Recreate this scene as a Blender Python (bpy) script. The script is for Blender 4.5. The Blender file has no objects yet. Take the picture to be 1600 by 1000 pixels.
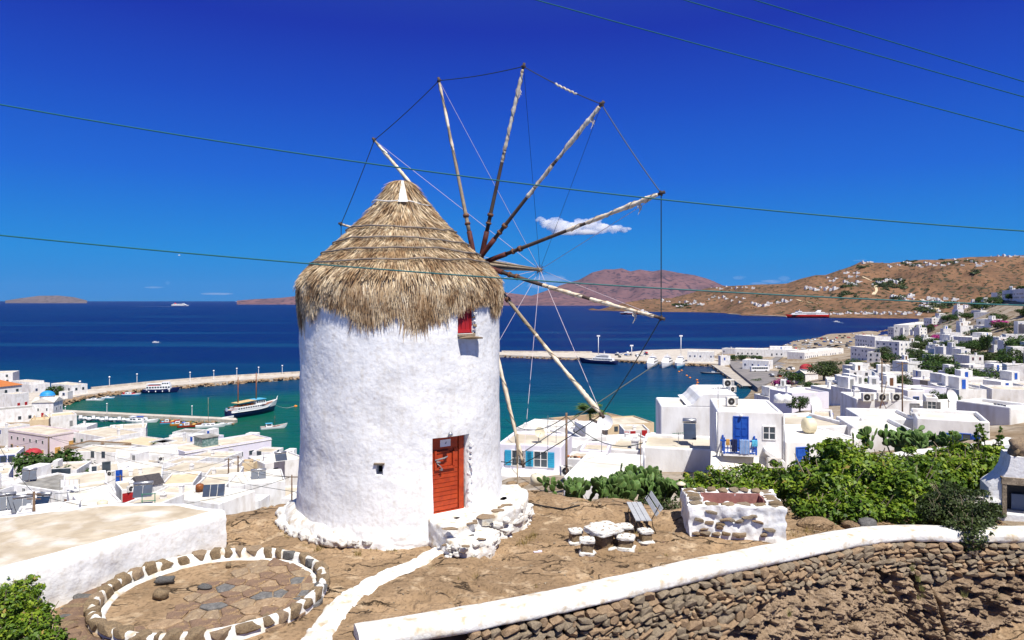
import bpy, math, random
import numpy as np
from mathutils import Vector, Matrix, noise

SC = bpy.context.scene
COL = SC.collection
R = math.radians
rnd = random.Random(7)
nr = np.random.RandomState(11)

# ------------------------------------------------------------ camera, sky, sun, exposure
FPX = 1111.1            # focal length in photo pixels (1600 wide)
HZ = 470.0              # horizon row
CZ = 50.0               # camera height above the sea
cam_d = bpy.data.cameras.new('camera'); cam = bpy.data.objects.new('camera', cam_d)
COL.objects.link(cam); SC.camera = cam
cam.location = (0, 0, CZ); cam.rotation_euler = (R(90), 0, 0)
cam_d.sensor_width = 36; cam_d.lens = 25.0
cam_d.shift_y = -(500 - HZ) / 1600.0
cam_d.clip_start = 0.1; cam_d.clip_end = 90000

SUN_EL, SUN_AZ = 60.0, 28.0     # azimuth measured from straight behind the camera, to the right
sdir = Vector((math.sin(R(SUN_AZ)) * math.cos(R(SUN_EL)), -math.cos(R(SUN_AZ)) * math.cos(R(SUN_EL)), math.sin(R(SUN_EL))))
sl = bpy.data.lights.new('sun', 'SUN'); sl.energy = 4.6; sl.angle = R(0.5); sl.color = (1.0, 0.955, 0.88)
so = bpy.data.objects.new('sun', sl); COL.objects.link(so); so.location = (30, -40, 120)
so.rotation_euler = sdir.to_track_quat('Z', 'Y').to_euler()

SKYMIX = .985; EXPO = .566
W = bpy.data.worlds.new('World'); SC.world = W; W.use_nodes = True
wn = W.node_tree.nodes; wl = W.node_tree.links
bg = wn['Background']; sky = wn.new('ShaderNodeTexSky'); sky.sky_type = 'NISHITA'
sky.sun_disc = False; sky.sun_elevation = R(SUN_EL)
sky.sun_rotation = math.atan2(sdir.x, sdir.y)
sky.altitude = 600; sky.air_density = 0.75; sky.dust_density = 0.0; sky.ozone_density = 5.0
# deep polarised blue low down: the Nishita sky is tinted by elevation, the same all the way round
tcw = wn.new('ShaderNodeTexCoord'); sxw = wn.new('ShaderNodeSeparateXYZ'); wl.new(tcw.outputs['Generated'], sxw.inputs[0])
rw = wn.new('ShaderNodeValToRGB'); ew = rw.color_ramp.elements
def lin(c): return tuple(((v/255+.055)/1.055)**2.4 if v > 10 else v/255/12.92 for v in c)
SKYST = [(0.,(46,134,208)),(.008,(44,136,212)),(.064,(33,139,219)),(.166,(30,104,214)),(.264,(27,78,196)),(.354,(27,54,174)),(.6,(56,86,148)),(1.,(92,114,150))]  # high stops paled and greyed to soften the blue fill on shadows
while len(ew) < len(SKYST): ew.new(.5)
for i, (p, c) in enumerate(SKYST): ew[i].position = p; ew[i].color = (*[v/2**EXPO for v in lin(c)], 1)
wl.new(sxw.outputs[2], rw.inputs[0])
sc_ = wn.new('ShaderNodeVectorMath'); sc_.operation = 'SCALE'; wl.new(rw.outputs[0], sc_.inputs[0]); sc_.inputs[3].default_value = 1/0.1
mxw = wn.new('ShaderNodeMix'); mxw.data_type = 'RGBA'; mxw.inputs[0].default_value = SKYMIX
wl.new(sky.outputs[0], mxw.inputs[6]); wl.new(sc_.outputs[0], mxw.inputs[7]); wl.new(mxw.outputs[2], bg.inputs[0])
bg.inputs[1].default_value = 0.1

vs = SC.view_settings
vs.view_transform = 'Standard'; vs.look = 'None'; vs.exposure = EXPO; vs.gamma = 1; vs.use_curve_mapping = False
SC.cycles.max_bounces = 10; SC.cycles.diffuse_bounces = 3; SC.cycles.glossy_bounces = 2
SC.cycles.transmission_bounces = 3; SC.cycles.transparent_max_bounces = 8; SC.cycles.volume_bounces = 8
SC.cycles.use_denoising = True; SC.cycles.caustics_reflective = False; SC.cycles.caustics_refractive = False

# ------------------------------------------------------------ helpers
def P(px, py, Y):
    """world point seen at photo pixel (px, py) at distance Y in front of the camera"""
    return Vector(((px - 800) / FPX * Y, Y, CZ - (py - HZ) / FPX * Y))
def X_(px, Y): return (px - 800) / FPX * Y
def Z_(py, Y): return CZ - (py - HZ) / FPX * Y
def Yat(py, z): return (CZ - z) * FPX / (py - HZ)

def tag(o, label=None, cat=None, group=None, kind=None):
    if label: o['label'] = label
    if cat: o['category'] = cat
    if group: o['group'] = group
    if kind: o['kind'] = kind
    return o
def empty(name, loc, rz=0, label=None, cat=None, group=None):
    o = bpy.data.objects.new(name, None); COL.objects.link(o)
    o.location = loc; o.rotation_euler = (0, 0, rz); o.empty_display_size = 0.1
    return tag(o, label, cat, group)
def link(name, me, parent=None, loc=None, rot=None, scale=None):
    o = bpy.data.objects.new(name, me); COL.objects.link(o)
    if parent: o.parent = parent
    if loc is not None: o.location = loc
    if rot is not None: o.rotation_euler = rot
    if scale is not None: o.scale = scale
    return o
def copy_tree(o, parent=None):
    c = o.copy(); COL.objects.link(c); c.parent = parent
    for ch in KIDS.get(o.name, []): copy_tree(ch, c)
    return c
KIDS = {}
def learn(o, objs):
    for x in objs:
        if x.parent: KIDS.setdefault(x.parent.name, []).append(x)

class MB:
    def __init__(s): s.v = []; s.f = []; s.m = []; s.sm = []
    def add(s, vs, fs, m=0, smooth=False):
        b = len(s.v); s.v.extend([tuple(v) for v in vs])
        for f in fs: s.f.append([i + b for i in f]); s.m.append(m); s.sm.append(smooth)
    def box(s, x0, x1, y0, y1, z0, z1, m=0, M=None, top=None):
        v = [Vector(p) for p in ((x0,y0,z0),(x1,y0,z0),(x1,y1,z0),(x0,y1,z0),(x0,y0,z1),(x1,y0,z1),(x1,y1,z1),(x0,y1,z1))]
        if M is not None: v = [M @ p for p in v]
        s.add(v, [(0,3,2,1)], m); b = len(s.v) - 8
        for f, mm in (((4,5,6,7), m if top is None else top), ((0,1,5,4), m), ((1,2,6,5), m), ((2,3,7,6), m), ((3,0,4,7), m)):
            s.f.append([i + b for i in f]); s.m.append(mm); s.sm.append(False)
        return s
    def tube(s, pts, r, n=6, m=0, cap=True):
        pts = [Vector(p) for p in pts]; k = len(pts)
        rs = r if isinstance(r, (list, tuple)) else [r] * k
        vs = []; d0 = None; ref = None
        for i, p in enumerate(pts):
            d = (pts[min(i+1, k-1)] - pts[max(i-1, 0)])
            d = d.normalized() if d.length > 1e-9 else Vector((0,0,1))
            if ref is None:
                ref = d.cross(Vector((0,0,1)) if abs(d.z) < .9 else Vector((1,0,0))).normalized()
            ref = (ref - d * ref.dot(d)).normalized(); q = d.cross(ref)
            for j in range(n):
                a = 2 * math.pi * j / n; vs.append(p + (ref * math.cos(a) + q * math.sin(a)) * rs[i])
        fs = [(i*n+j, i*n+(j+1) % n, (i+1)*n+(j+1) % n, (i+1)*n+j) for i in range(k-1) for j in range(n)]
        s.add(vs, fs, m, n > 5)
        if cap:
            b = len(s.v) - len(vs)
            s.f.append([b + j for j in range(n)][::-1]); s.m.append(m); s.sm.append(False)
            s.f.append([b + (k-1)*n + j for j in range(n)]); s.m.append(m); s.sm.append(False)
        return s
    def lathe(s, prof, n=24, c=(0,0), m=0, a0=0, a1=2*math.pi, smooth=True):
        full = abs(a1 - a0 - 2*math.pi) < 1e-6; k = n if full else n + 1
        vs = [(c[0] + r*math.cos(a0+(a1-a0)*j/n), c[1] + r*math.sin(a0+(a1-a0)*j/n), z) for r, z in prof for j in range(k)]
        fs = [(i*k+j, i*k+(j+1) % k, (i+1)*k+(j+1) % k, (i+1)*k+j) for i in range(len(prof)-1) for j in range(n)]
        s.add(vs, fs, m, smooth); return s
    def prism(s, poly, z0, z1, m=0, top=None):
        n = len(poly); vs = [(x, y, z0) for x, y in poly] + [(x, y, z1) for x, y in poly]
        s.add(vs, [tuple(range(n))[::-1]] + [(i, (i+1) % n, n+(i+1) % n, n+i) for i in range(n)], m)
        b = len(s.v) - 2*n
        s.f.append([b+n+i for i in range(n)]); s.m.append(m if top is None else top); s.sm.append(False)
        return s
    def extr(s, prof, x0, x1, m=0):
        """profile in (y, z) swept along x"""
        n = len(prof); vs = [(x0, y, z) for y, z in prof] + [(x1, y, z) for y, z in prof]
        s.add(vs, [tuple(range(n)), tuple(range(n, 2*n))[::-1]] + [(i, n+i, n+(i+1) % n, (i+1) % n) for i in range(n)], m); return s
    def mesh(s, name, mats):
        me = bpy.data.meshes.new(name); me.from_pydata(s.v, [], s.f)
        for mm in (mats if isinstance(mats, (list, tuple)) else [mats]): me.materials.append(mm)
        me.polygons.foreach_set('material_index', s.m); me.polygons.foreach_set('use_smooth', s.sm); me.update()
        return me
    def build(s, name, mats, parent=None, **k): return link(name, s.mesh(name, mats), parent, **k)

def npmesh(name, V, F, mat, smooth=False, rndattr=None, per=1):
    V = np.asarray(V, dtype=np.float32); F = np.asarray(F, dtype=np.int32)
    me = bpy.data.meshes.new(name); k = F.shape[1]
    me.vertices.add(len(V)); me.vertices.foreach_set('co', V.ravel())
    me.loops.add(F.size); me.loops.foreach_set('vertex_index', F.ravel())
    me.polygons.add(len(F)); me.polygons.foreach_set('loop_start', np.arange(0, F.size, k, dtype=np.int32))
    me.polygons.foreach_set('loop_total', np.full(len(F), k, dtype=np.int32))
    if smooth: me.polygons.foreach_set('use_smooth', np.ones(len(F), dtype=bool))
    if rndattr is not None:
        a = me.attributes.new('rnd', 'FLOAT', 'POINT'); a.data.foreach_set('value', np.asarray(rndattr, dtype=np.float32))
    me.update(calc_edges=True); me.validate()
    for mm in (mat if isinstance(mat, (list, tuple)) else [mat]): me.materials.append(mm)
    return me
def gridmesh(name, G, mat, smooth=True):
    h, w = G.shape[:2]; idx = np.arange(h*w).reshape(h, w)
    F = np.stack([idx[:-1, :-1], idx[:-1, 1:], idx[1:, 1:], idx[1:, :-1]], -1).reshape(-1, 4)
    return npmesh(name, G.reshape(-1, 3), F, mat, smooth)

# vectorised value noise (numpy), 2D/3D
_perm = nr.rand(64, 64, 64)
def vn(x, y, z=0.0):
    x = np.asarray(x, float); y = np.asarray(y, float); z = np.asarray(z, float) + np.zeros_like(x)
    xi = np.floor(x).astype(int); yi = np.floor(y).astype(int); zi = np.floor(z).astype(int)
    fx = x - xi; fy = y - yi; fz = z - zi
    fx = fx*fx*(3-2*fx); fy = fy*fy*(3-2*fy); fz = fz*fz*(3-2*fz)
    def g(a, b, c): return _perm[(xi+a) % 64, (yi+b) % 64, (zi+c) % 64]
    r = 0
    for a in (0, 1):
        for b in (0, 1):
            for c in (0, 1):
                r = r + g(a, b, c) * (fx if a else 1-fx) * (fy if b else 1-fy) * (fz if c else 1-fz)
    return r * 2 - 1
def fbm(x, y, z=0.0, o=4, g=.5):
    r = 0; a = 1; t = 0
    for i in range(o):
        r = r + a * vn(np.asarray(x)*2**i + 7.3*i, np.asarray(y)*2**i + 3.1*i, np.asarray(z)*2**i + 1.7*i); t += a; a *= g
    return r / t

# ------------------------------------------------------------ materials
MATS = {}
def newmat(name):
    m = bpy.data.materials.new(name); m.use_nodes = True
    nt = m.node_tree; return m, nt, nt.nodes, nt.links, nt.nodes['Principled BSDF']
def mat(name, col, rough=.8, col2=None, scale=3., bump=0., bscale=20., metal=0., spec=.3, detail=5., rand=0., dirt=None, dscale=1., damt=.5, coord='Object', aniso=None, bdist=.02, streak=0.):
    """noise-varied paint / stone / wood: col to col2 by noise, dirt by a second noise, bump"""
    if name in MATS: return MATS[name]
    m, nt, N, L, B = newmat(name)
    B.inputs['Roughness'].default_value = rough; B.inputs['Metallic'].default_value = metal
    B.inputs['Specular IOR Level'].default_value = spec
    tc = N.new('ShaderNodeTexCoord'); vec = tc.outputs[coord]
    if aniso:
        mp = N.new('ShaderNodeMapping'); mp.inputs['Scale'].default_value = aniso; L.new(vec, mp.inputs[0]); vec = mp.outputs[0]
    rgb = N.new('ShaderNodeRGB'); rgb.outputs[0].default_value = (*col, 1); out = rgb.outputs[0]
    def mix(fac, a, b, amt=1.):
        x = N.new('ShaderNodeMix'); x.data_type = 'RGBA'
        if amt != 1.:
            mu = N.new('ShaderNodeMath'); mu.operation = 'MULTIPLY'; L.new(fac, mu.inputs[0]); mu.inputs[1].default_value = amt; fac = mu.outputs[0]
        L.new(fac, x.inputs[0]); L.new(a, x.inputs[6])
        if isinstance(b, tuple): x.inputs[7].default_value = (*b, 1)
        else: L.new(b, x.inputs[7])
        return x.outputs[2]
    def nz(sc, det, lo, hi):
        n = N.new('ShaderNodeTexNoise'); n.inputs['Scale'].default_value = sc; n.inputs['Detail'].default_value = det; L.new(vec, n.inputs['Vector'])
        r = N.new('ShaderNodeMapRange'); r.inputs[1].default_value = lo; r.inputs[2].default_value = hi; L.new(n.outputs[0], r.inputs[0]); return r.outputs[0]
    if col2: out = mix(nz(scale, detail, .38, .62), out, col2)
    if rand:
        oi = N.new('ShaderNodeObjectInfo'); h = N.new('ShaderNodeHueSaturation'); r = N.new('ShaderNodeMapRange')
        r.inputs[3].default_value = 1 - rand; r.inputs[4].default_value = 1 + rand; L.new(oi.outputs['Random'], r.inputs[0])
        L.new(r.outputs[0], h.inputs['Value']); L.new(out, h.inputs['Color']); out = h.outputs[0]
    if dirt: out = mix(nz(dscale, 8., .5, .72), out, dirt, damt)
    if streak:      # rain marks running down the wall
        v0 = vec; mp = N.new('ShaderNodeMapping'); mp.inputs['Scale'].default_value = (1, 1, .12); L.new(tc.outputs[coord], mp.inputs[0]); vec = mp.outputs[0]
        out = mix(nz(5., 6., .52, .68), out, (.55,.50,.42), streak); vec = v0
    L.new(out, B.inputs['Base Color'])
    if bump:
        n = N.new('ShaderNodeTexNoise'); n.inputs['Scale'].default_value = bscale; n.inputs['Detail'].default_value = 8; L.new(vec, n.inputs['Vector'])
        b = N.new('ShaderNodeBump'); b.inputs['Strength'].default_value = bump; b.inputs['Distance'].default_value = bdist
        L.new(n.outputs[0], b.inputs['Height']); L.new(b.outputs[0], B.inputs['Normal'])
    MATS[name] = m; return m
def attrmat(name, stops, rough=.7, trans=0., spec=.2, patch=None, pscale=.6):
    """colour from the per-vertex random attribute 'rnd' (individual straws, leaves)"""
    m, nt, N, L, B = newmat(name)
    at = N.new('ShaderNodeAttribute'); at.attribute_name = 'rnd'
    cr = N.new('ShaderNodeValToRGB'); e = cr.color_ramp.elements
    while len(e) < len(stops): e.new(.5)
    for i, (p, c) in enumerate(stops): e[i].position = p; e[i].color = (*c, 1)
    L.new(at.outputs['Fac'], cr.inputs[0]); out = cr.outputs[0]
    if patch:
        tc = N.new('ShaderNodeTexCoord'); n = N.new('ShaderNodeTexNoise'); n.inputs['Scale'].default_value = pscale; n.inputs['Detail'].default_value = 4
        L.new(tc.outputs['Object'], n.inputs['Vector']); r = N.new('ShaderNodeMapRange'); r.inputs[1].default_value = .42; r.inputs[2].default_value = .62; L.new(n.outputs[0], r.inputs[0])
        x = N.new('ShaderNodeMix'); x.data_type = 'RGBA'; x.blend_type = 'MULTIPLY'; L.new(r.outputs[0], x.inputs[0]); L.new(out, x.inputs[6]); x.inputs[7].default_value = (*patch, 1); out = x.outputs[2]
    L.new(out, B.inputs['Base Color']); B.inputs['Roughness'].default_value = rough; B.inputs['Specular IOR Level'].default_value = spec
    if trans:
        t = N.new('ShaderNodeBsdfTranslucent'); L.new(out, t.inputs[0]); mx = N.new('ShaderNodeMixShader'); mx.inputs[0].default_value = trans
        L.new(B.outputs[0], mx.inputs[1]); L.new(t.outputs[0], mx.inputs[2]); L.new(mx.outputs[0], N['Material Output'].inputs[0])
    return m

WHITE = (.80, .80, .80)
M_plaster = mat('lime_plaster', (.80,.79,.775), .9, (.73,.725,.72), 1.7, .55, 11., dirt=(.44,.37,.28), dscale=9., damt=.38, bdist=.025, detail=10, streak=.30)
M_white = mat('whitewash', (.80,.80,.80), .9, (.68,.67,.66), .8, .35, 5., rand=.06, dirt=(.47,.42,.35), dscale=1.1, damt=.5, detail=9, aniso=(1.,1.,.45), bdist=.04)
M_limecap = mat('lime_cap', (.76,.75,.72), .9, (.66,.64,.59), 1.2, .7, 16., dirt=(.42,.31,.17), dscale=5.5, damt=.8, bdist=.02)
M_roof = mat('cream_roof', (.58,.52,.42), .95, (.44,.38,.29), .35, .2, 5., rand=.10, dirt=(.36,.32,.27), dscale=.8, damt=.5)
M_roofw = mat('white_roof', (.72,.69,.63), .95, (.60,.56,.48), .4, .2, 5., rand=.05, dirt=(.5,.44,.35), dscale=.9, damt=.35)
M_roofg = mat('grey_roof', (.30,.29,.27), .95, (.20,.19,.17), .6, .2, 5., rand=.12, dirt=(.45,.42,.36), dscale=1., damt=.5)
M_terrace = mat('terrace_lime', (.50,.43,.33), .95, (.40,.33,.24), 2.2, .6, 18., dirt=(.74,.72,.68), dscale=1.3, damt=.85)
M_pink = mat('pink_wash', (.66,.56,.60), .9, (.72,.63,.64), .6, .15, 6., dirt=(.5,.42,.38), dscale=1.2, damt=.3)
M_lilac = mat('lilac_wash', (.68,.66,.76), .9, (.74,.72,.80), .6, .15, 6., dirt=(.5,.46,.42), dscale=1.2, damt=.3)
M_sand = mat('sand_wash', (.62,.50,.33), .9, (.55,.43,.28), .8)
M_blue = mat('blue_paint', (.012,.065,.36), .45, (.02,.10,.45), 3.)
M_turq = mat('turquoise_paint', (.03,.30,.52), .5, (.04,.38,.58), 3.)
M_red = mat('red_paint', (.42,.02,.02), .5, (.32,.015,.02), 3.)
M_door = mat('orange_red_paint', (.43,.055,.012), .5, (.34,.038,.009), 5., .25, 30., dirt=(.16,.03,.02), dscale=12, damt=.5)
M_brown = mat('brown_paint', (.12,.05,.025), .6, (.17,.08,.04), 3.)
M_green = mat('green_paint', (.02,.16,.09), .5, (.03,.2,.12), 3.)
M_yellow = mat('ochre_paint', (.55,.33,.10), .6, (.5,.28,.08), 3.)
M_dark = mat('dark_opening', (.02,.02,.022), .6)
M_glass = mat('window_glass', (.03,.045,.06), .12, (.06,.08,.10), .6, spec=.6)
M_solar = mat('solar_glass', (.010,.022,.055), .35, (.015,.035,.08), 1.2, spec=.15)
M_steel = mat('galvanised_steel', (.45,.46,.48), .35, (.38,.38,.4), 6., metal=.8)
M_black = mat('black_rubber', (.02,.02,.02), .6)
M_grey = mat('grey_metal', (.25,.26,.27), .5, (.2,.2,.2), 5.)
M_wood = mat('weathered_wood', (.36,.29,.20), .85, (.24,.18,.12), 5., .4, 30., aniso=(8, 8, 1))
M_pole = mat('pole_wood', (.13,.08,.05), .85, (.19,.13,.09), 5., .3, 30.)
M_grooved = mat('grey_bench_wood', (.44,.45,.47), .8, (.34,.35,.37), 6., .4, 40., aniso=(1, 8, 1))
M_bluedome = mat('blue_dome_paint', (.02,.23,.55), .5, (.03,.28,.6), 2.)
M_reddome = mat('red_dome_paint', (.36,.02,.035), .6, (.42,.05,.05), 2.)
M_tile = mat('orange_roof_tile', (.50,.18,.05), .85, (.38,.12,.04), 4.)
M_cable = mat('green_cable', (.012,.11,.11), .5)
M_rope = mat('pale_rope', (.62,.52,.55), .9)
M_wire = mat('dark_wire', (.02,.03,.03), .5)
M_cloth = mat('rolled_sail_cloth', (.74,.66,.52), .95, (.58,.46,.32), 9., .7, 30., aniso=(1, 1, .35))
M_spar = mat('spar_wood', (.10,.07,.05), .8, (.06,.04,.035), 8., .5, 30., aniso=(1,1,.2))
M_sparred = mat('red_oxide_wood', (.12,.03,.02), .7, (.06,.02,.018), 8., .3)
M_concrete = mat('quay_concrete', (.56,.51,.44), .9, (.44,.39,.33), .25, .3, 3., dirt=(.28,.23,.18), dscale=.9, damt=.6)
M_asphalt = mat('asphalt', (.16,.15,.15), .9, (.22,.20,.19), .2, dirt=(.3,.27,.24), dscale=.3, damt=.4)
M_tank = mat('cream_plastic', (.68,.62,.45), .5, (.6,.54,.38), 2.)
M_magenta = mat('bougainvillea', (.42,.03,.22), .8)
M_orange = mat('orange_float', (.75,.22,.02), .5)
M_navy = mat('navy_hull', (.01,.02,.09), .3)
M_hullw = mat('white_hull', (.80,.80,.80), .3)
M_hullr = mat('red_hull', (.50,.02,.02), .35)
M_varnish = mat('varnished_wood', (.28,.10,.03), .4, (.2,.06,.02), 3.)
M_canvas = mat('tan_canvas', (.55,.40,.20), .9)
M_skyb = mat('sky_blue_paint', (.10,.42,.62), .4)

def rockmat(name, a, b, c, sc=1.2, crack=0, bump=.8, bd=.05):
    m, nt, N, L, B = newmat(name); B.inputs['Roughness'].default_value = .95; B.inputs['Specular IOR Level'].default_value = .15
    tc = N.new('ShaderNodeTexCoord')
    def nz(s, d, dist=0.):
        n = N.new('ShaderNodeTexNoise'); n.inputs['Scale'].default_value = s; n.inputs['Detail'].default_value = d; n.inputs['Distortion'].default_value = dist
        L.new(tc.outputs['Object'], n.inputs['Vector']); return n.outputs[0]
    def mr(x, lo, hi):
        r = N.new('ShaderNodeMapRange'); r.inputs[1].default_value = lo; r.inputs[2].default_value = hi; L.new(x, r.inputs[0]); return r.outputs[0]
    def mix(f, p, q, blend='MIX'):
        x = N.new('ShaderNodeMix'); x.data_type = 'RGBA'; x.blend_type = blend; L.new(f, x.inputs[0])
        for i, s in ((6, p), (7, q)):
            if isinstance(s, tuple): x.inputs[i].default_value = (*s, 1)
            else: L.new(s, x.inputs[i])
        return x.outputs[2]
    o = mix(mr(nz(sc*.6, 5, .8), .42, .58), a, b)
    o = mix(mr(nz(sc*2.7, 8, .4), .55, .70), o, c)
    o = mix(mr(nz(sc*14, 6), .48, .75), o, tuple(x*.55 for x in b))
    h0 = None
    if crack:
        nn = N.new('ShaderNodeTexNoise'); nn.inputs['Scale'].default_value = crack*1.5; nn.inputs['Detail'].default_value = 6; L.new(tc.outputs['Object'], nn.inputs['Vector'])
        mpc = N.new('ShaderNodeMapping'); mpc.inputs['Rotation'].default_value = (0, 0, .5); mpc.inputs['Scale'].default_value = (.55, 1.5, 1); L.new(tc.outputs['Object'], mpc.inputs[0])
        va = N.new('ShaderNodeVectorMath'); va.operation = 'MULTIPLY_ADD'; L.new(nn.outputs['Color'], va.inputs[0]); va.inputs[1].default_value = (1.1/crack,)*3; L.new(mpc.outputs[0], va.inputs[2])
        vo = N.new('ShaderNodeTexVoronoi'); vo.feature = 'DISTANCE_TO_EDGE'; vo.inputs['Scale'].default_value = crack; L.new(va.outputs[0], vo.inputs['Vector'])
        ck = mr(vo.outputs['Distance'], .035, .0); msk = mr(nz(sc*1.3, 4), .47, .6)
        mm_ = N.new('ShaderNodeMath'); mm_.operation = 'MULTIPLY'; L.new(ck, mm_.inputs[0]); L.new(msk, mm_.inputs[1]); h0 = mm_.outputs[0]
        o = mix(h0, o, tuple(x*.4 for x in b))
    L.new(o, B.inputs['Base Color'])
    n1 = nz(sc*3, 12, .6); n2 = nz(sc*22, 8)
    if h0:
        sb = N.new('ShaderNodeMath'); sb.operation = 'SUBTRACT'; L.new(n1, sb.inputs[0]); L.new(h0, sb.inputs[1]); n1 = sb.outputs[0]
    ad = N.new('ShaderNodeMath'); ad.operation = 'MULTIPLY_ADD'; L.new(n2, ad.inputs[0]); ad.inputs[1].default_value = .25; L.new(n1, ad.inputs[2])
    bp = N.new('ShaderNodeBump'); bp.inputs['Strength'].default_value = bump; bp.inputs['Distance'].default_value = bd
    L.new(ad.outputs[0], bp.inputs['Height']); L.new(bp.outputs[0], B.inputs['Normal']); return m
M_ground = rockmat('sandstone_ground', (.35,.238,.140), (.255,.172,.10), (.46,.345,.225), 1.0, crack=1.1, bump=1., bd=.10)
M_cliff = rockmat('cliff_rock', (.31,.225,.15), (.22,.155,.10), (.40,.30,.205), 2.4, bump=1., bd=.06)
M_stoneA = rockmat('wall_stone_grey', (.32,.255,.18), (.215,.17,.12), (.43,.345,.245), 6., bump=.8, bd=.02)
M_stoneB = rockmat('wall_stone_brown', (.38,.265,.165), (.27,.185,.115), (.47,.35,.23), 6., bump=.8, bd=.02)
M_stoneC = rockmat('ring_stone', (.32,.235,.145), (.21,.155,.10), (.42,.28,.12), 6., bump=.9, bd=.02)
M_stoneD = rockmat('ring_stone_grey', (.18,.175,.17), (.12,.118,.115), (.27,.25,.23), 7., bump=.9, bd=.02)
M_pave = rockmat('paving_rock', (.235,.155,.105), (.175,.115,.085), (.34,.23,.12), 4., bump=.7, bd=.02)
M_slab = rockmat('slab_rock', (.33,.24,.15), (.24,.175,.12), (.42,.33,.23), 6., bump=.7, bd=.02)
M_pinkp = mat('pink_cistern_plaster', (.37,.17,.145), .9, (.29,.13,.11), 4., .4, 14., dirt=(.16,.075,.07), dscale=5., damt=.6)
STONES = [M_stoneA, M_stoneB, M_stoneB, M_stoneA]
M_leaf = attrmat('fig_leaf', [(0,(.030,.070,.006)),(.45,(.10,.18,.012)),(.94,(.30,.38,.03)),(1,(.34,.24,.06))], .5, .25, .35)
M_leaf2 = attrmat('dark_leaf', [(0,(.02,.035,.010)),(.5,(.045,.07,.016)),(1,(.09,.12,.03))], .55, .2, .3)
M_leafg = attrmat('tree_leaf', [(0,(.018,.04,.010)),(.5,(.04,.085,.014)),(1,(.08,.14,.025))], .6, .2, .25)
M_palm = attrmat('palm_leaf', [(0,(.03,.07,.015)),(1,(.14,.21,.05))], .5, .15, .3)
M_straw = attrmat('straw', [(0,(.13,.075,.045)),(.2,(.33,.22,.135)),(.5,(.62,.48,.30)),(1,(.92,.79,.58))], .9, .12, .15, patch=(.62,.52,.44), pscale=2.6)
M_pad = mat('cactus_pad', (.055,.12,.025), .55, (.11,.18,.045), 6., .2, 30., rand=.35, dirt=(.20,.17,.07), dscale=6., damt=.35)
# ------------------------------------------------------------ sea
def seamat():
    m, nt, N, L, B = newmat('sea_water')
    g = N.new('ShaderNodeNewGeometry'); sx = N.new('ShaderNodeSeparateXYZ'); L.new(g.outputs['Position'], sx.inputs[0])
    def math_(op, a, b=None, c=None):
        n = N.new('ShaderNodeMath'); n.operation = op
        for i, s in enumerate((a, b, c)):
            if s is None: continue
            if isinstance(s, (int, float)): n.inputs[i].default_value = s
            else: L.new(s, n.inputs[i])
        return n.outputs[0]
    def mr(x, lo, hi):
        r = N.new('ShaderNodeMapRange'); r.inputs[1].default_value = lo; r.inputs[2].default_value = hi; r.interpolation_type = 'SMOOTHSTEP'; L.new(x, r.inputs[0]); return r.outputs[0]
    def nz(s, d, sc=(1,1,1)):
        mp = N.new('ShaderNodeMapping'); mp.inputs['Scale'].default_value = sc; L.new(g.outputs['Position'], mp.inputs[0])
        n = N.new('ShaderNodeTexNoise'); n.inputs['Scale'].default_value = s; n.inputs['Detail'].default_value = d; L.new(mp.outputs[0], n.inputs['Vector']); return n.outputs[0]
    def mix(f, p, q):
        x = N.new('ShaderNodeMix'); x.data_type = 'RGBA'; L.new(f, x.inputs[0])
        for i, s in ((6, p), (7, q)):
            if isinstance(s, tuple): x.inputs[i].default_value = (*s, 1)
            else: L.new(s, x.inputs[i])
        return x.outputs[2]
    # depth proxy: distance offshore, wobbling with noise; shallow sand inside the harbour
    wob = math_('MULTIPLY', math_('SUBTRACT', nz(.006, 5), .5), 260.)
    y = math_('ADD', sx.outputs[1], wob)
    left = mr(sx.outputs[0], -20., -60.)
    c = mix(mr(y, 240., 430.), (.001,.105,.090), (.001,.042,.095))
    c = mix(mr(y, 400., 680.), c, (.001,.009,.075))
    c = mix(mr(math_('MULTIPLY', mr(y, 420., 330.), left), 0., 1.), c, (.002,.085,.055))
    c = mix(math_('MULTIPLY', mr(nz(.02, 6, (1,2.2,1)), .5, .7), .55), c, (.002,.018,.06))
    c = mix(math_('MULTIPLY', mr(nz(.0035, 7, (.35,2.4,1)), .52, .66), .55), c, (.006,.060,.13))
    c = mix(math_('MULTIPLY', mr(nz(.16, 4, (.6,2,1)), .55, .72), .35), c, (.006,.075,.14))
    L.new(c, B.inputs['Base Color']); B.inputs['Roughness'].default_value = .32; B.inputs['Specular IOR Level'].default_value = .09; B.inputs['IOR'].default_value = 1.33
    h = math_('MULTIPLY_ADD', nz(.9, 4, (1,1.6,1)), .35, nz(.12, 6, (.5,1.5,1)))
    b = N.new('ShaderNodeBump'); b.inputs['Strength'].default_value = 1.; b.inputs['Distance'].default_value = 2.6; L.new(h, b.inputs['Height']); L.new(b.outputs[0], B.inputs['Normal'])
    return m
mb = MB(); mb.add([(-60000,120,0),(60000,120,0),(60000,70000,0),(-60000,70000,0)], [(0,1,2,3)])
tag(mb.build('sea', seamat()), kind='structure')

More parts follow.
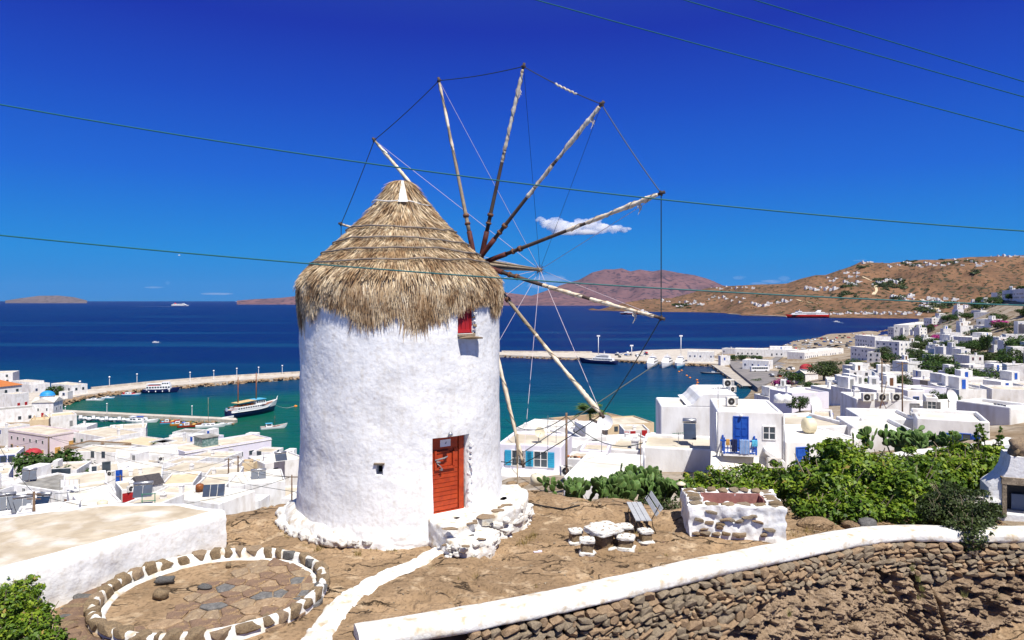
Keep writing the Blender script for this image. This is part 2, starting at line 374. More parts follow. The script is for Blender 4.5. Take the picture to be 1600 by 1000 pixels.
# ------------------------------------------------------------ town ground: one sheet through known ground points
# (px, py, Y)  -> ground seen there;  sea bed points given as (px, None, Y, z)
GP = [(-200,None,28,40),(0,None,28,39),(200,None,28,39),(420,None,28,40),(600,None,28,41),(800,None,28,41.5),(1000,None,28,40.5),(1200,None,28,40.5),(1400,None,28,41),(1600,None,28,42),(1800,None,28,43),
 (-200,None,60,25),(0,None,60,25),(100,None,60,24),(250,None,60,24),(400,None,60,24.5),(470,None,60,25),(650,None,50,32),(800,None,42,37),
 (0,None,110,14.5),(150,None,110,14),(300,None,110,14),(450,None,110,13.5),(600,None,100,16),(-200,None,110,17),
 (0,None,180,7),(150,None,180,6.5),(300,None,180,5.2),(420,None,180,3.5),(520,None,180,-1),(700,None,180,-3),(-200,None,180,9),
 (0,None,250,3),(120,None,250,2.2),(290,None,225,2.2),(420,None,222,1.5),(440,None,236,-3),(520,None,250,-6),(-200,None,250,5),
 (60,None,300,1.8),(110,None,275,1.4),(135,None,292,-2.5),(280,None,262,-3),(400,None,262,-5),(0,None,330,1.8),(-200,None,340,3),(75,None,340,1.6),(100,None,325,-2),(200,None,320,-5),(400,None,330,-7),
 (0,None,420,.8),(-200,None,420,2),(60,None,405,1.2),(110,None,390,-1),(125,None,440,-6),(60,None,500,-6),(-200,None,520,-4),(0,None,480,-4),(300,None,500,-9),(-100,None,700,-10),
 (790,740,55),(900,745,52),(1000,748,48),(1120,760,44),(1250,765,44),(1350,740,46),(1450,720,50),(1550,705,52),(1650,700,52),
 (830,None,90,28),(950,None,90,29),(1050,None,90,31),(1200,None,80,34),(1330,None,82,35),(1450,None,80,36.5),(1560,None,82,37.5),(1700,None,80,40),
 (830,None,150,14),(950,None,150,15),(1060,None,150,18),(1160,None,150,22),
 (840,None,205,2),(900,None,215,2),(1000,None,225,2),(820,None,225,-3),(900,None,245,-4),(1010,None,250,-4),(1080,None,290,-4),(1060,None,230,2.5),
 (1120,None,270,2.4),(1165,None,330,2.4),(1130,None,380,-4),(1145,None,480,2),(1110,None,430,-6),(1090,None,520,-4),(1000,None,400,-9),(900,None,400,-9),(800,None,500,-10),(800,None,700,-12),(950,None,800,-12),
 (1210,None,400,2.6),(1230,None,470,3.2),(1180,None,540,2.4),(1120,None,560,2.),(1105,None,620,2),(1085,None,640,-3),(1150,None,700,2.4),(1250,None,700,3.),
 (1250,640,120),(1300,640,125),(1400,640,125),(1500,640,125),(1600,640,128),
 (1250,625,190),(1260,600,330),(1300,600,320),(1340,595,310),(1340,620,200),(1400,610,220),(1400,590,300),(1450,600,240),(1450,580,300),(1500,610,200),(1550,600,220),(1600,600,215),(1500,590,260),
 (1550,575,290),(1600,575,270),(1300,575,450),(1350,570,430),(1400,570,400),(1450,565,380),(1500,560,350),(1550,555,340),(1600,550,330),
 (1300,550,640),(1350,550,600),(1400,545,560),(1450,545,500),(1500,535,440),(1550,530,400),(1600,520,400),
 (1250,538,760),(1350,532,820),(1380,522,900),(1420,525,700),(1450,520,640),(1500,512,560),(1550,500,500),(1600,485,480),
 (1200,None,830,-4),(1240,None,930,-3),(1250,None,860,2),(1300,None,1060,1),(1300,None,1180,-5),(1360,None,1130,2.5),(1360,None,1250,-5),(1400,None,1000,-3),(1410,None,1200,-5),(1395,None,820,1),
 (1440,505,900),(1430,None,1000,-2),(1450,500,1050),(1440,None,1300,-4),(1480,490,900),(1520,480,760),(1560,470,680),(1600,456,640),(1700,430,640),(1800,410,600),(1700,520,400),(1800,560,300),(1700,600,200),(1800,640,100),
 (1475,492,1500),(1520,482,1500),(1600,462,1400),(1700,440,1300),(1445,None,1700,-4),(1460,None,1700,1),(1330,None,1500,-8),(1100,None,1100,-12),(1100,None,1600,-12),(900,None,1500,-12),(1560,470,1100),(1650,445,1000)]
def gz_pt(g): return (g[0], g[2], g[3]) if len(g) == 4 else (g[0], g[2], Z_(g[1], g[2]))
_A = np.array([gz_pt(g) for g in GP], float)
def _uv(px, Y): return np.stack([np.asarray(px, float)/160., np.log(np.asarray(Y, float))*2.6], -1)
_C = _uv(_A[:, 0], _A[:, 1])
_D = np.sqrt(((_C[:, None] - _C[None])**2).sum(-1)+1e-4)
_n = len(_A); _S = np.zeros((_n+1, _n+1)); _S[:_n, :_n] = _D - np.eye(_n)*.03; _S[:_n, _n] = 1; _S[_n, :_n] = 1
_wt = np.linalg.solve(_S, np.append(_A[:, 2], 0))
def town_z(px, Y):
    q = _uv(px, Y); sh = q.shape[:-1]; q = q.reshape(-1, 2); out = np.empty(len(q))
    for i in range(0, len(q), 4000):
        d = np.sqrt(((q[i:i+4000, None] - _C[None])**2).sum(-1)+1e-4); out[i:i+4000] = d @ _wt[:-1] + _wt[-1]
    return out.reshape(sh)
def gz(px, Y): return float(town_z(np.array([px]), np.array([Y]))[0])
pxs = np.linspace(-420, 2050, 300); Ys = np.exp(np.linspace(math.log(26), math.log(1750), 230))
PX, YY = np.meshgrid(pxs, Ys); ZZ = town_z(PX, YY); XX = (PX-800)/FPX*YY
ZZ = ZZ + fbm(XX*.05, YY*.05)*np.clip(YY/300, .2, 1.5)*(ZZ > .5)
M_town = rockmat('town_ground', (.36,.30,.23), (.22,.16,.10), (.48,.43,.36), .12, bump=.4, bd=.2)
tag(link('ground', gridmesh('ground', np.stack([XX, YY, ZZ], -1), M_town)), kind='structure')

# ------------------------------------------------------------ far hills
def hillmat(name, a, b, c, s):
    m, nt, N, L, B = newmat(name); B.inputs['Roughness'].default_value = 1; B.inputs['Specular IOR Level'].default_value = .05
    tc = N.new('ShaderNodeTexCoord')
    def nz(s, d):
        n = N.new('ShaderNodeTexNoise'); n.inputs['Scale'].default_value = s; n.inputs['Detail'].default_value = d; L.new(tc.outputs['Object'], n.inputs['Vector']); return n.outputs[0]
    def mixr(x, lo, hi, p, q):
        r = N.new('ShaderNodeMapRange'); r.inputs[1].default_value = lo; r.inputs[2].default_value = hi; L.new(x, r.inputs[0])
        y = N.new('ShaderNodeMix'); y.data_type = 'RGBA'; L.new(r.outputs[0], y.inputs[0])
        for i, v in ((6, p), (7, q)):
            if isinstance(v, tuple): y.inputs[i].default_value = (*v, 1)
            else: L.new(v, y.inputs[i])
        return y.outputs[2]
    o = mixr(nz(s, 6), .42, .6, a, b); o = mixr(nz(s*7, 10), .54, .60, o, c)
    L.new(o, B.inputs['Base Color'])
    bp = N.new('ShaderNodeBump'); bp.inputs['Distance'].default_value = 12; bp.inputs['Strength'].default_value = .8; L.new(nz(s*6, 10), bp.inputs['Height']); L.new(bp.outputs[0], B.inputs['Normal'])
    return m
def hill(name, ridge, shore, depth, material, rough, seed, nx=260, ny=70, power=1.):
    """ridge [(px, py)], shore [(px, Y)]: height field from the shore up to the ridge and down behind it"""
    px = np.linspace(ridge[0][0], ridge[-1][0], nx); rp = np.interp(px, *zip(*ridge)); sh = np.interp(px, *zip(*shore)); dp = np.interp(px, *zip(*depth))
    t = np.linspace(-.04, 1.5, ny)[:, None]
    Y = sh[None] + dp[None]*t; Yr = sh + dp; zr = CZ - (rp - HZ)/FPX*Yr
    prof = np.where(t <= 1, np.clip(t, -.1, 1)**power, 1 - (t-1)*1.3)
    X = (px[None]-800)/FPX*Y
    n = fbm(X/rough, Y/rough, seed, 6, .55); rdg = 1-np.abs(fbm(X/rough*1.7+9, Y/rough*.9, seed+3, 5))*2
    env = np.clip(t*3, 0, 1)*np.where(t > .8, np.clip((1.25-t)*2.2, .12, 1), 1)
    Z = zr[None]*prof + zr[None]*(n*.30 + (rdg-.6)*.16)*env*np.where(abs(t-1) < .1, .25, 1)
    Z[0] = -15; lim = CZ - (rp[None]-HZ)/FPX*Y
    Z = np.where(t > .0, np.minimum(Z, lim + np.abs(n)*3), Z)
    G = np.stack([X, Y, Z], -1); o = link(name, gridmesh(name, G, material)); tag(o, kind='structure')
    def zat(p, tt):
        i = np.clip(np.interp(p, px, np.arange(nx)), 0, nx-1.001); j = np.clip(np.interp(tt, t[:, 0], np.arange(ny)), 0, ny-1.001)
        a, b = int(i), int(j); u, v = i-a, j-b
        return Vector(G[b, a]*(1-u)*(1-v) + G[b, a+1]*u*(1-v) + G[b+1, a]*(1-u)*v + G[b+1, a+1]*u*v)
    return o, zat
M_isle = hillmat('hazed_island_rock', (.165,.095,.105), (.12,.076,.092), (.07,.052,.07), .0022)  # distance haze put into the colour: rock shifted towards bluish mauve
M_hill = hillmat('brown_hill', (.21,.118,.068), (.14,.082,.050), (.055,.05,.032), .007)
M_pale = hillmat('pale_island', (.13,.11,.12), (.11,.095,.11), (.09,.08,.09), .002)
_, ISLE = hill('far_island', [(540,469.5),(600,468),(650,466),(690,463),(720,458),(760,452),(800,458),(830,462),(860,452),(880,444),(905,437),(925,426),(945,421),(960,421),(972,419),(985,424),(1000,421),(1020,424),(1035,421),(1060,426),(1085,430),(1110,437),(1130,446),(1200,452),(1300,456)],
     [(540,8200),(800,7400),(1300,7000)], [(540,900),(800,1400),(960,2600),(1300,1800)], M_isle, 900., 2.)
hill('far_islet', [(8,469.6),(30,466),(60,462),(90,461.5),(115,464),(136,469.6)], [(8,15000),(136,15000)], [(8,500),(136,500)], M_pale, 900., 5., 60, 16)
hill('far_coast', [(370,469.6),(400,467),(440,465),(480,461),(540,462),(600,466)], [(370,9500),(600,9500)], [(370,500),(600,500)], M_isle, 900., 7., 60, 16)
_, HILL = hill('brown_hillside', [(915,486),(925,481),(935,484),(950,480),(980,472),(1010,468),(1050,466),(1080,458),(1100,451),(1130,447),(1170,445),(1210,444),(1230,443),(1250,436),(1275,430),(1290,430),(1330,416),(1345,409),(1390,410),(1440,405),(1500,402),(1545,401),(1600,399),(1700,396),(1900,390)],
     [(915,3900),(980,3300),(1080,3150),(1130,2950),(1160,2450),(1230,2220),(1300,2130),(1400,2020),(1450,1960),(1600,1900),(1900,1800)],
     [(915,120),(980,350),(1100,1500),(1200,1700),(1350,1700),(1900,1900)], M_hill, 420., 4., 360, 110, 1.15)
HILL_PX = (915, 1900)
import bmesh
# ------------------------------------------------------------ the ledge of rock the windmill stands on
MX, MY, MR, GZ0 = -2.79, 18.0, 2.5, 44.65
_cx = [-20,-14,-10,-6.5,-4.5,-2.8,0,1.5,2.2,3.1,4,5,7,9,12,20]
_cy = [13,14.5,16,18.1,19.4,20.6,20.2,18.9,18.7,18.9,17.7,17.2,18.3,18.3,18.,18.]
WALLPX = [(553,973),(620,962),(700,950),(800,932),(900,912),(1000,890),(1100,868),(1200,849),(1260,837),(1300,829),(1345,822),(1400,818.5),(1500,821),(1600,820),(1800,822)]
ZCAP = 44.80
_wy = np.array([Yat(py, ZCAP) for _, py in WALLPX]); _wx = np.array([X_(px, Y) for (px, _), Y in zip(WALLPX, _wy)])
def wall_y(x): return np.interp(x, _wx, _wy)
def gp(x, y):
    x = np.asarray(x, float); y = np.asarray(y, float)
    n = fbm(x*.35, y*.35, 2.2, 3)*.10 + fbm(x*1.1, y*2.0, 5.1, 5, .6)*.08
    led = np.abs(fbm(x*.8+3, y*1.5+x*.9, 8.8, 4)); n = n - np.clip(.09-led, 0, 1)*.85
    d = np.sqrt((x-MX)**2+(y-MY)**2); n = n*np.clip((d-2.3)/1.2, .25, 1)
    r = np.sqrt((x+5.38)**2+(y-12.85)**2); n = n*np.clip((r-1.6)/1.5, .12, 1)
    z = GZ0 + n
    for bx, by, br, bh in ((2.2,17.9,1.1,.22),(.6,19.0,1.2,.15),(4.6,16.9,.8,.20),(-6,17.6,1.4,.10),(4.9,18.,1.,.2)):
        z = z + bh*np.exp(-((x-bx)**2+(y-by)**2)/(br*br))
    e = y - np.interp(x, _cx, _cy) - fbm(x*.9, y*.2, 4., 3)*.35
    z = z - np.clip(e, 0, 8)*.95
    low = np.clip(-7.5-x, 0, 3)*.10; z = z - low*np.clip((15-y)/2, 0, 1)
    drop = np.clip((wall_y(x)-.28-y)/.12, 0, 1)*np.clip((x+2.50)/.3, 0, 1)
    return z - 3.6*drop
def gpf(x, y): return float(gp(x, y))
gx = np.linspace(-15, 17, 620); gy = np.concatenate([np.linspace(4, 9.5, 20), np.linspace(9.55, 20.5, 330), np.linspace(20.6, 30, 30)])
GX, GY = np.meshgrid(gx, gy)
tag(link('rock_ledge', gridmesh('rock_ledge', np.stack([GX, GY, gp(GX, GY)], -1), M_ground)), kind='structure')

def stone_mesh(name, material, n=16, box=.75, seed=0):
    r = random.Random(seed); bm = bmesh.new()
    for _ in range(n):
        v = Vector((r.gauss(0,1), r.gauss(0,1), r.gauss(0,1))).normalized(); mx = max(abs(v.x), abs(v.y), abs(v.z))
        v = v*((1-box) + box/mx)*r.uniform(.86, 1.0); bm.verts.new(v)
    res = bmesh.ops.convex_hull(bm, input=bm.verts)
    bmesh.ops.delete(bm, geom=[v for v in bm.verts if not v.link_faces], context='VERTS')
    me = bpy.data.meshes.new(name); bm.to_mesh(me); bm.free(); me.materials.append(material); return me
def lump_mesh(name, material, seed=0, sub=2, amp=.18, box=.55, freq=1.3):
    bm = bmesh.new(); bmesh.ops.create_icosphere(bm, subdivisions=sub, radius=1)
    for v in bm.verts:
        p = v.co; mx = max(abs(p.x), abs(p.y), abs(p.z)); q = p*((1-box)+box/mx)
        v.co = q*(1+amp*noise.noise(p*freq+Vector((seed*3.1, seed, 0)))+amp*.5*noise.noise(p*freq*2.7+Vector((0, seed, 3))))
    me = bpy.data.meshes.new(name); bm.to_mesh(me); bm.free(); me.materials.append(material)
    me.polygons.foreach_set('use_smooth', [True]*len(me.polygons)); return me

# ------------------------------------------------------------ windmill
mill = empty('windmill', (0,0,0), 0, 'big round whitewashed windmill with thatched cap, bare sail spars and orange-red door', 'windmill')
th = np.unique(np.concatenate([np.radians(np.linspace(-180, 180, 420)), np.radians([24.5,46.5,39.5,50.5,-4.2,-.6,-36,-29.5])]))
zz = np.unique(np.concatenate([np.linspace(44.2, 50.30, 240), [45.22, 46.95, 49.25, 50.15, 46.2, 46.42]]))
TH, ZG = np.meshgrid(th, zz)
def mill_r(TH, ZG):
    r = MR + .045*np.clip(46.2-ZG, 0, 3) - .01*(ZG-46)
    n = fbm(TH*2.5, ZG*1.1, 1.3, 3)*.055 + fbm(TH*9+ZG*1.2, ZG*4.5, 7.7, 5, .62)*.009
    base = np.clip((45.1-ZG)/.5, 0, 1); n = n + base*(.05+np.abs(fbm(TH*6, ZG*4, 3.3, 4))*.16)
    return r + n
RR = mill_r(TH, ZG)
holes = [(24.5,46.5,45.22,46.95,.30),(39.5,50.5,49.25,50.15,.30),(-4.2,-.6,46.2,46.42,.35)]
keep = np.ones((len(zz)-1, len(th)-1), bool)
mb = MB(); tcn = np.degrees((th[:-1]+th[1:])/2); zcn = (zz[:-1]+zz[1:])/2
for a0, a1, z0, z1, dp in holes:
    keep &= ~((zcn[:, None] > z0) & (zcn[:, None] < z1) & (tcn[None] > a0) & (tcn[None] < a1))
V = np.stack([MX+RR*np.sin(TH), MY-RR*np.cos(TH), ZG], -1).reshape(-1, 3); w = len(th); idx = np.arange(len(V)).reshape(TH.shape)
F = np.stack([idx[:-1,:-1], idx[:-1,1:], idx[1:,1:], idx[1:,:-1]], -1)[keep]
V = list(map(tuple, V)); F = [tuple(map(int, f)) for f in F]
def inward(p, d):
    v = Vector((MX-p[0], MY-p[1], 0)).normalized(); return (p[0]+v.x*d, p[1]+v.y*d, p[2])
for a0, a1, z0, z1, dp in holes:
    i0, i1 = [int(np.argmin(abs(th-R(a)))) for a in (a0, a1)]; j0, j1 = [int(np.argmin(abs(zz-z))) for z in (z0, z1)]
    loop = [(j0, i) for i in range(i0, i1)] + [(j, i1) for j in range(j0, j1)] + [(j1, i) for i in range(i1, i0, -1)] + [(j, i0) for j in range(j1, j0, -1)]
    ids = [int(idx[a]) for a in loop]; b = len(V); k = len(ids)
    am = R((a0+a1)/2); nrm = Vector((math.sin(am), -math.cos(am), 0))
    for q, i in enumerate(ids):
        jag = .02*noise.noise(Vector(V[i])*6)
        v = Vector(V[i]); V.append(tuple(v - nrm*(dp+jag)))
    for q in range(k): F.append((ids[q], ids[(q+1) % k], b+(q+1) % k, b+q))
me = bpy.data.meshes.new('tower'); me.from_pydata(V, [], F); me.materials.append(M_plaster)
me.polygons.foreach_set('use_smooth', [True]*len(F)); me.update(); tower = link('tower', me, mill)
def on_wall(deg, z, out=0.): return Vector((MX+(MR+out)*math.sin(R(deg)), MY-(MR+out)*math.cos(R(deg)), z))
def wframe(deg, z, out=0.):
    """matrix: local x along the wall (to the right), y into the wall, z up"""
    a = R(deg); o = on_wall(deg, z, out)
    return Matrix(((math.cos(a), -math.sin(a), 0, o.x), (math.sin(a), math.cos(a), 0, o.y), (0,0,1,o.z), (0,0,0,1)))
# dark rooms behind the two small holes
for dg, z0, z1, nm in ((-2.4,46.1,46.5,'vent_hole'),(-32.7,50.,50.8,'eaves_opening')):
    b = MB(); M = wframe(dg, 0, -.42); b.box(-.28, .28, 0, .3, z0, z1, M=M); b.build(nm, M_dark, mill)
b = MB(); M = wframe(-2.4, 0, .02)
for i in range(4): b.box(-.12+i*.005, .12, -.03-i*.004, .1, 46.425+i*.012, 46.435+i*.012, M=M)
b.build('vent_lintel', M_stoneA, mill)
# door
dm = wframe(35.5, 45.22, -.26)
door = empty('door', (0,0,0)); door.parent = mill; door.matrix_local = dm
b = MB(); b.box(-.44, .30, .02, .07, .02, 1.70); b.build('door_leaf', M_door, door)
def plankbox(z0, z1, x0=-.43, x1=.29):
    b = MB(); b.box(x0, x1, -.006+rnd.uniform(-.003,.003), .022, z0+.006, z1-.006); return b.build('plank', M_door, door)
zc = .03
while zc < .94:
    h = rnd.uniform(.095, .125); plankbox(zc, min(zc+h, .96)); zc += h
plankbox(.96, 1.12, -.43, -.32); plankbox(.96, 1.12, .18, .29); plankbox(1.12, 1.42, -.43, -.34); plankbox(1.12, 1.42, .20, .29); plankbox(1.42, 1.69)
b = MB(); b.box(.31, .44, -.03, .08, 0, 1.73); b.box(-.46, .44, -.03, .08, 1.70, 1.735); b.box(-.46,.44,-.04,.08,-.02,.018); b.build('door_frame', M_door, door)
b = MB(); b.box(-.33, -.28, -.05, .0, 1.0, 1.40); b.box(.14, .19, -.05, .0, 1.0, 1.34); b.box(-.33,.19,-.05,.0,.97,1.02); b.box(-.27,.05,-.03,.02,1.34,1.38); b.build('hatch_frame', M_door, door)
b = MB(); b.box(-.27, .13, -.012, .02, 1.03, 1.33); b.build('hatch', M_door, door)
b = MB(); b.tube([(-.33,-.06,1.20),(-.1,-.08,1.23),(-.02,-.07,1.26)], .018, 8); b.tube([(-.28,-.07,1.12),(-.20,-.09,1.05),(-.17,-.08,.99),(-.22,-.07,.97)], .010, 6); b.tube([(-.30,-.06,1.16),(-.2,-.06,1.14)], .02, 8); hd = b.build('handle', M_grey, door)
b = MB(); b.box(-.20,-.155,-.10,-.07,.96,1.01); b.build('padlock', M_steel, door)
b = MB(); b.box(-.17, .10, -.010, -.004, 1.47, 1.63); nt_ = b.build('notice', mat('paper', (.75,.74,.76), .7), door)
b = MB(); b.box(-.045, -.015, -.013, -.0105, 1.53, 1.56); b.box(-.03,.0,-.013,-.0105,1.56,1.575); b.build('notice_mark', M_grey, nt_)
b = MB(); M = wframe(34, 46.98, .03); b.tube([M@Vector((0,0,0)), M@Vector((0,-.05,.06))], .03, 8); b.lathe([(.001,.0),(.05,.01),(.055,.05),(.03,.09),(.001,.1)], 10, (M.translation.x, M.translation.y)); 
for i in range(len(b.v)-50, len(b.v)): b.v[i] = (b.v[i][0], b.v[i][1]-.05, b.v[i][2]+46.98)
b.build('door_lamp', M_steel, mill)
# upper window: red shutter, stone sill
wm = wframe(44.9, 49.25, -.11); wnd = empty('window', (0,0,0)); wnd.parent = mill; wnd.matrix_local = wm
for i in range(3):
    b = MB(); b.box(-.22+i*.135, -.095+i*.135, 0, .03, .05, .85); b.build('shutter_board', M_red, wnd)
b = MB(); b.box(-.24,.22,-.02,.03,.02,.09); b.box(-.24,-.2,-.02,.03,.0,.85); b.box(.18,.22,-.02,.03,0,.85); b.build('window_frame', M_red, wnd)
b = MB(); b.box(-.24,.27,-.10,.1,-.06,-.005); b.build('sill_beam', M_wood, wnd)
s = link('sill_stone', stone_mesh('sill_stone', M_slab, 20, .8, 5), wnd, loc=(.08,-.10,-.10), scale=(.34,.22,.045))
for i in range(9):
    o = link('reveal_stone', stone_mesh('reveal_stone', [M_slab, M_plaster][i % 2], 12, .7, 40+i), wnd, loc=(.27,-.03-.02*(i%3),.0+i*.09), scale=(.05,.06,.045))
for i in range(12):
    o = link('jamb_stone', stone_mesh('jamb_stone', M_plaster, 12, .7, 60+i), mill); o.matrix_local = wframe(47.4, 45.3+i*.14, -.02+.02*math.sin(i*2.1)) @ Matrix.Diagonal((.045,.09,.07,1))
# thatched cap
prof = [(2.50,50.12),(2.49,50.3),(2.38,50.55),(2.15,50.82),(1.84,51.1),(1.52,51.40),(1.15,51.78),(.89,52.06),(.65,52.36),(.43,52.68),(.29,52.90),(.18,53.0),(.01,53.04)]
pr = np.array(prof)
b = MB(); b.lathe([(r-.10 if r > .3 else r*.6, z-.02) for r, z in prof], 64, (MX, MY)); b.lathe([(2.35,50.15),(2.0,50.9),(.1,51.5)], 48, (MX, MY))
thatch = b.build('thatch', mat('thatch_core', (.20,.13,.07), .95, (.13,.08,.04), 4.), mill)
def prof_r(z): return np.interp(z, pr[:, 1], pr[:, 0])
SL = np.concatenate([[0], np.cumsum(np.hypot(np.diff(pr[:, 0]), np.diff(pr[:, 1])))])   # arc length from the eaves up
def prof_s(s): return np.interp(s, SL, pr[:, 0]), np.interp(s, SL, pr[:, 1])
def straws(nst, smin, smax, lmin, lmax, lift, seed, wid=.012, eaves=False):
    r = np.random.RandomState(seed)
    # more straw where the cap is wide
    s = smin + (smax-smin)*r.rand(nst*3); R0, _ = prof_s(s); k = r.rand(nst*3) < np.clip(R0/2.5, .12, 1); s = s[k][:nst]; n = len(s)
    a = r.rand(n)*2*np.pi; cl = np.clip(fbm(a*14, s*3, seed, 3)*1.5, -1, 1)
    cm = .5+.5*np.clip(2.2*fbm(a*3.1+20, s*.3, 4, 2)+1.3*fbm(a*9, s*.1, 9, 2), -1, 1); L_ = lmin + (lmax-lmin)*r.rand(n)**.7*(cm*1.15*(1-.62*np.exp(-((a-R(45))/.13)**2)) if eaves else .7+.6*(cl > .0)); R0, Z0 = prof_s(s)
    K = 4; pts = np.zeros((n, K, 3)); sway = (r.rand(n)-.5)*.45 + cl*.25
    out = lift*(.4+r.rand(n))
    for j in range(K):
        u = j/(K-1); sj = s - L_*u; rr, zz_ = prof_s(np.clip(sj, 0, None)); hang = np.clip(-sj, 0, None)
        rr = rr + out*(u**1.3) - hang*.25*(1 if not eaves else .35); zz_ = zz_ - hang + .01
        aj = a + sway*L_*u/np.maximum(rr, .4)
        pts[:, j] = np.stack([MX+rr*np.sin(aj), MY-rr*np.cos(aj), zz_], -1)
    tx = np.stack([np.cos(a), np.sin(a), np.zeros(n)], -1) + r.normal(0, .5, (n, 3)); tx /= np.linalg.norm(tx, axis=1)[:, None]
    wd = wid*(.5+r.rand(n)); V = np.zeros((n, K, 2, 3))
    for j in range(K):
        ww = wd*(1 if j < K-1 else .25); V[:, j, 0] = pts[:, j]-tx*ww[:, None]; V[:, j, 1] = pts[:, j]+tx*ww[:, None]
    base = np.arange(n)[:, None]*K*2; F = []
    for j in range(K-1): F.append(np.concatenate([base+2*j, base+2*j+1, base+2*j+3, base+2*j+2], 1))
    c = np.clip(.5+.22*r.normal(size=n)+cl*.25, 0, 1)
    return V.reshape(-1, 3), np.concatenate(F), np.repeat(c, K*2)
parts_ = []
S_TOP = SL[-1]
parts_.append(straws(26000, .0, .60, .30, .98, .07, 1, .010, True))
parts_.append(straws(6000, .0, .35, .25, .7, .03, 2, .009, True))
tiers = [(.62,1.05),(.98,1.42),(1.36,1.82),(1.76,2.25),(2.2,2.75),(2.7,S_TOP)]
for i, (a_, b_) in enumerate(tiers): parts_.append(straws(9500-900*i, a_, b_, .22, .50, .13, 10+i, .0095))
def joinnp(ps):
    V = []; F = []; c = []; off = 0
    for v, f, k in ps: V.append(v); F.append(f+off); c.append(k); off += len(v)
    return np.concatenate(V), np.concatenate(F), np.concatenate(c)
V, F, c = joinnp(parts_)
tag(link('straw', npmesh('straw', V, F, M_straw, False, c), thatch), kind='stuff')
for i, sv in enumerate((.92, 1.30, 1.68, 2.10)):     # twisted binding poles round the cap
    pts = []; r0, z0 = prof_s(sv)
    for j in range(90):
        a = 2*math.pi*j/89; s_ = sv + .05*math.sin(a*2+i) + .07*noise.noise(Vector((math.cos(a)*3, math.sin(a)*3, i))); rr, zq = prof_s(s_)
        k_ = rr + .165 + .02*noise.noise(Vector((a*4, i, 2))); pts.append((MX+k_*math.sin(a), MY-k_*math.cos(a), zq+.035))
    b = MB(); b.tube(pts, .019, 6)
    for q in range(3):
        off = rnd.random()*6; b.tube([(p[0]+.012*math.sin(j+off), p[1], p[2]+.018*math.cos(j*.9+off)) for j, p in enumerate(pts)], .008, 4)
    b.build('binding_pole', mat('grey_pole', (.17,.14,.11), .9, (.26,.22,.18), 5.), thatch)
b = MB(); b.tube([(MX+.74*math.sin(a), MY-.74*math.cos(a), 52.42-.045*math.sin(a-.3)+.02*math.sin(a*5)) for a in [R(-75+5*i) for i in range(32)]], .016, 6); b.build('white_binding', M_limecap, thatch)
b = MB(); a = R(2)
for a0, w_ in ((-1,.09),(3,.05)):
    q = [R(a0+13), R(a0+13)]
    p0 = Vector((MX+.34*math.sin(q[0]), MY-.40*math.cos(q[0]), 52.98)); p1 = Vector((MX+.80*math.sin(q[0]-.02), MY-.80*math.cos(q[0]), 52.40)); sd = Vector((1,0,0))*w_
    b.add([p0-sd*.2, p0+sd*.2, p1+sd*1.3, p1-sd*1.3], [(0,1,2,3)])
b.build('lime_patch', M_limecap, thatch)

# sail wheel: 12 spars on an axle, axle nose, stays, rim wire
YAW = .571; HUB = Vector((-1.01, 20.77, 51.08)); AX = Vector((math.sin(YAW), math.cos(YAW), -.012)).normalized()
UX = Vector((math.cos(YAW), -math.sin(YAW), 0)); UZ = UX.cross(AX)
TIPS = [P(x, y, 1) for x, y in ((533,350),(585,219),(686,126),(818,104),(940,163),(1033,302),(1033,497),(940,648),(817,725))]
camp = Vector((0,0,CZ)); tips = []
for k in range(12):
    a = 2.884 - k*math.pi/6; t = HUB + (UX*math.cos(a) + UZ*math.sin(a))*5.79
    if k < 9:   # slide onto the sight line inside the wheel plane: real spars are not all of one length
        d = (TIPS[k]-camp); lam = (HUB-camp).dot(AX)/d.dot(AX); t = camp + d*lam
    tips.append(t)
wheel = empty('sail_wheel', (0,0,0)); wheel.parent = mill
b = MB(); b.tube([HUB-AX*2.6, HUB+AX*.35], .15, 12); b.build('axle', M_sparred, wheel)
nose = HUB + AX*3.60
b = MB()
for q in range(5):
    a = q*1.256; o = (UX*math.cos(a)+UZ*math.sin(a)); b.tube([HUB+AX*.1+o*.13, HUB+AX*2+o*.075, nose+o*.03], [.05,.035,.022], 6)
b.tube([nose-AX*.15, nose+AX*.06], .075, 8); b.build('bowsprit', M_wood, wheel)
b = MB()
for q in range(8):
    a = q*.785; o = (UX*math.cos(a)+UZ*math.sin(a)); b.tube([nose, nose+o*.17], .012, 5)
b.build('nose_knot', M_brown, wheel)
clothfrac = [(.0,1),(.0,1),(.0,1),(.50,1),(.42,1),(.50,1),(.38,1),(.12,1),(.08,1),(.1,1),(.1,1),(.1,1)]
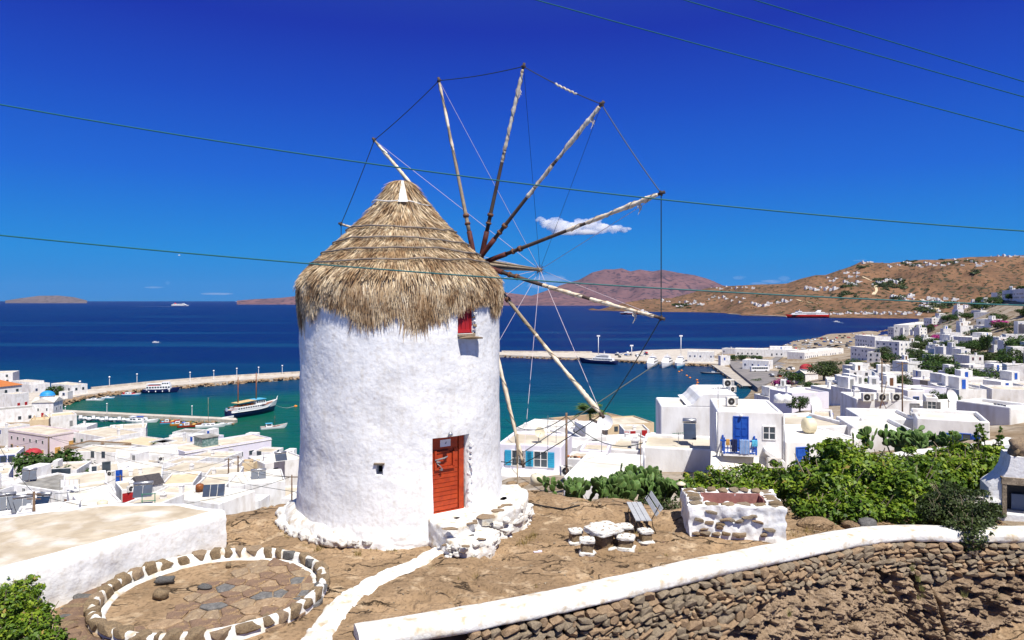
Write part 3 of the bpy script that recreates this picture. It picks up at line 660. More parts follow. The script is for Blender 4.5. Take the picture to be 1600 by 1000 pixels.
for k, t in enumerate(tips):
    d = (t-HUB); L_ = d.length; side = d.cross(AX).normalized()
    off = AX*(.12 if k % 2 else -.10)
    c0 = clothfrac[k][0]; sp = empty('sail_spar', (0,0,0)); sp.parent = wheel
    bend = [HUB + off*(1-u) + d*u + UZ*(-.05*math.sin(u*math.pi))*math.cos(k) for u in [i/24 for i in range(25)]]
    nred = 5; b = MB(); b.tube(bend[:nred], .075, 8); b.build('spar_root', M_sparred, sp)
    b = MB(); b.tube(bend[nred-1:], [.058-.024*i/(25-nred) for i in range(26-nred)], 8); b.build('spar_pole', M_spar if c0 > .2 else M_wood, sp)
    b = MB(); q = bend[6]; b.tube([q-d.normalized()*.04, q+d.normalized()*.05], .088, 8); b.build('iron_band', M_brown, sp); q = bend[5]; b = MB(); b.tube([q-d.normalized()*.03, q+d.normalized()*.03], .084, 8); b.build('iron_band', M_brown, sp)
    # rolled sail wrapped round the spar in a spiral
    u0 = max(c0, .12); pts = []; rs = []; nn = 70
    for i in range(nn):
        u = u0 + (.985-u0)*i/(nn-1); p = HUB + off*(1-u) + d*u + UZ*(-.05*math.sin(u*math.pi))*math.cos(k)
        pts.append(p); bul = .045 + .028*noise.noise(Vector((i*.16, k*3.3, 0))) + .022*abs(noise.noise(Vector((i*.55, k, 5))))
        if k in (4, 5, 7) and u > .75: bul += .028*abs(noise.noise(Vector((i*.5, k, 9))))+.012
        rs.append(max(bul*(1. if k not in (2,) else .82), .036)*min(1, (i+1)*.3)*(1 if i < nn-3 else .75))
    b = MB(); b.tube(pts, rs, 9)
    o = b.build('rolled_sail', M_cloth, sp)
    b = MB(); pt = []; 
    for i in range(nn*3):
        u = i/(nn*3-1); j = min(int(u*(nn-1)), nn-2); fr = u*(nn-1)-j; p = pts[j].lerp(pts[j+1], fr); rr = rs[j]+.006; a = u*L_*(5.5 if k > 2 else 3.2)
        pt.append(p+(side*math.cos(a)+AX*math.sin(a))*rr)
    b.tube(pt, .009, 4); b.build('lashing', M_spar if k < 3 else M_wood, sp)
    if k in (4, 5, 6, 3):
        b = MB(); q = pts[-8 if k == 4 else -14]
        for w_ in range(3): b.tube([q, q+Vector((.05*w_-.03, 0, -.12)), q+Vector((.08-.05*w_, .02, -.20-.06*w_))], [.022,.016,.006], 5)
        b.build('loose_cloth', M_cloth, sp)
    b = MB(); b.tube([t-d.normalized()*.06, t+d.normalized()*.10], .045, 6); b.tube([t-side*.07, t+side*.07], .03, 5); b.build('spar_tip', M_spar, sp)
    b = MB(); b.tube([t, nose], .0075 if k not in (3,4,8) else .006, 5); b.build('stay', M_rope if k not in (3,4) else M_wire, wheel)
for k in range(12):
    p, q = tips[k], tips[(k+1) % 12]; b = MB(); pts = [p.lerp(q, i/12)+Vector((0,0,-.05*math.sin(math.pi*i/12))) for i in range(13)]
    b.tube(pts, .0135, 5); b.build('rim_wire', M_wire, wheel)
    if k == 3:
        b = MB(); pp = [p.lerp(q, .42+.28*i/20)+Vector((0,0,-.055+.02*math.sin(i*1.7))) for i in range(21)]; b.tube(pp, [.018+.014*abs(math.sin(i*1.3)) for i in range(21)], 6); b.build('rag', M_cloth, wheel)

# plinth of whitewashed rubble round the foot
def placel(name, mesh, parent, x, y, z, sx, sy, sz, rz=None):
    return link(name, mesh, parent, loc=(x, y, z), rot=(rnd.uniform(-.15,.15), rnd.uniform(-.15,.15), rnd.uniform(0,6.3) if rz is None else rz), scale=(sx, sy, sz))
WL = [lump_mesh('white_rubble', M_limecap, i, 3, .32, .5, 1.7) for i in range(5)]
plinth = empty('plinth', (0,0,0)); plinth.parent = mill
b = MB()
V = []; na = 90
for i in range(na+1):
    a = R(-105+100*i/na); w_ = np.interp(math.degrees(a), [-105,-90,-60,-30,-5], [.1,.30,.27,.12,.03]); n_ = noise.noise(Vector((math.cos(a)*5, math.sin(a)*5, 1)))
    for rr, z in ((2.42,45.12),(2.5+w_*.5,45.02+.05*n_),(2.52+w_*1.0+.06*n_,44.92+.05*n_),(2.56+w_*1.15+.10*n_,44.70),(2.6+w_*1.2+.10*n_,44.4)): V.append((MX+rr*math.sin(a), MY-rr*math.cos(a), z - .0))
G = np.array(V).reshape(na+1, 5, 3); link('plinth_mass', gridmesh('plinth_mass', G, M_limecap), plinth)
for i in range(34):
    a = -95 + 92*i/33 + rnd.uniform(-1.5,1.5); w_ = np.interp(a, [-105,-90,-60,-30,-5], [.05,.26,.26,.12,.02]); p = on_wall(a, 44.72+rnd.uniform(-.05,.06), w_+.06)
    s_ = rnd.uniform(.09,.19)*np.interp(a, [-95,-30,-3],[1,.9,.5]); placel('rubble_stone', WL[i % 5], plinth, p.x, p.y, p.z, s_*1.25, s_, s_*.8)
# door steps
steps = empty('door_steps', (0,0,0)); steps.parent = mill
def blob_prism(name, poly, z0, z1, parent, material, amp=.05, nsub=7, seed=0, round_=.06):
    """lumpy limewashed block over a footprint polygon (kept as one smooth part)"""
    c = Vector((sum(p[0] for p in poly)/len(poly), sum(p[1] for p in poly)/len(poly))); pts = []
    for i, p in enumerate(poly):
        q = poly[(i+1) % len(poly)]; m = max(2, int(math.hypot(q[0]-p[0], q[1]-p[1])/.05))
        for j in range(m): pts.append((p[0]+(q[0]-p[0])*j/m, p[1]+(q[1]-p[1])*j/m))
    rings = []; nz_ = max(3, int((z1-z0)/.05))
    for j in range(nz_+1): rings.append((1., z0+(z1-z0-round_)*j/nz_))
    rings += [(.985, z1-round_*.4), (.955, z1)]
    for u in (.85,.7,.5,.3,.12): rings.append((u, z1))
    G = np.zeros((len(rings), len(pts)+1, 3))
    for j, (u, z) in enumerate(rings):
        for i in range(len(pts)+1):
            p = pts[i % len(pts)]; x = c.x+(p[0]-c.x)*u; y = c.y+(p[1]-c.y)*u; v = Vector((x, y, z))
            n1 = noise.noise(v*3.3+Vector((seed,0,0)))*amp + noise.noise(v*9+Vector((seed,0,0)))*amp*.45
            dx, dy = (p[0]-c.x), (p[1]-c.y); dl = math.hypot(dx, dy) or 1
            G[j, i] = (x+dx/dl*n1*(u > .9), y+dy/dl*n1*(u > .9), z + (n1*.55 if u < .97 else n1*.3*(z-z0)/(z1-z0)))
    return link(name, gridmesh(name, G, material), parent)
def wp(deg, out): p = on_wall(deg, 0, out); return (p.x, p.y)
blob_prism('step', [wp(23,-.3),wp(22,.32),wp(26,.75),wp(36,.78),wp(43,.62),wp(47,.3),wp(47,-.3)], 44.35, 45.20, steps, M_limecap, .05, seed=1)
blob_prism('step', [wp(24.5,.6),wp(25,.95),wp(29,1.25),wp(38,1.3),wp(44,1.05),wp(47,.5)], 44.35, 44.98, steps, M_limecap, .07, seed=2)
for (x, y, z, sx, sy, r_) in ((703,826,45.21,.20,.09,.1),(738,817,45.21,.13,.06,.2),(728,853,44.97,.10,.045,0),(752,842,44.99,.12,.07,.3),(694,851,45.0,.06,.03,.3)):
    Y = Yat(y, z); s = link('tread_stone', stone_mesh('tread_stone', M_slab, 22, .5, int(x)), steps, loc=(X_(x, Y), Y, z-.005), rot=(0,0,r_), scale=(sx, sy, .028))
blob_prism('side_bench', [wp(48,-.2),wp(47.5,.35),wp(53,.72),wp(63,.80),wp(76,.78),wp(90,.66),wp(103,.45),wp(106,-.2)], 44.3, 45.22, steps, M_limecap, .06, seed=3)
for (x, y, z, sx, sy) in ((760,806,45.24,.24,.17),(778,797,45.24,.17,.08),(792,789,45.24,.16,.07),(783,792,45.24,.10,.05),(742,813,45.22,.06,.04)):
    Y = Yat(y, z); s = link('tread_stone', stone_mesh('tread_stone', M_slab, 22, .5, int(x)+3), steps, loc=(X_(x, Y), Y, z-.01), rot=(0,0,.3), scale=(sx, sy, .035))
for i in range(46):
    a = rnd.uniform(49, 104); z = rnd.uniform(44.55, 45.12); p = on_wall(a, z, .66*(1 if a < 90 else .8)+.05); s_ = rnd.uniform(.07,.13)
    placel('rubble_stone', WL[i % 5], steps, p.x, p.y, p.z, s_*1.4, s_, s_*.7)
for i in range(30):
    a = rnd.uniform(24, 48); z = rnd.uniform(44.6, 44.9); p = on_wall(a, z, np.interp(a,[24,28,38,44,48],[.85,1.12,1.2,1.0,.6])+.02); s_ = rnd.uniform(.05,.10)
    placel('rubble_stone', WL[i % 5], steps, p.x, p.y, p.z, s_*1.5, s_, s_*.7)
# ------------------------------------------------------------ retaining wall with limewashed coping
seg = np.concatenate([[0], np.cumsum(np.hypot(np.diff(_wx), np.diff(_wy)))]); LW = seg[-1]
def wpt(s):
    x = np.interp(s, seg, _wx); y = np.interp(s, seg, _wy); e = .5
    x2 = np.interp(s+e, seg, _wx); y2 = np.interp(s+e, seg, _wy); x1 = np.interp(s-e, seg, _wx); y1 = np.interp(s-e, seg, _wy)
    dx, dy = x2-x1, y2-y1; l = np.hypot(dx, dy)+1e-9
    return x, y, dy/l, -dx/l        # point on the inner edge and the outward normal (towards the camera)
rwall = empty('retaining_wall', (0,0,0), 0, 'long curved dry stone retaining wall with thick white coping in the bottom right foreground', 'wall')
ss = np.linspace(.0, LW, 420); cx_, cy_, nx_, ny_ = wpt(ss)
prof_c = [(-.03,-.30),(-.03,-.06),(.0,-.015),(.06,.0),(.16,.012),(.28,.012),(.40,.0),(.48,-.02),(.535,-.06),(.55,-.11),(.555,-.165),(.545,-.215),(.50,-.235),(.40,-.24)]
G = np.zeros((len(ss), len(prof_c), 3))
for j, (o_, h_) in enumerate(prof_c):
    n_ = fbm(ss*1.3, np.full_like(ss, j*.35), 2, 4); n2 = fbm(ss*3.4, np.full_like(ss, j*.6), 6, 4)
    low = j > 9
    G[:, j, 0] = cx_+nx_*(o_+n_*.03*(j>5)+n2*.018*(j>5)); G[:, j, 1] = cy_+ny_*(o_+n_*.03*(j>5)+n2*.018*(j>5)); G[:, j, 2] = ZCAP+h_+n_*.02+n2*(.035 if low else .006)
link('coping', gridmesh('coping', G[:, ::-1], M_limecap), rwall)
b = MB(); e0 = G[0]; b.add([tuple(p) for p in e0]+[(e0[0][0], e0[0][1]-.02, 42.5), (e0[-1][0], e0[-1][1], 42.5)], [tuple(range(len(prof_c)))+(len(prof_c)+1, len(prof_c))]); b.build('wall_end', M_limecap, rwall)
# face: a stone at (s, depth t below the coping)
def facep(s, t, out=0.):
    x, y, nx, ny = wpt(s); o_ = .50 + .10*t + out; return Vector((x+nx*o_, y+ny*o_, ZCAP-.22-t)), math.atan2(nx, -ny)
RL = [(1000,1100),(1060,1040),(1110,1000),(1162,964),(1203,928),(1287,902),(1340,893),(1366,884),(1400,896),(1453,905),(1520,903),(1600,900),(1800,895)]
def rock_t(s):
    x, y, nx, ny = wpt(s); px = 800+FPX*(x+nx*.55)/(y+ny*.55); Yf = y+ny*.6
    return max(.25, (ZCAP-.22) - Z_(np.interp(px, *zip(*RL)), Yf)), px
ST = [stone_mesh('stone', [M_stoneA, M_stoneB, M_stoneB, M_stoneA, M_stoneA][i % 5], 22, [.72,.5,.62,.8][i % 4], 100+i) for i in range(18)]
cand = []; t = .02; row = 0
while t < 1.75:
    h = rnd.choice([.09,.11,.13,.15,.17,.20]); s = .2+rnd.random()*.2
    while s < LW-2.2:
        w_ = h*rnd.uniform(1.1, 3.0); w_ = min(max(w_, .10), .46)
        wob = .05*noise.noise(Vector((s*.9, row*.4, 0))); tt = t+h*.5+wob
        rt, px = rock_t(s+w_/2)
        if tt < rt+.03 and px > 735: cand.append((s+w_/2, tt, w_, h, px))
        s += w_*.93
    t += h*.88; row += 1
def seen(c):
    p, _ = facep(c[0], c[1]); py = HZ-(p.z-CZ)/p.y*FPX; return py < 1004 and c[4] < 1606
cand.sort(key=lambda c: -(c[2]*c[3]/wpt(c[0])[1]**2)*(1 if seen(c) else .01))
sv, sf = [], []; extra_bm = MB()
for i, (s, tt, w_, h, px) in enumerate(cand):
    p, az = facep(s, tt, rnd.uniform(-.035, .045)); me = ST[rnd.randrange(18)]
    rot = Matrix.Rotation(-az if False else az, 4, 'Z') @ Matrix.Rotation(rnd.uniform(-.28,.28), 4, 'Y') @ Matrix.Rotation(rnd.uniform(-.2,.2), 4, 'X') @ Matrix.Diagonal((w_*.54*rnd.uniform(.92,1.08), .14, h*.57*rnd.uniform(.88,1.12), 1))
    M = Matrix.Translation(p) @ rot
    if i < 298:
        o = link('stone', me, rwall); o.matrix_local = M
    else: extra_bm.add([M @ v.co for v in me.vertices], [tuple(f.vertices) for f in me.polygons], 0 if me.materials[0] == M_stoneA else 1)
tag(extra_bm.build('small_stones', [M_stoneA, M_stoneB], rwall), kind='stuff')
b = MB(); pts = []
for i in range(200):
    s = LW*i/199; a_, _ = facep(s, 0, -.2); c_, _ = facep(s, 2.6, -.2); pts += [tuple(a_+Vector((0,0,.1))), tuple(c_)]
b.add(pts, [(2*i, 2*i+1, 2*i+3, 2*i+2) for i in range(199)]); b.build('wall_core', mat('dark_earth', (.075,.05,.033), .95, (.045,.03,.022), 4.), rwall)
# bedrock under the wall
ns, nt2 = 640, 230; S_ = np.linspace(1.5, LW, ns); T_ = np.linspace(0, 1, nt2)
x_, y_, nx2, ny2 = wpt(S_); Gc = np.zeros((nt2, ns, 3)); rt_ = np.array([rock_t(s)[0] for s in S_])
U, SS_ = np.meshgrid(T_, S_, indexing='ij')
tt_ = rt_[None]-.10 + U*(3.3-rt_[None])
crag = fbm(SS_*1.0, tt_*.9, 1.5, 4); rid = 1-np.abs(fbm(SS_*2.2+tt_*1.1, tt_*1.5, 4.4, 5, .6))*2.4; fine = fbm(SS_*6, tt_*11+SS_*2.5, 6.6, 5, .65); fine2 = 1-np.abs(fbm(SS_*9+tt_*3, tt_*16, 2.6, 4, .6))*2
top = np.clip(U*3.3/.22, 0, 1)
out_ = .42 + .10*tt_ + top*(.16+.20*np.clip(tt_-rt_[None], 0, 3)) + top*(crag*.26 + (rid-.5)*.16 + fine*.17 + (fine2-.5)*.05 - .30*np.clip((fbm(SS_*2.4+tt_*2.0, tt_*4.6-SS_, 9.3, 4)-.12)*4, 0, 1) - .16*np.clip((fbm(SS_*5+tt_*3.0, tt_*9-SS_, 3.9, 4)-.15)*4, 0, 1))
pxs_ = 800+FPX*x_/y_
for cpx, cw, dep, tlen, sh in ((1402,.13,.55,.75,.10),(1440,.20,.6,.33,.0),(1310,.08,.25,.6,.05),(1500,.12,.35,.35,0),(1360,.05,.25,1.2,.15),(1225,.2,.3,.5,0),(1415,.03,.35,1.9,.22)):
    s0 = np.interp(cpx, pxs_, S_); out_ -= dep*np.exp(-((SS_-s0-sh*tt_)/cw)**2)*np.clip(1-(tt_-rt_[None])/tlen, 0, 1)*(tt_ > rt_[None]-.05)
Gc[..., 0] = x_[None]+nx2[None]*out_; Gc[..., 1] = y_[None]+ny2[None]*out_; Gc[..., 2] = ZCAP-.22-tt_ + fine*.03*top
tag(link('bedrock', gridmesh('bedrock', Gc[::-1], M_cliff)), kind='structure')
lx = np.linspace(-2.6, 17, 120); ly = np.linspace(2, 17, 90); LX, LY = np.meshgrid(lx, ly)
LZ = 40.9 + np.clip((LX-6)*.34, 0, 2.2) + np.clip((LY-13)*.12, -.3, .4) + fbm(LX*.7, LY*.7, 3.2)*.12 + fbm(LX*3, LY*3, 3.2)*.03
tag(link('lower_path', gridmesh('lower_path', np.stack([LX, LY, LZ], -1), M_ground)), kind='structure')

# ------------------------------------------------------------ limewashed footpath strip
cl = [(688,858,30),(668,868,30),(645,882,34),(615,894,36),(580,908,38),(552,925,42),(530,945,44),(512,968,46),(496,990,50),(480,1015,54),(455,1050,60)]
t_ = np.linspace(0, len(cl)-1, 160); px_ = np.interp(t_, range(len(cl)), [c[0] for c in cl]); py_ = np.interp(t_, range(len(cl)), [c[1] for c in cl]); hw = np.interp(t_, range(len(cl)), [c[2]*.5 for c in cl])
Yc = (CZ-GZ0-.02)*FPX/(py_-HZ); Xc = (px_-800)/FPX*Yc; dx = np.gradient(Xc); dy = np.gradient(Yc); l_ = np.hypot(dx, dy); NX, NY = -dy/l_, dx/l_; WD = hw/FPX*Yc*.92
G = np.zeros((160, 15, 3))
for j in range(15):
    u = -1+2*j/14; ed = 1+.16*fbm(t_*3.1, np.full(160, 1.+np.sign(u)*3), 2, 3) + .07*fbm(t_*11, np.full(160, np.sign(u)*2.), 5, 3)
    G[:, j, 0] = Xc+NX*WD*u*ed; G[:, j, 1] = Yc+NY*WD*u*ed
    zg = gp(G[:, j, 0], G[:, j, 1]); G[:, j, 2] = zg + (.05+.02*fbm(t_*5, np.full(160, j*.5), 3, 4))*(1-abs(u)**6)-.012*(abs(u) > .99)
pth = link('whitewashed_path', gridmesh('whitewashed_path', G, M_limecap)); tag(pth, kind='structure')

# ------------------------------------------------------------ terrace roof, lower left
ter = empty('terrace_roof', (0,0,0), 0, 'flat whitewashed roof slab with sandy stained top in the left foreground', 'roof')
TP = [(-6.22,15.42),(-8.22,12.25),(-10.4,9.0),(-14.5,10.5),(-12.2,14.4),(-10.6,15.2),(-8.9,15.95),(-7.3,15.95)]
def rimprism(poly, z0, z1, name, m1, parent, wob=.03, seed=0):
    c = Vector((sum(p[0] for p in poly)/len(poly), sum(p[1] for p in poly)/len(poly))); pts = []
    for i, p in enumerate(poly):
        q = poly[(i+1) % len(poly)]; m = max(2, int(math.hypot(q[0]-p[0], q[1]-p[1])/.05))
        for j in range(m): pts.append((p[0]+(q[0]-p[0])*j/m, p[1]+(q[1]-p[1])*j/m))
    rings = [(0., z0+(z1-z0)*j/14) for j in range(13)] + [(.02,z1-.03),(.05,z1),(.2,z1+.012),(.30,z1+.005)]
    G = np.zeros((len(rings), len(pts)+1, 3))
    for i in range(len(pts)+1):
        p = pts[i % len(pts)]; d = c-Vector(p); d.normalize()
        for j, (u, z) in enumerate(rings):
            v = Vector((p[0], p[1], z)); n1 = noise.noise(v*1.1+Vector((seed,0,0)))*wob + noise.noise(v*5)*wob*.5
            G[j, i] = (p[0]+d.x*(u+(n1 if j < 14 else 0)), p[1]+d.y*(u+(n1 if j < 14 else 0)), z+(noise.noise(v*2.2)*.02 if j > 10 else 0))
    link(name, gridmesh(name, G, m1), parent); return G[-1]
last = rimprism(TP, 44.0, 45.47, 'wall', M_plaster, ter, .06)
b = MB(); cxx = last[:-1].mean(0); n = len(last)-1
gxx = np.linspace(0, 1, 26); Gt = np.zeros((26, n+1, 3))
for j, u in enumerate(gxx):
    Gt[j] = last*(1-u)+cxx*u; Gt[j, :, 2] += (fbm(Gt[j,:,0]*1.2, Gt[j,:,1]*1.2, 3)*.03 + fbm(Gt[j,:,0]*7, Gt[j,:,1]*7, 3)*.012 + .0)*(u > 0)
link('roof_surface', gridmesh('roof_surface', Gt, M_terrace), ter)

# ------------------------------------------------------------ threshing floor: ring of upright stones, paving inside
TC = Vector((-5.38, 12.86, GZ0)); TR = 1.93
thr = empty('threshing_floor', TC, 0, 'round stone threshing floor ringed by upright stones with white joints, lower left', 'threshing floor')
ZR = GZ0+.30
def ringgrid(r0, r1, z0, z1, nm, m_, amp, seed, n=220, a0=0., a1=2*math.pi, par=thr):
    pr_ = [(r0,z0),(r0,z1-.04),(r0+.03,z1),((r0+r1)/2,z1+.015),(r1-.03,z1),(r1,z1-.04),(r1,z0)]
    G = np.zeros((len(pr_), n+1, 3)); a = np.linspace(a0, a1, n+1)
    for j, (r, z) in enumerate(pr_):
        rr = r + amp*fbm(np.cos(a)*4+seed, np.sin(a)*4, j*.5, 3); G[j, :, 0] = rr*np.sin(a); G[j, :, 1] = -rr*np.cos(a); G[j, :, 2] = z-GZ0 + amp*.6*fbm(np.cos(a)*6, np.sin(a)*6+seed, 3+j*.3, 3)
    return link(nm, gridmesh(nm, G, m_), par)
ringgrid(TR-.10, TR+.05, GZ0-.2, GZ0+.215, 'mortar_ring', M_limecap, .03, 1)
ringgrid(TR-.24, TR-.10, GZ0-.2, GZ0+.06, 'mortar_foot', M_limecap, .05, 4)
RS = [stone_mesh('ring_stone', [M_stoneC, M_stoneC, M_slab, M_stoneC, M_stoneD, M_stoneC][i % 6], 30, .92, 300+i) for i in range(9)]
a = 0.; k = 0
while a < 2*math.pi-.04:
    wd = min(rnd.uniform(.20, .42)/TR*1.02, 2*math.pi-a); am = a+wd/2; hh = rnd.uniform(.09,.115)
    gap = rnd.uniform(.03,.07)/TR
    o = link('ring_stone', RS[rnd.randrange(9)], thr, loc=(math.sin(am)*(TR-.02+rnd.uniform(-.02,.02)), -math.cos(am)*(TR-.02), .15+rnd.uniform(-.02,.02)), rot=(rnd.uniform(-.06,.06), rnd.uniform(-.05,.05), am), scale=((wd-gap)*TR*.55, .125, hh))
    a += wd; k += 1
# lower tier of flat kerb stones round the left side
FS = [stone_mesh('kerb_stone', [M_pave, M_stoneD, M_pave, M_stoneC][i % 4], 26, .7, 340+i) for i in range(8)]
ringgrid(TR+.08, TR+.52, GZ0-.5, GZ0+.05, 'mortar_tier', M_pave, .04, 8, 160, R(-150), R(8))
for i in range(33):
    am = R(-148+153*i/32)
    link('kerb_stone', FS[i % 8], thr, loc=(math.sin(am)*(TR+.33+rnd.uniform(-.03,.04)), -math.cos(am)*(TR+.33), .035+rnd.uniform(-.02,.02)), rot=(rnd.uniform(-.08,.08),rnd.uniform(-.08,.08),am), scale=(rnd.uniform(.09,.12), rnd.uniform(.16,.22), .06))
    if i < 27:
        link('kerb_stone', FS[(i+3) % 8], thr, loc=(math.sin(am)*(TR+.52+rnd.uniform(-.02,.04)), -math.cos(am)*(TR+.52), -.12+rnd.uniform(-.03,.03)), rot=(rnd.uniform(-.1,.1),rnd.uniform(-.1,.1),am), scale=(rnd.uniform(.08,.12), .12, rnd.uniform(.07,.11)))
# floor of earth with irregular paving, joints sunk
fl = np.linspace(0, 1, 40); A_ = np.linspace(0, 2*np.pi, 150); Gf = np.zeros((40, 150, 3))
for j, u in enumerate(fl):
    r = u*(TR-.12); Gf[j, :, 0] = r*np.cos(A_); Gf[j, :, 1] = r*np.sin(A_); Gf[j, :, 2] = .035+fbm(Gf[j,:,0]*1.4, Gf[j,:,1]*1.4, 2)*.03
link('earth_floor', gridmesh('earth_floor', Gf, M_ground), thr)
sites = []; tries = 0
while len(sites) < 125 and tries < 9000:
    tries += 1; p = (rnd.uniform(-1.8,1.8), rnd.uniform(-1.8,1.8))
    if math.hypot(*p) > 1.72: continue
    if all(math.hypot(p[0]-q[0], p[1]-q[1]) > (.19 + .14*((q[0]*7.13) % 1)) for q in sites): sites.append(p)
def voro(i, clipr=.34, shrink=.014):
    c = sites[i]; poly = [(c[0]+clipr*math.cos(2*math.pi*k/14), c[1]+clipr*math.sin(2*math.pi*k/14)) for k in range(14)]
    for j, q in enumerate(sites):
        if j == i or math.hypot(q[0]-c[0], q[1]-c[1]) > 2*clipr: continue
        dx, dy = q[0]-c[0], q[1]-c[1]; d = math.hypot(dx, dy); dx /= d; dy /= d; lim = d/2-shrink; out = []
        for k in range(len(poly)):
            a_, b_ = poly[k], poly[(k+1) % len(poly)]; da = (a_[0]-c[0])*dx+(a_[1]-c[1])*dy-lim; db = (b_[0]-c[0])*dx+(b_[1]-c[1])*dy-lim
            if da <= 0: out.append(a_)
            if da*db < 0: u = da/(da-db); out.append((a_[0]+(b_[0]-a_[0])*u, a_[1]+(b_[1]-a_[1])*u))
        poly = out
        if len(poly) < 3: return None
    return poly
for i, c in enumerate(sites):
    if c[0] < -.35 and c[1] > -1.1 + .2*math.sin(i): continue       # bare earth on the left half
    if c[0] < .05 and c[1] > .5: continue
    po = voro(i)
    if not po or len(po) < 3: continue
    po = [(x+rnd.uniform(-.012,.012)-c[0], y+rnd.uniform(-.012,.012)-c[1]) for x, y in po]
    b = MB(); n = len(po); z1 = .058+rnd.uniform(-.006,.012)
    b.add([(x,y,0) for x,y in po]+[(x,y,z1-.012) for x,y in po]+[(x*.86,y*.86,z1+rnd.uniform(-.002,.004)) for x,y in po], [(i_, (i_+1)%n, n+(i_+1)%n, n+i_) for i_ in range(n)]+[(n+i_, n+(i_+1)%n, 2*n+(i_+1)%n, 2*n+i_) for i_ in range(n)]+[tuple(range(2*n, 3*n))])
    b.build('paving_stone', [M_pave, M_pave, M_stoneB, M_slab][i % 4] if i % 9 else M_stoneD, thr, loc=(c[0], c[1], 0))
LS = [lump_mesh('loose_rock', [M_stoneD, M_stoneC][i % 2], 20+i, 2, .4, .5) for i in range(4)]
for nm, px, py, sx, sy, sz, lb in (('loose_rock',258,908,.17,.09,.07,'grey loose rock inside the threshing floor, the one farther back'),('loose_rock',251,932,.14,.11,.09,'rounded grey loose rock inside the threshing floor, nearest its front left'),('loose_rock',320,917,.16,.09,.04,'flat dark rock lying at the middle of the threshing floor'),('loose_rock',357,884,.08,.05,.05,'small dark rock at the back of the threshing floor')):
    Y = Yat(py, GZ0+.08); o = link(nm, LS[int(px) % 4], None, loc=(X_(px, Y), Y, GZ0+.05+sz*.7), rot=(0,0,px), scale=(sx, sy, sz)); tag(o, lb, 'rock')

# ------------------------------------------------------------ stone table and stools
def ground_at(px, py, z=GZ0):
    for _ in range(4):
        Y = Yat(py, z); z = gpf(X_(px, Y), Y)
    return X_(px, Y), Y, z
def stone_seat(px, py, w, h, rz, label, nm='stone_stool', cat='stool', seed=0, skirt=True):
    x, y, z = ground_at(px, py); y += w*.35
    t = empty(nm, (x, y, z), rz, label, cat)
    link('pedestal', lump_mesh('pedestal', M_stoneC, seed, 3, .22, .8, 2.2), t, loc=(0,0,h*.36), scale=(w*.44, w*.42, h*.48))
    link('top_slab', lump_mesh('top_slab', M_limecap, seed+5, 3, .12, .88, 1.2), t, loc=(0,0,h*.86), scale=(w*.54, w*.50, h*.15))
    if skirt: link('lime_skirt', lump_mesh('lime_skirt', M_limecap, seed+9, 3, .25, .7), t, loc=(0,-.02,.01), scale=(w*.57, w*.54, h*.17))
    r = random.Random(seed)
    for i in range(4): link('inset_stone', stone_mesh('inset_stone', M_stoneC, 14, .4, seed+i), t, loc=((i % 2-.5)*w*.5, (i//2-.5)*w*.45, h*1.0), rot=(0,0,r.random()*3), scale=(w*.11, w*.07, .014))
    return t
stone_seat(900,850,.28,.30,.2,'squat stone stool with white top, leftmost beside the stone table',seed=1)
stone_seat(918,867,.30,.32,-.1,'square stone stool with white top, nearest in front of the stone table',seed=2)
stone_seat(935,839,.27,.28,.3,'small stone stool half hidden behind the white stone table',seed=3)
stone_seat(977,842,.32,.28,.1,'round stone stool with white top, just behind the right end of the stone table',seed=4)
stone_seat(980,858,.34,.28,-.3,'low stone stool with broad white skirt in front of the bench',seed=5)
stone_seat(1010,851,.29,.28,.2,'stone stool with white top under the slatted bench',seed=6)
x, y, z = ground_at(946, 860); y += .30
tb = empty('stone_table', (x, y, z), R(38), 'low square stone table with white speckled top among the stone stools', 'table')
link('pedestal', lump_mesh('pedestal', M_stoneC, 31, 3, .2, .7), tb, loc=(0,0,.13), scale=(.19,.16,.20))
link('table_top', lump_mesh('table_top', M_limecap, 33, 4, .09, .9), tb, loc=(0,0,.36), scale=(.36,.30,.065))
for i in range(9):
    link('inset_stone', stone_mesh('inset_stone', M_slab, 16, .5, 70+i), tb, loc=(-.21+.21*(i % 3), -.17+.17*(i//3), .418), rot=(0,0,i), scale=(.06,.04,.014))
link('foot_stone', lump_mesh('foot_stone', M_stoneC, 35, 3, .2, .6), tb, loc=(.24,-.14,.02), scale=(.06,.05,.11))
link('foot_stone', lump_mesh('foot_stone', M_limecap, 36, 2, .2, .6), tb, loc=(-.02,-.28,-.0), scale=(.13,.05,.05))
# ------------------------------------------------------------ slatted bench seen from its end
x, y, z = ground_at(1005, 838)
bn = empty('slatted_bench', (2.98, 16.75, gpf(2.98,16.3)), R(-1), 'grey slatted garden bench standing end-on behind the stone stools', 'bench')
zs = .52
for i in range(3):
    b = MB(); b.box(-.24+i*.165, -.24+i*.165+.15, -.62, .62, zs, zs+.03); b.build('seat_slat', M_grooved, bn)
for i in range(2):
    b = MB(); M = Matrix.Translation((.42+.12*i, 0, zs+.24+.17*i)) @ Matrix.Rotation(R(-54), 4, 'Y'); b.box(-.075, .075, -.62, .62, -.014, .014, M=M); b.build('back_slat', M_grooved, bn)
for sy in (-.5, .5):
    b = MB(); b.tube([(-.27,sy,-.05),(-.16,sy,zs-.02),(.24,sy,zs-.02)], .014, 6); b.build('leg', M_black, bn)
    b = MB(); b.tube([(.42,sy,-.05),(.30,sy,.3),(.28,sy,zs),(.52,sy,zs+.52)], .014, 6); b.build('leg', M_black, bn)
    b = MB(); b.tube([(.36,sy,.1),(-.2,sy,zs-.04)], .010, 5); b.build('brace', M_black, bn)
bn.scale = (.74, 1.18, .62)
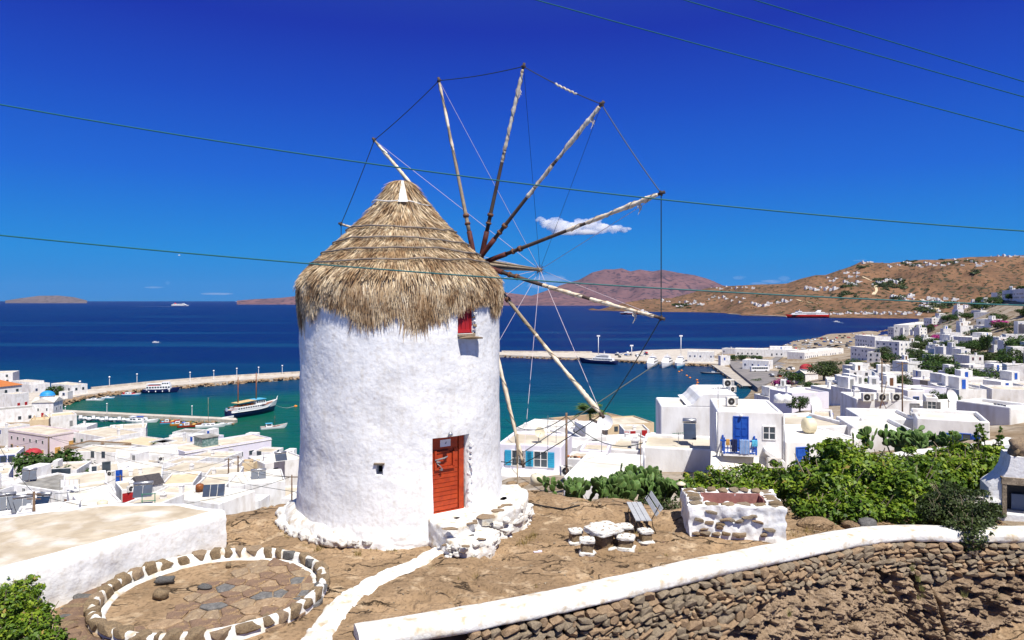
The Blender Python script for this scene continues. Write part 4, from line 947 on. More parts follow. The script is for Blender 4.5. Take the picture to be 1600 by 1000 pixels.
# litter scrap
x, y, z = ground_at(840, 863); b = MB(); b.box(-.09,.09,-.03,.03,.0,.014); b.box(.02,.1,-.02,.05,.014,.022)
tag(b.build('crumpled_paper', mat('litter', (.66,.60,.70), .6), None, loc=(x,y,z+.005), rot=(0,.05,.3)), 'small crumpled white scrap lying on the brown rock before the mill', 'litter')
# ------------------------------------------------------------ stone cistern with pink plaster inside
cz0 = gpf(5.0, 16.4)
def CP(px, py, z): Y = Yat(py, z); return Vector((X_(px, Y), Y, z))
c1 = CP(1077, 837, cz0-.02); c2 = CP(1229, 841, cz0-.02); dv = (c2-c1); wdt = dv.length; rzc = math.atan2(dv.y, dv.x)
cis = empty('stone_cistern', c1, rzc, 'low stone cistern with whitewashed rubble sides and pink plastered inside', 'cistern')
HC, DC = .74, 1.15
b = MB()
def wallseg(x0, x1, y0, y1, z0, z1, m_, nm, amp=.04, fr=4.):
    n1 = max(2, int((x1-x0)/.045)); n2 = max(2, int((y1-y0)/.045)); n3 = max(2, int((z1-z0)/.045)); bm = MB()
    def pt(x, y, z):
        v = Vector((x, y, z)); k = noise.noise_vector(v*fr)*amp + noise.noise_vector(v*fr*2.5)*amp*.4; return tuple(v+k)
    for (o, u, w_, nu, nw) in (((x0,y0,z0),(x1-x0,0,0),(0,0,z1-z0),n1,n3),((x1,y0,z0),(0,y1-y0,0),(0,0,z1-z0),n2,n3),((x1,y1,z0),(x0-x1,0,0),(0,0,z1-z0),n1,n3),((x0,y1,z0),(0,y0-y1,0),(0,0,z1-z0),n2,n3),((x0,y0,z1),(x1-x0,0,0),(0,y1-y0,0),n1,n2)):
        vs_ = [pt(*(o[q]+u[q]*i/nu+w_[q]*j/nw for q in range(3))) for j in range(nw+1) for i in range(nu+1)]
        bm.add(vs_, [(j*(nu+1)+i, j*(nu+1)+i+1, (j+1)*(nu+1)+i+1, (j+1)*(nu+1)+i) for j in range(nw) for i in range(nu)], 0, True)
    return bm.build(nm, m_, cis)
TH_ = .36
wallseg(0, wdt, 0, TH_, -.15, HC-.08, M_plaster, 'front_wall', .06); wallseg(0, wdt, DC-TH_, DC, -.15, HC+.02, M_plaster, 'back_wall', .05)
wallseg(0, TH_, TH_+.03, DC-TH_-.03, -.15, HC, M_plaster, 'side_wall', .05); wallseg(wdt-TH_, wdt, TH_+.03, DC-TH_-.03, -.15, HC-.02, M_plaster, 'side_wall', .05)
b = MB(); i0, i1, j0, j1 = TH_+.02, wdt-TH_-.02, TH_+.02, DC-TH_-.0
for q in ((i0, i1, j1-.03, j1, .0, HC+.03), (i0, i0+.03, j0, j1-.031, .0, HC+.01), (i1-.03, i1, j0, j1-.031, .0, HC+.01), (i0+.031, i1-.031, j0, j1-.031, 0, .35)): b.box(*q)
b.build('pink_lining', M_pinkp, cis)
SM = [stone_mesh('cap_stone', [M_slab, M_stoneA, M_slab, M_stoneC][i % 4], 24, .7, 500+i) for i in range(8)]
def capstones(x0, x1, y0, y1, z, n, along):
    for i in range(n):
        u = (i+.5)/n; x = x0+(x1-x0)*u if along else (x0+x1)/2; y = (y0+y1)/2 if along else y0+(y1-y0)*u
        L_ = (x1-x0)/n if along else (y1-y0)/n
        link('cap_stone', SM[rnd.randrange(8)], cis, loc=(x, y+rnd.uniform(-.03,.03), z+rnd.uniform(-.01,.02)), rot=(0,0,rnd.uniform(-.15,.15)), scale=(L_*.45 if along else .17*rnd.uniform(.8,1.1), .16*rnd.uniform(.6,1) if along else L_*.36, .05))
capstones(0, wdt, 0, TH_, HC-.08, 6, True); capstones(0, TH_, TH_, DC, HC+.0, 8, False); capstones(wdt-TH_, wdt, .1, DC, HC-.02, 9, False); capstones(0.3, wdt-.3, DC-TH_, DC, HC+.05, 6, True)
for i in range(16):
    xx = rnd.uniform(.08, wdt-.1); zq = rnd.uniform(.0, .55); link('face_stone', SM[rnd.randrange(8)] if i % 3 else ST[i], cis, loc=(xx, -.012, zq), rot=(rnd.uniform(-.1,.1), rnd.uniform(-.3,.3), 0), scale=(rnd.uniform(.08,.16), .05, rnd.uniform(.035,.06)))
for i in range(5): link('face_stone', SM[i], cis, loc=(.15+i*.22, -.03, .06+.02*(i%2)), scale=(.10,.06,.05))
# ------------------------------------------------------------ bread oven at the right edge
ov = empty('bread_oven', P(1590, 800, 16.9), R(-22), 'white outdoor bread oven with dark square mouth at the right edge', 'oven')
ov.location.z = 44.55
def shell(prof2, y0, y1, nm, m_, par):
    b = MB(); n = len(prof2); b.extr([(0,0)]*0 or [(0,0)], 0, 0) if False else None
    vs_ = [(x, y0, z) for x, z in prof2]+[(x, y1, z) for x, z in prof2]
    b.add(vs_, [tuple(range(n))[::-1], tuple(range(n, 2*n))]+[(i, (i+1)%n, n+(i+1)%n, n+i) for i in range(n)]); return b.build(nm, m_, par)
# body silhouette with the concave shoulder, mouth left open by four pieces
XL = -.58
prof_l = [(XL,.10),(XL,.95),(-.52,1.02),(-.42,1.10),(-.30,1.22),(-.20,1.40),(-.16,1.55),(-.13,1.74),(.9,1.74),(.9,1.06),(-.22,1.10),(-.22,.36),(-.30,.10)]
shell(prof_l, 0, .9, 'front_wall', M_plaster, ov)
shell([(-.31,.05),(.95,.05),(.95,.34),(-.215,.355),(-.298,.10)], .0, .9, 'front_ledge', M_plaster, ov)
shell([(.62,.345),(.9,.345),(.9,1.055),(.62,1.065)], 0, .9, 'jamb', M_plaster, ov)
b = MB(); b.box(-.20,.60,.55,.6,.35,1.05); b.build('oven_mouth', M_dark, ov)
b = MB(); b.box(-.02,.55,.45,.5,.37,.75); b.build('oven_door', mat('blue_grey_sheet', (.12,.15,.22), .5), ov)
b = MB(); b.box(-.33,.7,-.06,.12,1.075,1.24); b.build('lintel', M_stoneA, ov)
b = MB(); b.box(-.315,-.225,-.05,.12,.30,1.06); b.build('stone_jamb', M_stoneA, ov)
link('hood_stone', lump_mesh('hood_stone', M_slab, 81, 3, .3, .5), ov, loc=(.22,.3,1.92), scale=(.30,.3,.22)); link('hood_stone', lump_mesh('hood_stone', M_stoneC, 82, 3, .3, .5), ov, loc=(-.02,.3,1.80), rot=(0,.5,0), scale=(.06,.3,.16))
link('threshold_stone', lump_mesh('threshold_stone', M_stoneA, 83, 3, .3, .5), ov, loc=(.1,-.12,.12), scale=(.6,.2,.09))
# low curved white wall joining the oven
lw = empty('low_curved_wall', P(1545, 770, 17.), R(10), 'low curved white wall stub beside the bread oven, bush in front', 'wall'); lw.location.z = 44.5
shell([(-.75,-.1),(-.75,.25),(-.62,.42),(-.4,.58),(-.1,.66),(.25,.66),(.25,-.1)], 0, .3, 'wall_body', M_stoneA, lw); shell([(-.78,.25),(-.64,.44),(-.4,.60),(-.1,.68),(.27,.68),(.27,.74),(-.1,.74),(-.42,.66),(-.68,.49),(-.82,.28)], -.06, .36, 'coping', M_limecap, lw)
# a lower garden wall behind the bushes
gw = empty('garden_wall', (0,0,0), 0, 'cream topped rubble garden wall running behind the fig bushes at the right', 'wall')
gpts = [P(1378,716,24), P(1430,707,24), P(1480,703,24.5), P(1530,697,25), P(1590,686,25.5)]
b = MB(); b2 = MB()
for i in range(4):
    p, q = gpts[i], gpts[i+1]; n = Vector((-(q-p).y, (q-p).x, 0)).normalized()*.4
    b.add([p-n*.9, q-n*.9, q+n*.9, p+n*.9, (p.x,p.y-.4,p.z-.9), (q.x,q.y-.4,q.z-.9)], [(0,1,5,4)]); b2.add([p-n, q-n, q+n, p+n, p-n-Vector((0,0,.12)), q-n-Vector((0,0,.12))], [(0,1,2,3),(0,4,5,1)])
b.build('wall_face', M_stoneB, gw); b2.build('coping', M_limecap, gw)
for i in range(60):
    u = rnd.random()*3.99; k = int(u); p = gpts[k].lerp(gpts[k+1], u-k); link('stone', ST[i % 18], gw, loc=(p.x, p.y-.36, p.z-.2-rnd.random()*.5), scale=(.16,.08,.08))
# small rocks, weeds and black hose along the crest
for i, (px, py, w_) in enumerate(((800,757,.30),(815,760,.35),(1040,800,.1),(1276,814,.26),(1355,811,.22),(1330,818,.15),(1555,832,.2))):
    x, y, z = ground_at(px, py) if px < 900 else (X_(px, 16.9), 16.9, GZ0)
    o = link('boulder', lump_mesh('boulder', M_ground if px != 1355 else M_stoneD, 90+i, 3, .35, .3), None, loc=(x, y, z), rot=(0,0,i), scale=(w_*1.5, w_, w_*.7))
    tag(o, ['brown boulder at the crest just right of the mill','flat brown boulder beside the thin pole right of the mill','small brown rock behind the slatted bench','flat brown ledge rock between cistern and white coping','dark purplish rock under the fig bush','small brown rock under the fig bush near the coping','pale rock at the foot of the bread oven'][i], 'rock')
b = MB(); pts = [(785,779),(800,784),(830,790),(850,792),(880,797),(905,793),(930,785),(955,783),(975,788),(1000,797),(1030,794)]
pw = []
for px, py in pts: x, y, z = ground_at(px, py); pw.append((x, y, z+.03))
b.tube([Vector(pw[int(i/6)]).lerp(Vector(pw[int(i/6)+1]), (i % 6)/6) for i in range(60)], .018, 6); tag(b.build('black_hose', M_black), 'black hose lying along the rock crest right of the mill', 'hose')
# thin wooden stake right of the mill
x, y, z = ground_at(809, 782); b = MB(); b.tube([(x,y,z-.1),(x-.01,y,z+1.0)], .022, 6); b.tube([(x-.01,y,z+1.),(x-.01,y,z+1.75)], .035, 6)
tag(b.build('wooden_stake', M_wood), 'thin wooden stake standing at the crest beside the mill', 'stake')
x, y, z = P(1064,757,19.5); st = empty('garden_lamp', (x,y,z-.9), 0, 'small garden lamp post with cream cap among the cactus', 'lamp'); b = MB(); b.tube([(0,0,0),(0,0,.75)], .025, 6); b.build('post', M_wood, st); b = MB(); b.lathe([(.05,.72),(.07,.9),(.01,.91)], 10); b.build('lantern', M_dark, st); b = MB(); b.lathe([(.13,.9),(.13,.93),(.02,.99)], 10); b.build('cap', M_tank, st)
# dry weeds
def weeds(nm, spots, label, m_, hmin=.05, hmax=.16, n=40):
    V, F, c = [], [], []
    for (x, y, z, r_) in spots:
        for i in range(n):
            a = rnd.random()*6.28; q = r_*rnd.random(); bx, by = x+q*math.cos(a), y+q*math.sin(a); h = rnd.uniform(hmin, hmax); dx, dy = rnd.uniform(-.6,.6)*h, rnd.uniform(-.6,.6)*h; k = len(V)
            V += [(bx-.004,by,z-.02),(bx+.004,by,z-.02),(bx+dx,by+dy,z+h)]; F.append((k,k+1,k+2)); c += [rnd.random()]*3
    o = link(nm, npmesh(nm, V, F, m_, False, c)); tag(o, label, 'weeds', kind='stuff')
sp = []
for (px, py, r_) in ((818,850,.18),(827,845,.2),(835,838,.15),(1240,838,.25),(1260,832,.3),(1180,838,.2),(1210,842,.2),(497,860,.1),(560,866,.1)): x, y, z = ground_at(px, py); sp.append((x, y, z, r_))
weeds('dry_weeds', sp, 'tufts of dry weeds on the brown rock', attrmat('weed', [(0,(.10,.09,.02)),(1,(.30,.2,.06))], .8))

# gravel and loose chips on the rock
gv = MB(); PB = [stone_mesh('chip', M_pave, 9, .6, 700+i) for i in range(4)]
for i in range(1500):
    x, y = rnd.uniform(-9, 9), rnd.uniform(10.8, 20)
    if y < wall_y(x)+.05 or math.hypot(x-MX, y-MY) < 2.8 or math.hypot(x+5.38, y-12.86) < 2.5 or (x < -6.2 and y > 12): continue
    if noise.noise(Vector((x*.7, y*.9, 3))) < -.05 and i % 4: continue
    s_ = rnd.uniform(.008, .03)*(2 if i % 40 == 0 else 1); M = Matrix.Translation((x, y, gpf(x, y)+s_*.3)) @ Matrix.Rotation(rnd.random()*6, 4, 'Z') @ Matrix.Diagonal((s_*1.4, s_, s_*.7, 1)); me_ = PB[i % 4]
    gv.add([M @ v.co for v in me_.vertices], [tuple(f.vertices) for f in me_.polygons], i % 3)
tag(gv.build('gravel', [M_pave, M_stoneA, M_slab]), 'loose chips and gravel scattered over the brown rock', 'gravel', kind='stuff')
sp = []
for i in range(46):
    x, y = rnd.uniform(-5, 7.5), rnd.uniform(12.2, 19)
    if y < wall_y(x)+.1 or (math.hypot(x-MX, y-MY) < 3.0) or math.hypot(x+5.38, y-12.86) < 2.45: continue
    sp.append((x, y, gpf(x, y), rnd.uniform(.03,.12)))
for i in range(16): a = rnd.uniform(-80, 20); p = on_wall(a, 44.7, .5 if a < -30 else .2); sp.append((p.x, p.y, gpf(p.x, p.y), .08))
weeds('dry_grass', sp, 'small dry grass tufts scattered over the ledge', attrmat('straw_weed', [(0,(.16,.13,.04)),(1,(.40,.30,.12))], .8), .03, .09, 14)
sp = []
for i in range(14):
    s_ = rnd.uniform(2.5, LW-2.5); x_w, y_w, nx_w, ny_w = wpt(s_); p, _ = facep(s_, rnd.uniform(.5, 1.3), .12); sp.append((p.x, p.y, p.z, .06))
weeds('wall_weeds', sp, 'dry weeds growing out of the stone wall and rock face', attrmat('wall_weed', [(0,(.06,.08,.02)),(1,(.22,.20,.07))], .8), .06, .18, 40)
# ------------------------------------------------------------ houses
FOOT = []        # (x, y, radius) of what already stands
OPM = {'w': M_glass, 'b': M_blue, 't': M_turq, 'r': M_red, 'g': M_green, 'o': M_yellow, 'n': M_brown, 'd': M_dark, 'G': M_grey}
def opening(root, M, w, h, code, fine):
    """code: kind letter + colour: wX window with shutters colour X, 'w' plain, 'dX' door colour X, 'aX' arched"""
    k = code[0]; c = OPM[code[1]] if len(code) > 1 else None; t = .07 if fine else .10
    if not fine:
        b = MB(); fr = t if k != 'd' else .05
        b.box(-w/2-fr, w/2+fr, -.05, .02, -fr, h+fr, 0, M); b.box(-w/2, w/2, -.09, -.051, 0, h, 1, M)
        return b.build('door' if k == 'd' else 'window', [c if c and k == 'w' else M_white, c if k == 'd' and c else M_glass], root)
    b = MB()
    for q in ((-w/2-t, -w/2, -t, h+t), (w/2, w/2+t, -t, h+t), (-w/2+.001, w/2-.001, -t, 0), (-w/2+.001, w/2-.001, h, h+t)): b.box(q[0], q[1], -.05, .02, q[2], q[3], 0, M)
    if k == 'w': b.box(-.03, .03, -.03, .015, .001, h-.001, 0, M); b.box(-w/2+.001, w/2-.001, -.025, .014, h*.5-.02, h*.5+.02, 0, M)
    f = b.build('door' if k == 'd' else 'window', M_white if k == 'w' and c is not M_blue else (c or M_white), root)
    b = MB(); b.box(-w/2, w/2, -.02, -.002, 0, h, 0, M)
    if k == 'd':
        for (x0, x1) in ((-w*.42, -w*.04), (w*.04, w*.42)):
            for (z0, z1) in ((.1, .38), (.42, .62), (.66, .94)): b.box(x0, x1, -.045, -.021, z0*h, z1*h, 0, M)
    b.build('door_panel' if k == 'd' else 'pane', c if k == 'd' else M_glass, f)
    if k == 'w' and c and c is not M_blue or code == 'wb+':
        for s in (-1, 1):
            b = MB(); x0 = s*(w/2+t+.02); x1 = s*(w/2+t+.02+w*.5); b.box(min(x0,x1), max(x0,x1), -.09, -.052, -.02, h+.02, 0, M)
            for q in range(7): b.box(min(x0,x1)+.05, max(x0,x1)-.05, -.11, -.091, .08+q*h/7.2, .08+q*h/7.2+h/12, 0, M)
            b.build('shutter', c or M_blue, f)
    return f
def wallmesh(w, d, h, par, fnd, th, m, rm, root, fine, nm='wall', soft=0.):
    b = MB(); x0, x1 = 0, w; z0 = -fnd; zr = h-par
    o = [(x0,0),(x1,0),(x1,d),(x0,d)]; i_ = [(x0+th,th),(x1-th,th),(x1-th,d-th),(x0+th,d-th)]
    V = [(x,y,z0) for x,y in o]+[(x,y,h) for x,y in o]+[(x,y,h) for x,y in i_]+[(x,y,zr) for x,y in i_]
    F = [(k,(k+1)%4,4+(k+1)%4,4+k) for k in range(4)]+[(4+k,4+(k+1)%4,8+(k+1)%4,8+k) for k in range(4)]+[(8+k,8+(k+1)%4,12+(k+1)%4,12+k) for k in range(4)]
    b.add(V, F); o1 = b.build(nm, m, root)
    if fine:
        md = o1.modifiers.new('soft', 'BEVEL'); md.width = .13; md.segments = 3; md.limit_method = 'ANGLE'
        for p in o1.data.polygons: p.use_smooth = False
    b = MB(); nx_, ny_ = (8, 6) if fine else (1, 1)
    vs_ = [(x0+th-.02+(w-2*th+.04)*i/nx_, th-.02+(d-2*th+.04)*j/ny_, zr+.01+(rnd.uniform(-.02,.02) if fine else 0)) for j in range(ny_+1) for i in range(nx_+1)]
    b.add(vs_, [(j*(nx_+1)+i, j*(nx_+1)+i+1, (j+1)*(nx_+1)+i+1, (j+1)*(nx_+1)+i) for j in range(ny_) for i in range(nx_)]); b.build('roof', rm, root)
    return o1
def house(ax, ay, bx, by, depth, Y, label, base=None, H=None, ops=(), roof='c', wall='w', par=.35, group=None, name='house', auto=None, extra=(), cat='house', cap=None):
    """(ax, ay)-(bx, by): the near parapet edge in the photo; Y: distance of its left end; ops: (face, u, v, w, h, code) with u along the face 0..1"""
    z = Z_(ay, Y); Yb = (CZ-z)*FPX/(by-HZ) if abs(by-HZ) > 4 else Y; A = Vector((X_(ax, Y), Y, z)); B = Vector((X_(bx, Yb), Yb, z))
    w = (B-A).length; rz = math.atan2(B.y-A.y, B.x-A.x); g0 = min(gz(ax, Y), gz(bx, Yb))
    zb = Z_(base, (Y+Yb)/2) if base else (z-H if H else g0); zb = min(zb, z-2.4)
    fnd = max(0, zb-g0)+2.5; h = z-zb; fine = Y < 130
    root = empty(name, (A.x, A.y, zb), rz, label, cat, group)
    wm = {'w': M_white, 'p': M_pink, 'l': M_lilac, 's': M_sand, 'g': M_concrete, 'n': M_stoneB}[wall]; rm = {'c': M_roof, 'w': M_roofw, 'g': M_roofg, 's': M_sand, 'n': M_stoneB}[roof]
    wallmesh(w, depth, h, par, fnd, .25 if Y < 250 else .3, wm, rm, root, fine)
    if cap:
        b = MB(); b.box(-.12, w+.12, -.12, .10, h-.55, h-.38); b.box(w-.1+.2, w+.12, .101, depth, h-.55, h-.38); b.build('cornice', M_limecap if wall != 'p' else M_concrete, root)
    faces = {'F': (Matrix.Identity(4), w), 'R': (Matrix.Translation((w,0,0)) @ Matrix.Rotation(R(90),4,'Z'), depth), 'L': (Matrix.Translation((0,depth,0)) @ Matrix.Rotation(R(-90),4,'Z'), depth)}
    ops = list(ops)
    if not ops and not auto and 72 < Y < 300 and h > 3: auto = ('FR', 'wGb'[int(ax) % 3])
    if 70 < Y < 260 and len(extra) == 0 and int(ax+ay) % 2: extra = [('chimney', .2+.1*(int(ax) % 6), .4+.1*(int(ay) % 4), .15+.1*(int(ax) % 5))]
    if auto:
        r = random.Random(int(ax*7+ay*13)); st = max(1, int(h/2.9))
        for fc in auto[0]:
            W_ = faces[fc][1]; n = max(1, int(W_/3.6))
            for s_ in range(st):
                for i in range(n):
                    if r.random() < .72:
                        dr = s_ == 0 and r.random() < .25
                        ops.append((fc, (i+.5+r.uniform(-.12,.12))/n, s_*2.9+(0.05 if dr else 1.), 1.0 if dr else .9, 2.0 if dr else 1.15, ('d' if dr else 'w')+auto[1]))
    for fc, u, v, ow, oh, code in ops:
        M, W_ = faces[fc]; opening(root, M @ Matrix.Translation((W_*u, 0, v)), ow, oh, code, fine)
    for e in extra:
        k = e[0]
        if k == 'chimney':
            b = MB(); x, y = e[1]*w, e[2]*depth; b.box(x-.3, x+.3, y-.3, y+.3, h-par, h+e[3]); b.box(x-.38, x+.38, y-.38, y+.38, h+e[3]+.001, h+e[3]+.12); b.box(x-.2,x+.2,y-.2,y+.2,h+e[3]+.121,h+e[3]+.4); b.build('chimney', wm, root)
        if k == 'box':       # roof room: x0,x1,y0,y1 fractions, height
            b = MB(); b.box(e[1]*w, e[2]*w, e[3]*depth, e[4]*depth, h-par+.003, h+e[5]); b.build('roof_room', wm, root)
            if e[5] > 1.5: opening(root, Matrix.Translation(((e[1]+e[2])/2*w, e[3]*depth, h+.1)), .8, min(e[5]-.4, 1.9), e[6] if len(e) > 6 else 'db', False)
    c = root.matrix_basis @ Vector((w/2, depth/2, 0)); FOOT.append((c.x, c.y, max(w, depth)*.5))
    root['top'] = z; HOUSES[label] = (root, w, depth, h)
    return root
HOUSES = {}
_YL = ([600,640,650,660,680,700,750,780,810,830,850],[345,290,262,240,205,180,120,95,78,68,60])
def YL(py): return float(np.interp(py, *_YL))
def hl(ax, ay, bx, by, d, label, Y=None, **k): return house(ax, ay, bx, by, d, Y or YL(ay), label, **k)
def on_roof(label, u, v, dz=0.):
    root, w, d, h = HOUSES[label]; return root.matrix_basis @ Vector((w*u, d*v, h-.34+dz)), root.rotation_euler.z

# --- left town
hl(-14,606,34,601,14,'white mansion with orange tiled roof at the far left waterfront',Y=305,base=638,auto=('FR','w'),roof='c')
r_, w_, d_, h_ = HOUSES['white mansion with orange tiled roof at the far left waterfront']
b = MB(); b.add([(-.5,-.5,h_+.05),(w_+.5,-.5,h_+.05),(w_+.5,d_+.5,h_+.05),(-.5,d_+.5,h_+.05),(d_*.45,d_/2,h_+2.8),(w_-d_*.45,d_/2,h_+2.8)], [(0,1,5,4),(1,2,5),(2,3,4,5),(3,0,4),(3,2,1,0)]); b.build('tiled_roof', M_tile, r_)
hl(22,616,45,613,7,'white annex with dark red doors beside the orange roofed mansion',Y=298,base=638,ops=[('F',.3,.1,1.2,2.4,'dr'),('F',.8,.1,1.2,2.4,'dr')])
hl(-14,583,20,582,12,'pale two-storey house behind the orange tiled roof',Y=392,base=600,auto=('F','w'))
hl(18,595,45,597,8,'low white house between orange roof and the harbour shops',Y=380,base=605)
hl(48,601,78,598,8,'low white harbour shop row beside the seaside tree',Y=372,base=613,auto=('F','b'))
hl(80,599,112,602,8,'white harbour shop with striped front at the root of the mole',Y=368,base=612,auto=('FR','d'))
hl(92,612,106,612,4,'tiny white kiosk standing at the start of the harbour mole',Y=348,base=621,auto=('F','b'))
hl(-14,642,57,636,9,'long blank white wall house with grey roof below the mansion',Y=272,base=660,roof='g')
hl(76,651,120,647,9,'white house with tan roof right behind the pink mansion',Y=260,base=667,roof='s',extra=[('chimney',.15,.5,.8)])
hl(46,657,76,655,7,'tan rubble walled house between long wall and tan roofed house',Y=250,base=668,wall='s',roof='s',extra=[('chimney',.2,.5,.8),('chimney',.7,.5,.8)])
hl(-14,668,20,664,8,'white house with cream awning roof at the left edge above the pink mansion',Y=238,roof='w')
pk = 'pink two-storey mansion with ochre doors and flat grey roof'
hl(13,671,75,680,9,pk,Y=216,base=715,wall='p',roof='c',cap=1,ops=[('F',(i+.6)/6.4,.6+(.0 if i % 2 else 1.0),1.0,2.4 if i % 2 else 1.6,'do' if i % 2 else 'wo') for i in range(6)]+[('F',(i+.6)/6.4,4.9,.7,.8,'w') for i in range(6)]+[('R',.3,.6,1.6,3.0,'do'),('R',.75,2.6,1.6,2.2,'do')])
hl(112,675,168,684,11,'long cream roofed white house right of the pink mansion',base=700,auto=('F','g'),extra=[('chimney',.8,.5,1.)])
hl(168,672,228,668,10,'white waterfront house with three roof vents behind the cream roofs',Y=222,base=690,extra=[('box',.1,.18,.3,.5,.8),('box',.3,.38,.3,.5,.8),('chimney',.9,.5,1.6)])
hl(176,690,232,697,9,'white house with sandy roof and green shutters near the centre of the left town',base=712,roof='s',auto=('F','g'))
hl(100,697,168,701,8,'ruined house with crumbling grey tile roof behind the dark tree',base=712,roof='g',wall='n')
hl(107,705,180,707,8,'white house with two dark windows just right of the dark tree',base=730,ops=[('F',.52,2.4,.9,1.5,'w'),('F',.75,2.4,.9,1.5,'w')])
hl(180,716,279,707,11,'large blank white house with broad flat roof in the middle of the left town',base=738,roof='w')
hl(232,690,288,696,9,'white house with small bell shaped chimney by the harbour water',base=706,extra=[('chimney',.55,.6,1.8),('box',.7,.95,.5,.9,1.6,'db')])
li = 'long lilac white warehouse with glazed roof hatch at the water edge'
hl(289,706,424,684,10,li,Y=176,base=722,wall='l',roof='c',ops=[('F',.62+.13*i,1.0,1.3,1.1,'w') for i in range(3)]+[('R',.5,1.2,1,1.2,'w')],cap=1)
r_, w_, d_, h_ = HOUSES[li]
b = MB(); b.box(w_*.26, w_*.44, d_*.35, d_*.8, h_-.3, h_+1.9); b.build('glazed_hatch', mat('green_glass', (.08,.16,.15), .2, (.25,.33,.32), 1.5), r_)
b = MB(); b.box(w_*.25, w_*.45, d_*.33, d_*.82, h_+1.901, h_+2.1); b.build('hatch_roof', M_roofg, r_)
hl(296,713,350,716,7,'small white house with dark vents just below the lilac warehouse',base=726)
hl(255,723,296,725,7,'low white house with terrace wall below the big blank roof',base=736,auto=('F','w'))
hl(243,736,322,739,9,'cream roofed house with skylight panels in the centre of the left town',base=752,ops=[('F',.8,1.2,1.5,.8,'w')])
hl(140,739,187,734,8,'two-storey white house with blue grey shuttered window beside the tree',base=765,ops=[('F',.55,3.2,1.3,2.0,'wG'),('F',.15,3.0,.8,1.6,'w')])
hl(180,749,254,742,9,'white house with blue corner door and two chimneys on its roof',base=772,ops=[('F',.08,2.4,.9,2.,'db'),('F',.8,2.,.8,1.2,'w')],extra=[('chimney',.3,.4,.5),('chimney',.5,.5,.5)])
hl(55,737,120,734,8,'white terrace house with open frame pergola on its roof',base=757,ops=[('F',.6,1.2,3.6,1.8,'w')],roof='c',extra=[('box',.25,.38,.4,.7,1.2)])
hl(15,755,92,767,8,'bare grey concrete roofed house with rounded arch opening at the left',base=790,roof='g',wall='w',ops=[('F',.75,.6,2.4,1.8,'dG'),('F',.3,1.5,.7,1,'w')])
hl(98,760,168,752,9,'white roof terrace with laundry lines beside the grey roofed house',base=778,roof='c')
gb = 'small white house with dark pitched gable roof in the left town'
hl(219,761,255,755,5,gb,base=775)
r_, w_, d_, h_ = HOUSES[gb]; b = MB(); b.add([(-.2,-.2,h_+.02),(w_+.2,-.2,h_+.02),(w_+.2,d_+.2,h_+.02),(-.2,d_+.2,h_+.02),(-.2,d_/2,h_+1.2),(w_+.2,d_/2,h_+1.2)], [(0,1,5,4),(2,3,4,5),(1,2,5),(3,0,4)]); b.build('gable_roof', mat('dark_slate', (.05,.045,.05), .6, (.08,.07,.07), 4.), r_)
hl(251,757,302,754,8,'house with plain sand coloured flat roof beside the dark gable',base=770,roof='s')
hl(303,759,354,757,7,'white house with stubby water tank left of the twin solar panels',base=775,auto=('F','w'))
hl(318,745,373,742,7,'low cream roofed house with small square vents near the ledge',base=757)
hl(394,706,425,707,6,'white cube house with one window near the harbour corner',base=726,ops=[('F',.35,2.,1,1.2,'wG'),('R',.5,1.8,1,1.2,'w')])
hl(414,725,478,715,9,'white seafront house touching the mill at the left',base=745,roof='w')
hl(371,724,396,724,4,'round fronted lime green tinted house beside the power poles',base=738,wall='s')
hl(345,728,372,727,6,'small white house tucked between lime tinted house and warehouse',base=740)
hl(357,759,446,751,9,'white roofed house with tilted solar panel behind the ledge crest',base=775,roof='w')
hl(264,777,342,787,7,'flat white roof with shallow basin just behind the terrace slab',base=800,roof='w',par=.15)
hl(128,792,190,782,7,'low white roof with ridge wall near the terrace slab',base=805,roof='w')
hl(190,787,242,790,6,'whitewashed roof between the green frame and the terrace slab',base=802,roof='c')
hl(108,778,182,768,5,'narrow white walled yard house below the laundry terrace',base=795,roof='w')
hl(18,813,120,801,6,'long low white house with roof railing near the wooden pole',base=830,roof='w')
hl(-16,801,18,797,6,'white house under the pair of solar panels at the left edge',base=825,roof='w',ops=[('F',.6,1.,1.6,.9,'w')])
hl(-16,828,50,824,6,'house with brown patched roof at the left edge above the terrace slab',base=845,roof='n')
hl(-16,743,14,740,8,'tall white house behind the bare grey roof at the left edge',base=775)
hl(-16,711,26,708,8,'white house with blue windows at the left edge below the pink mansion',base=735,ops=[('F',.5,2,1.2,1.4,'wb'),('F',.8,2,1.2,1.4,'wb')])
hl(190,765,225,760,6,'small white house with red awning behind the gabled house',base=778,ops=[('F',.3,.5,1.5,1.2,'dr')])
hl(130,770,180,762,6,'low white storage rooms under the two-storey house by the tree',base=785)

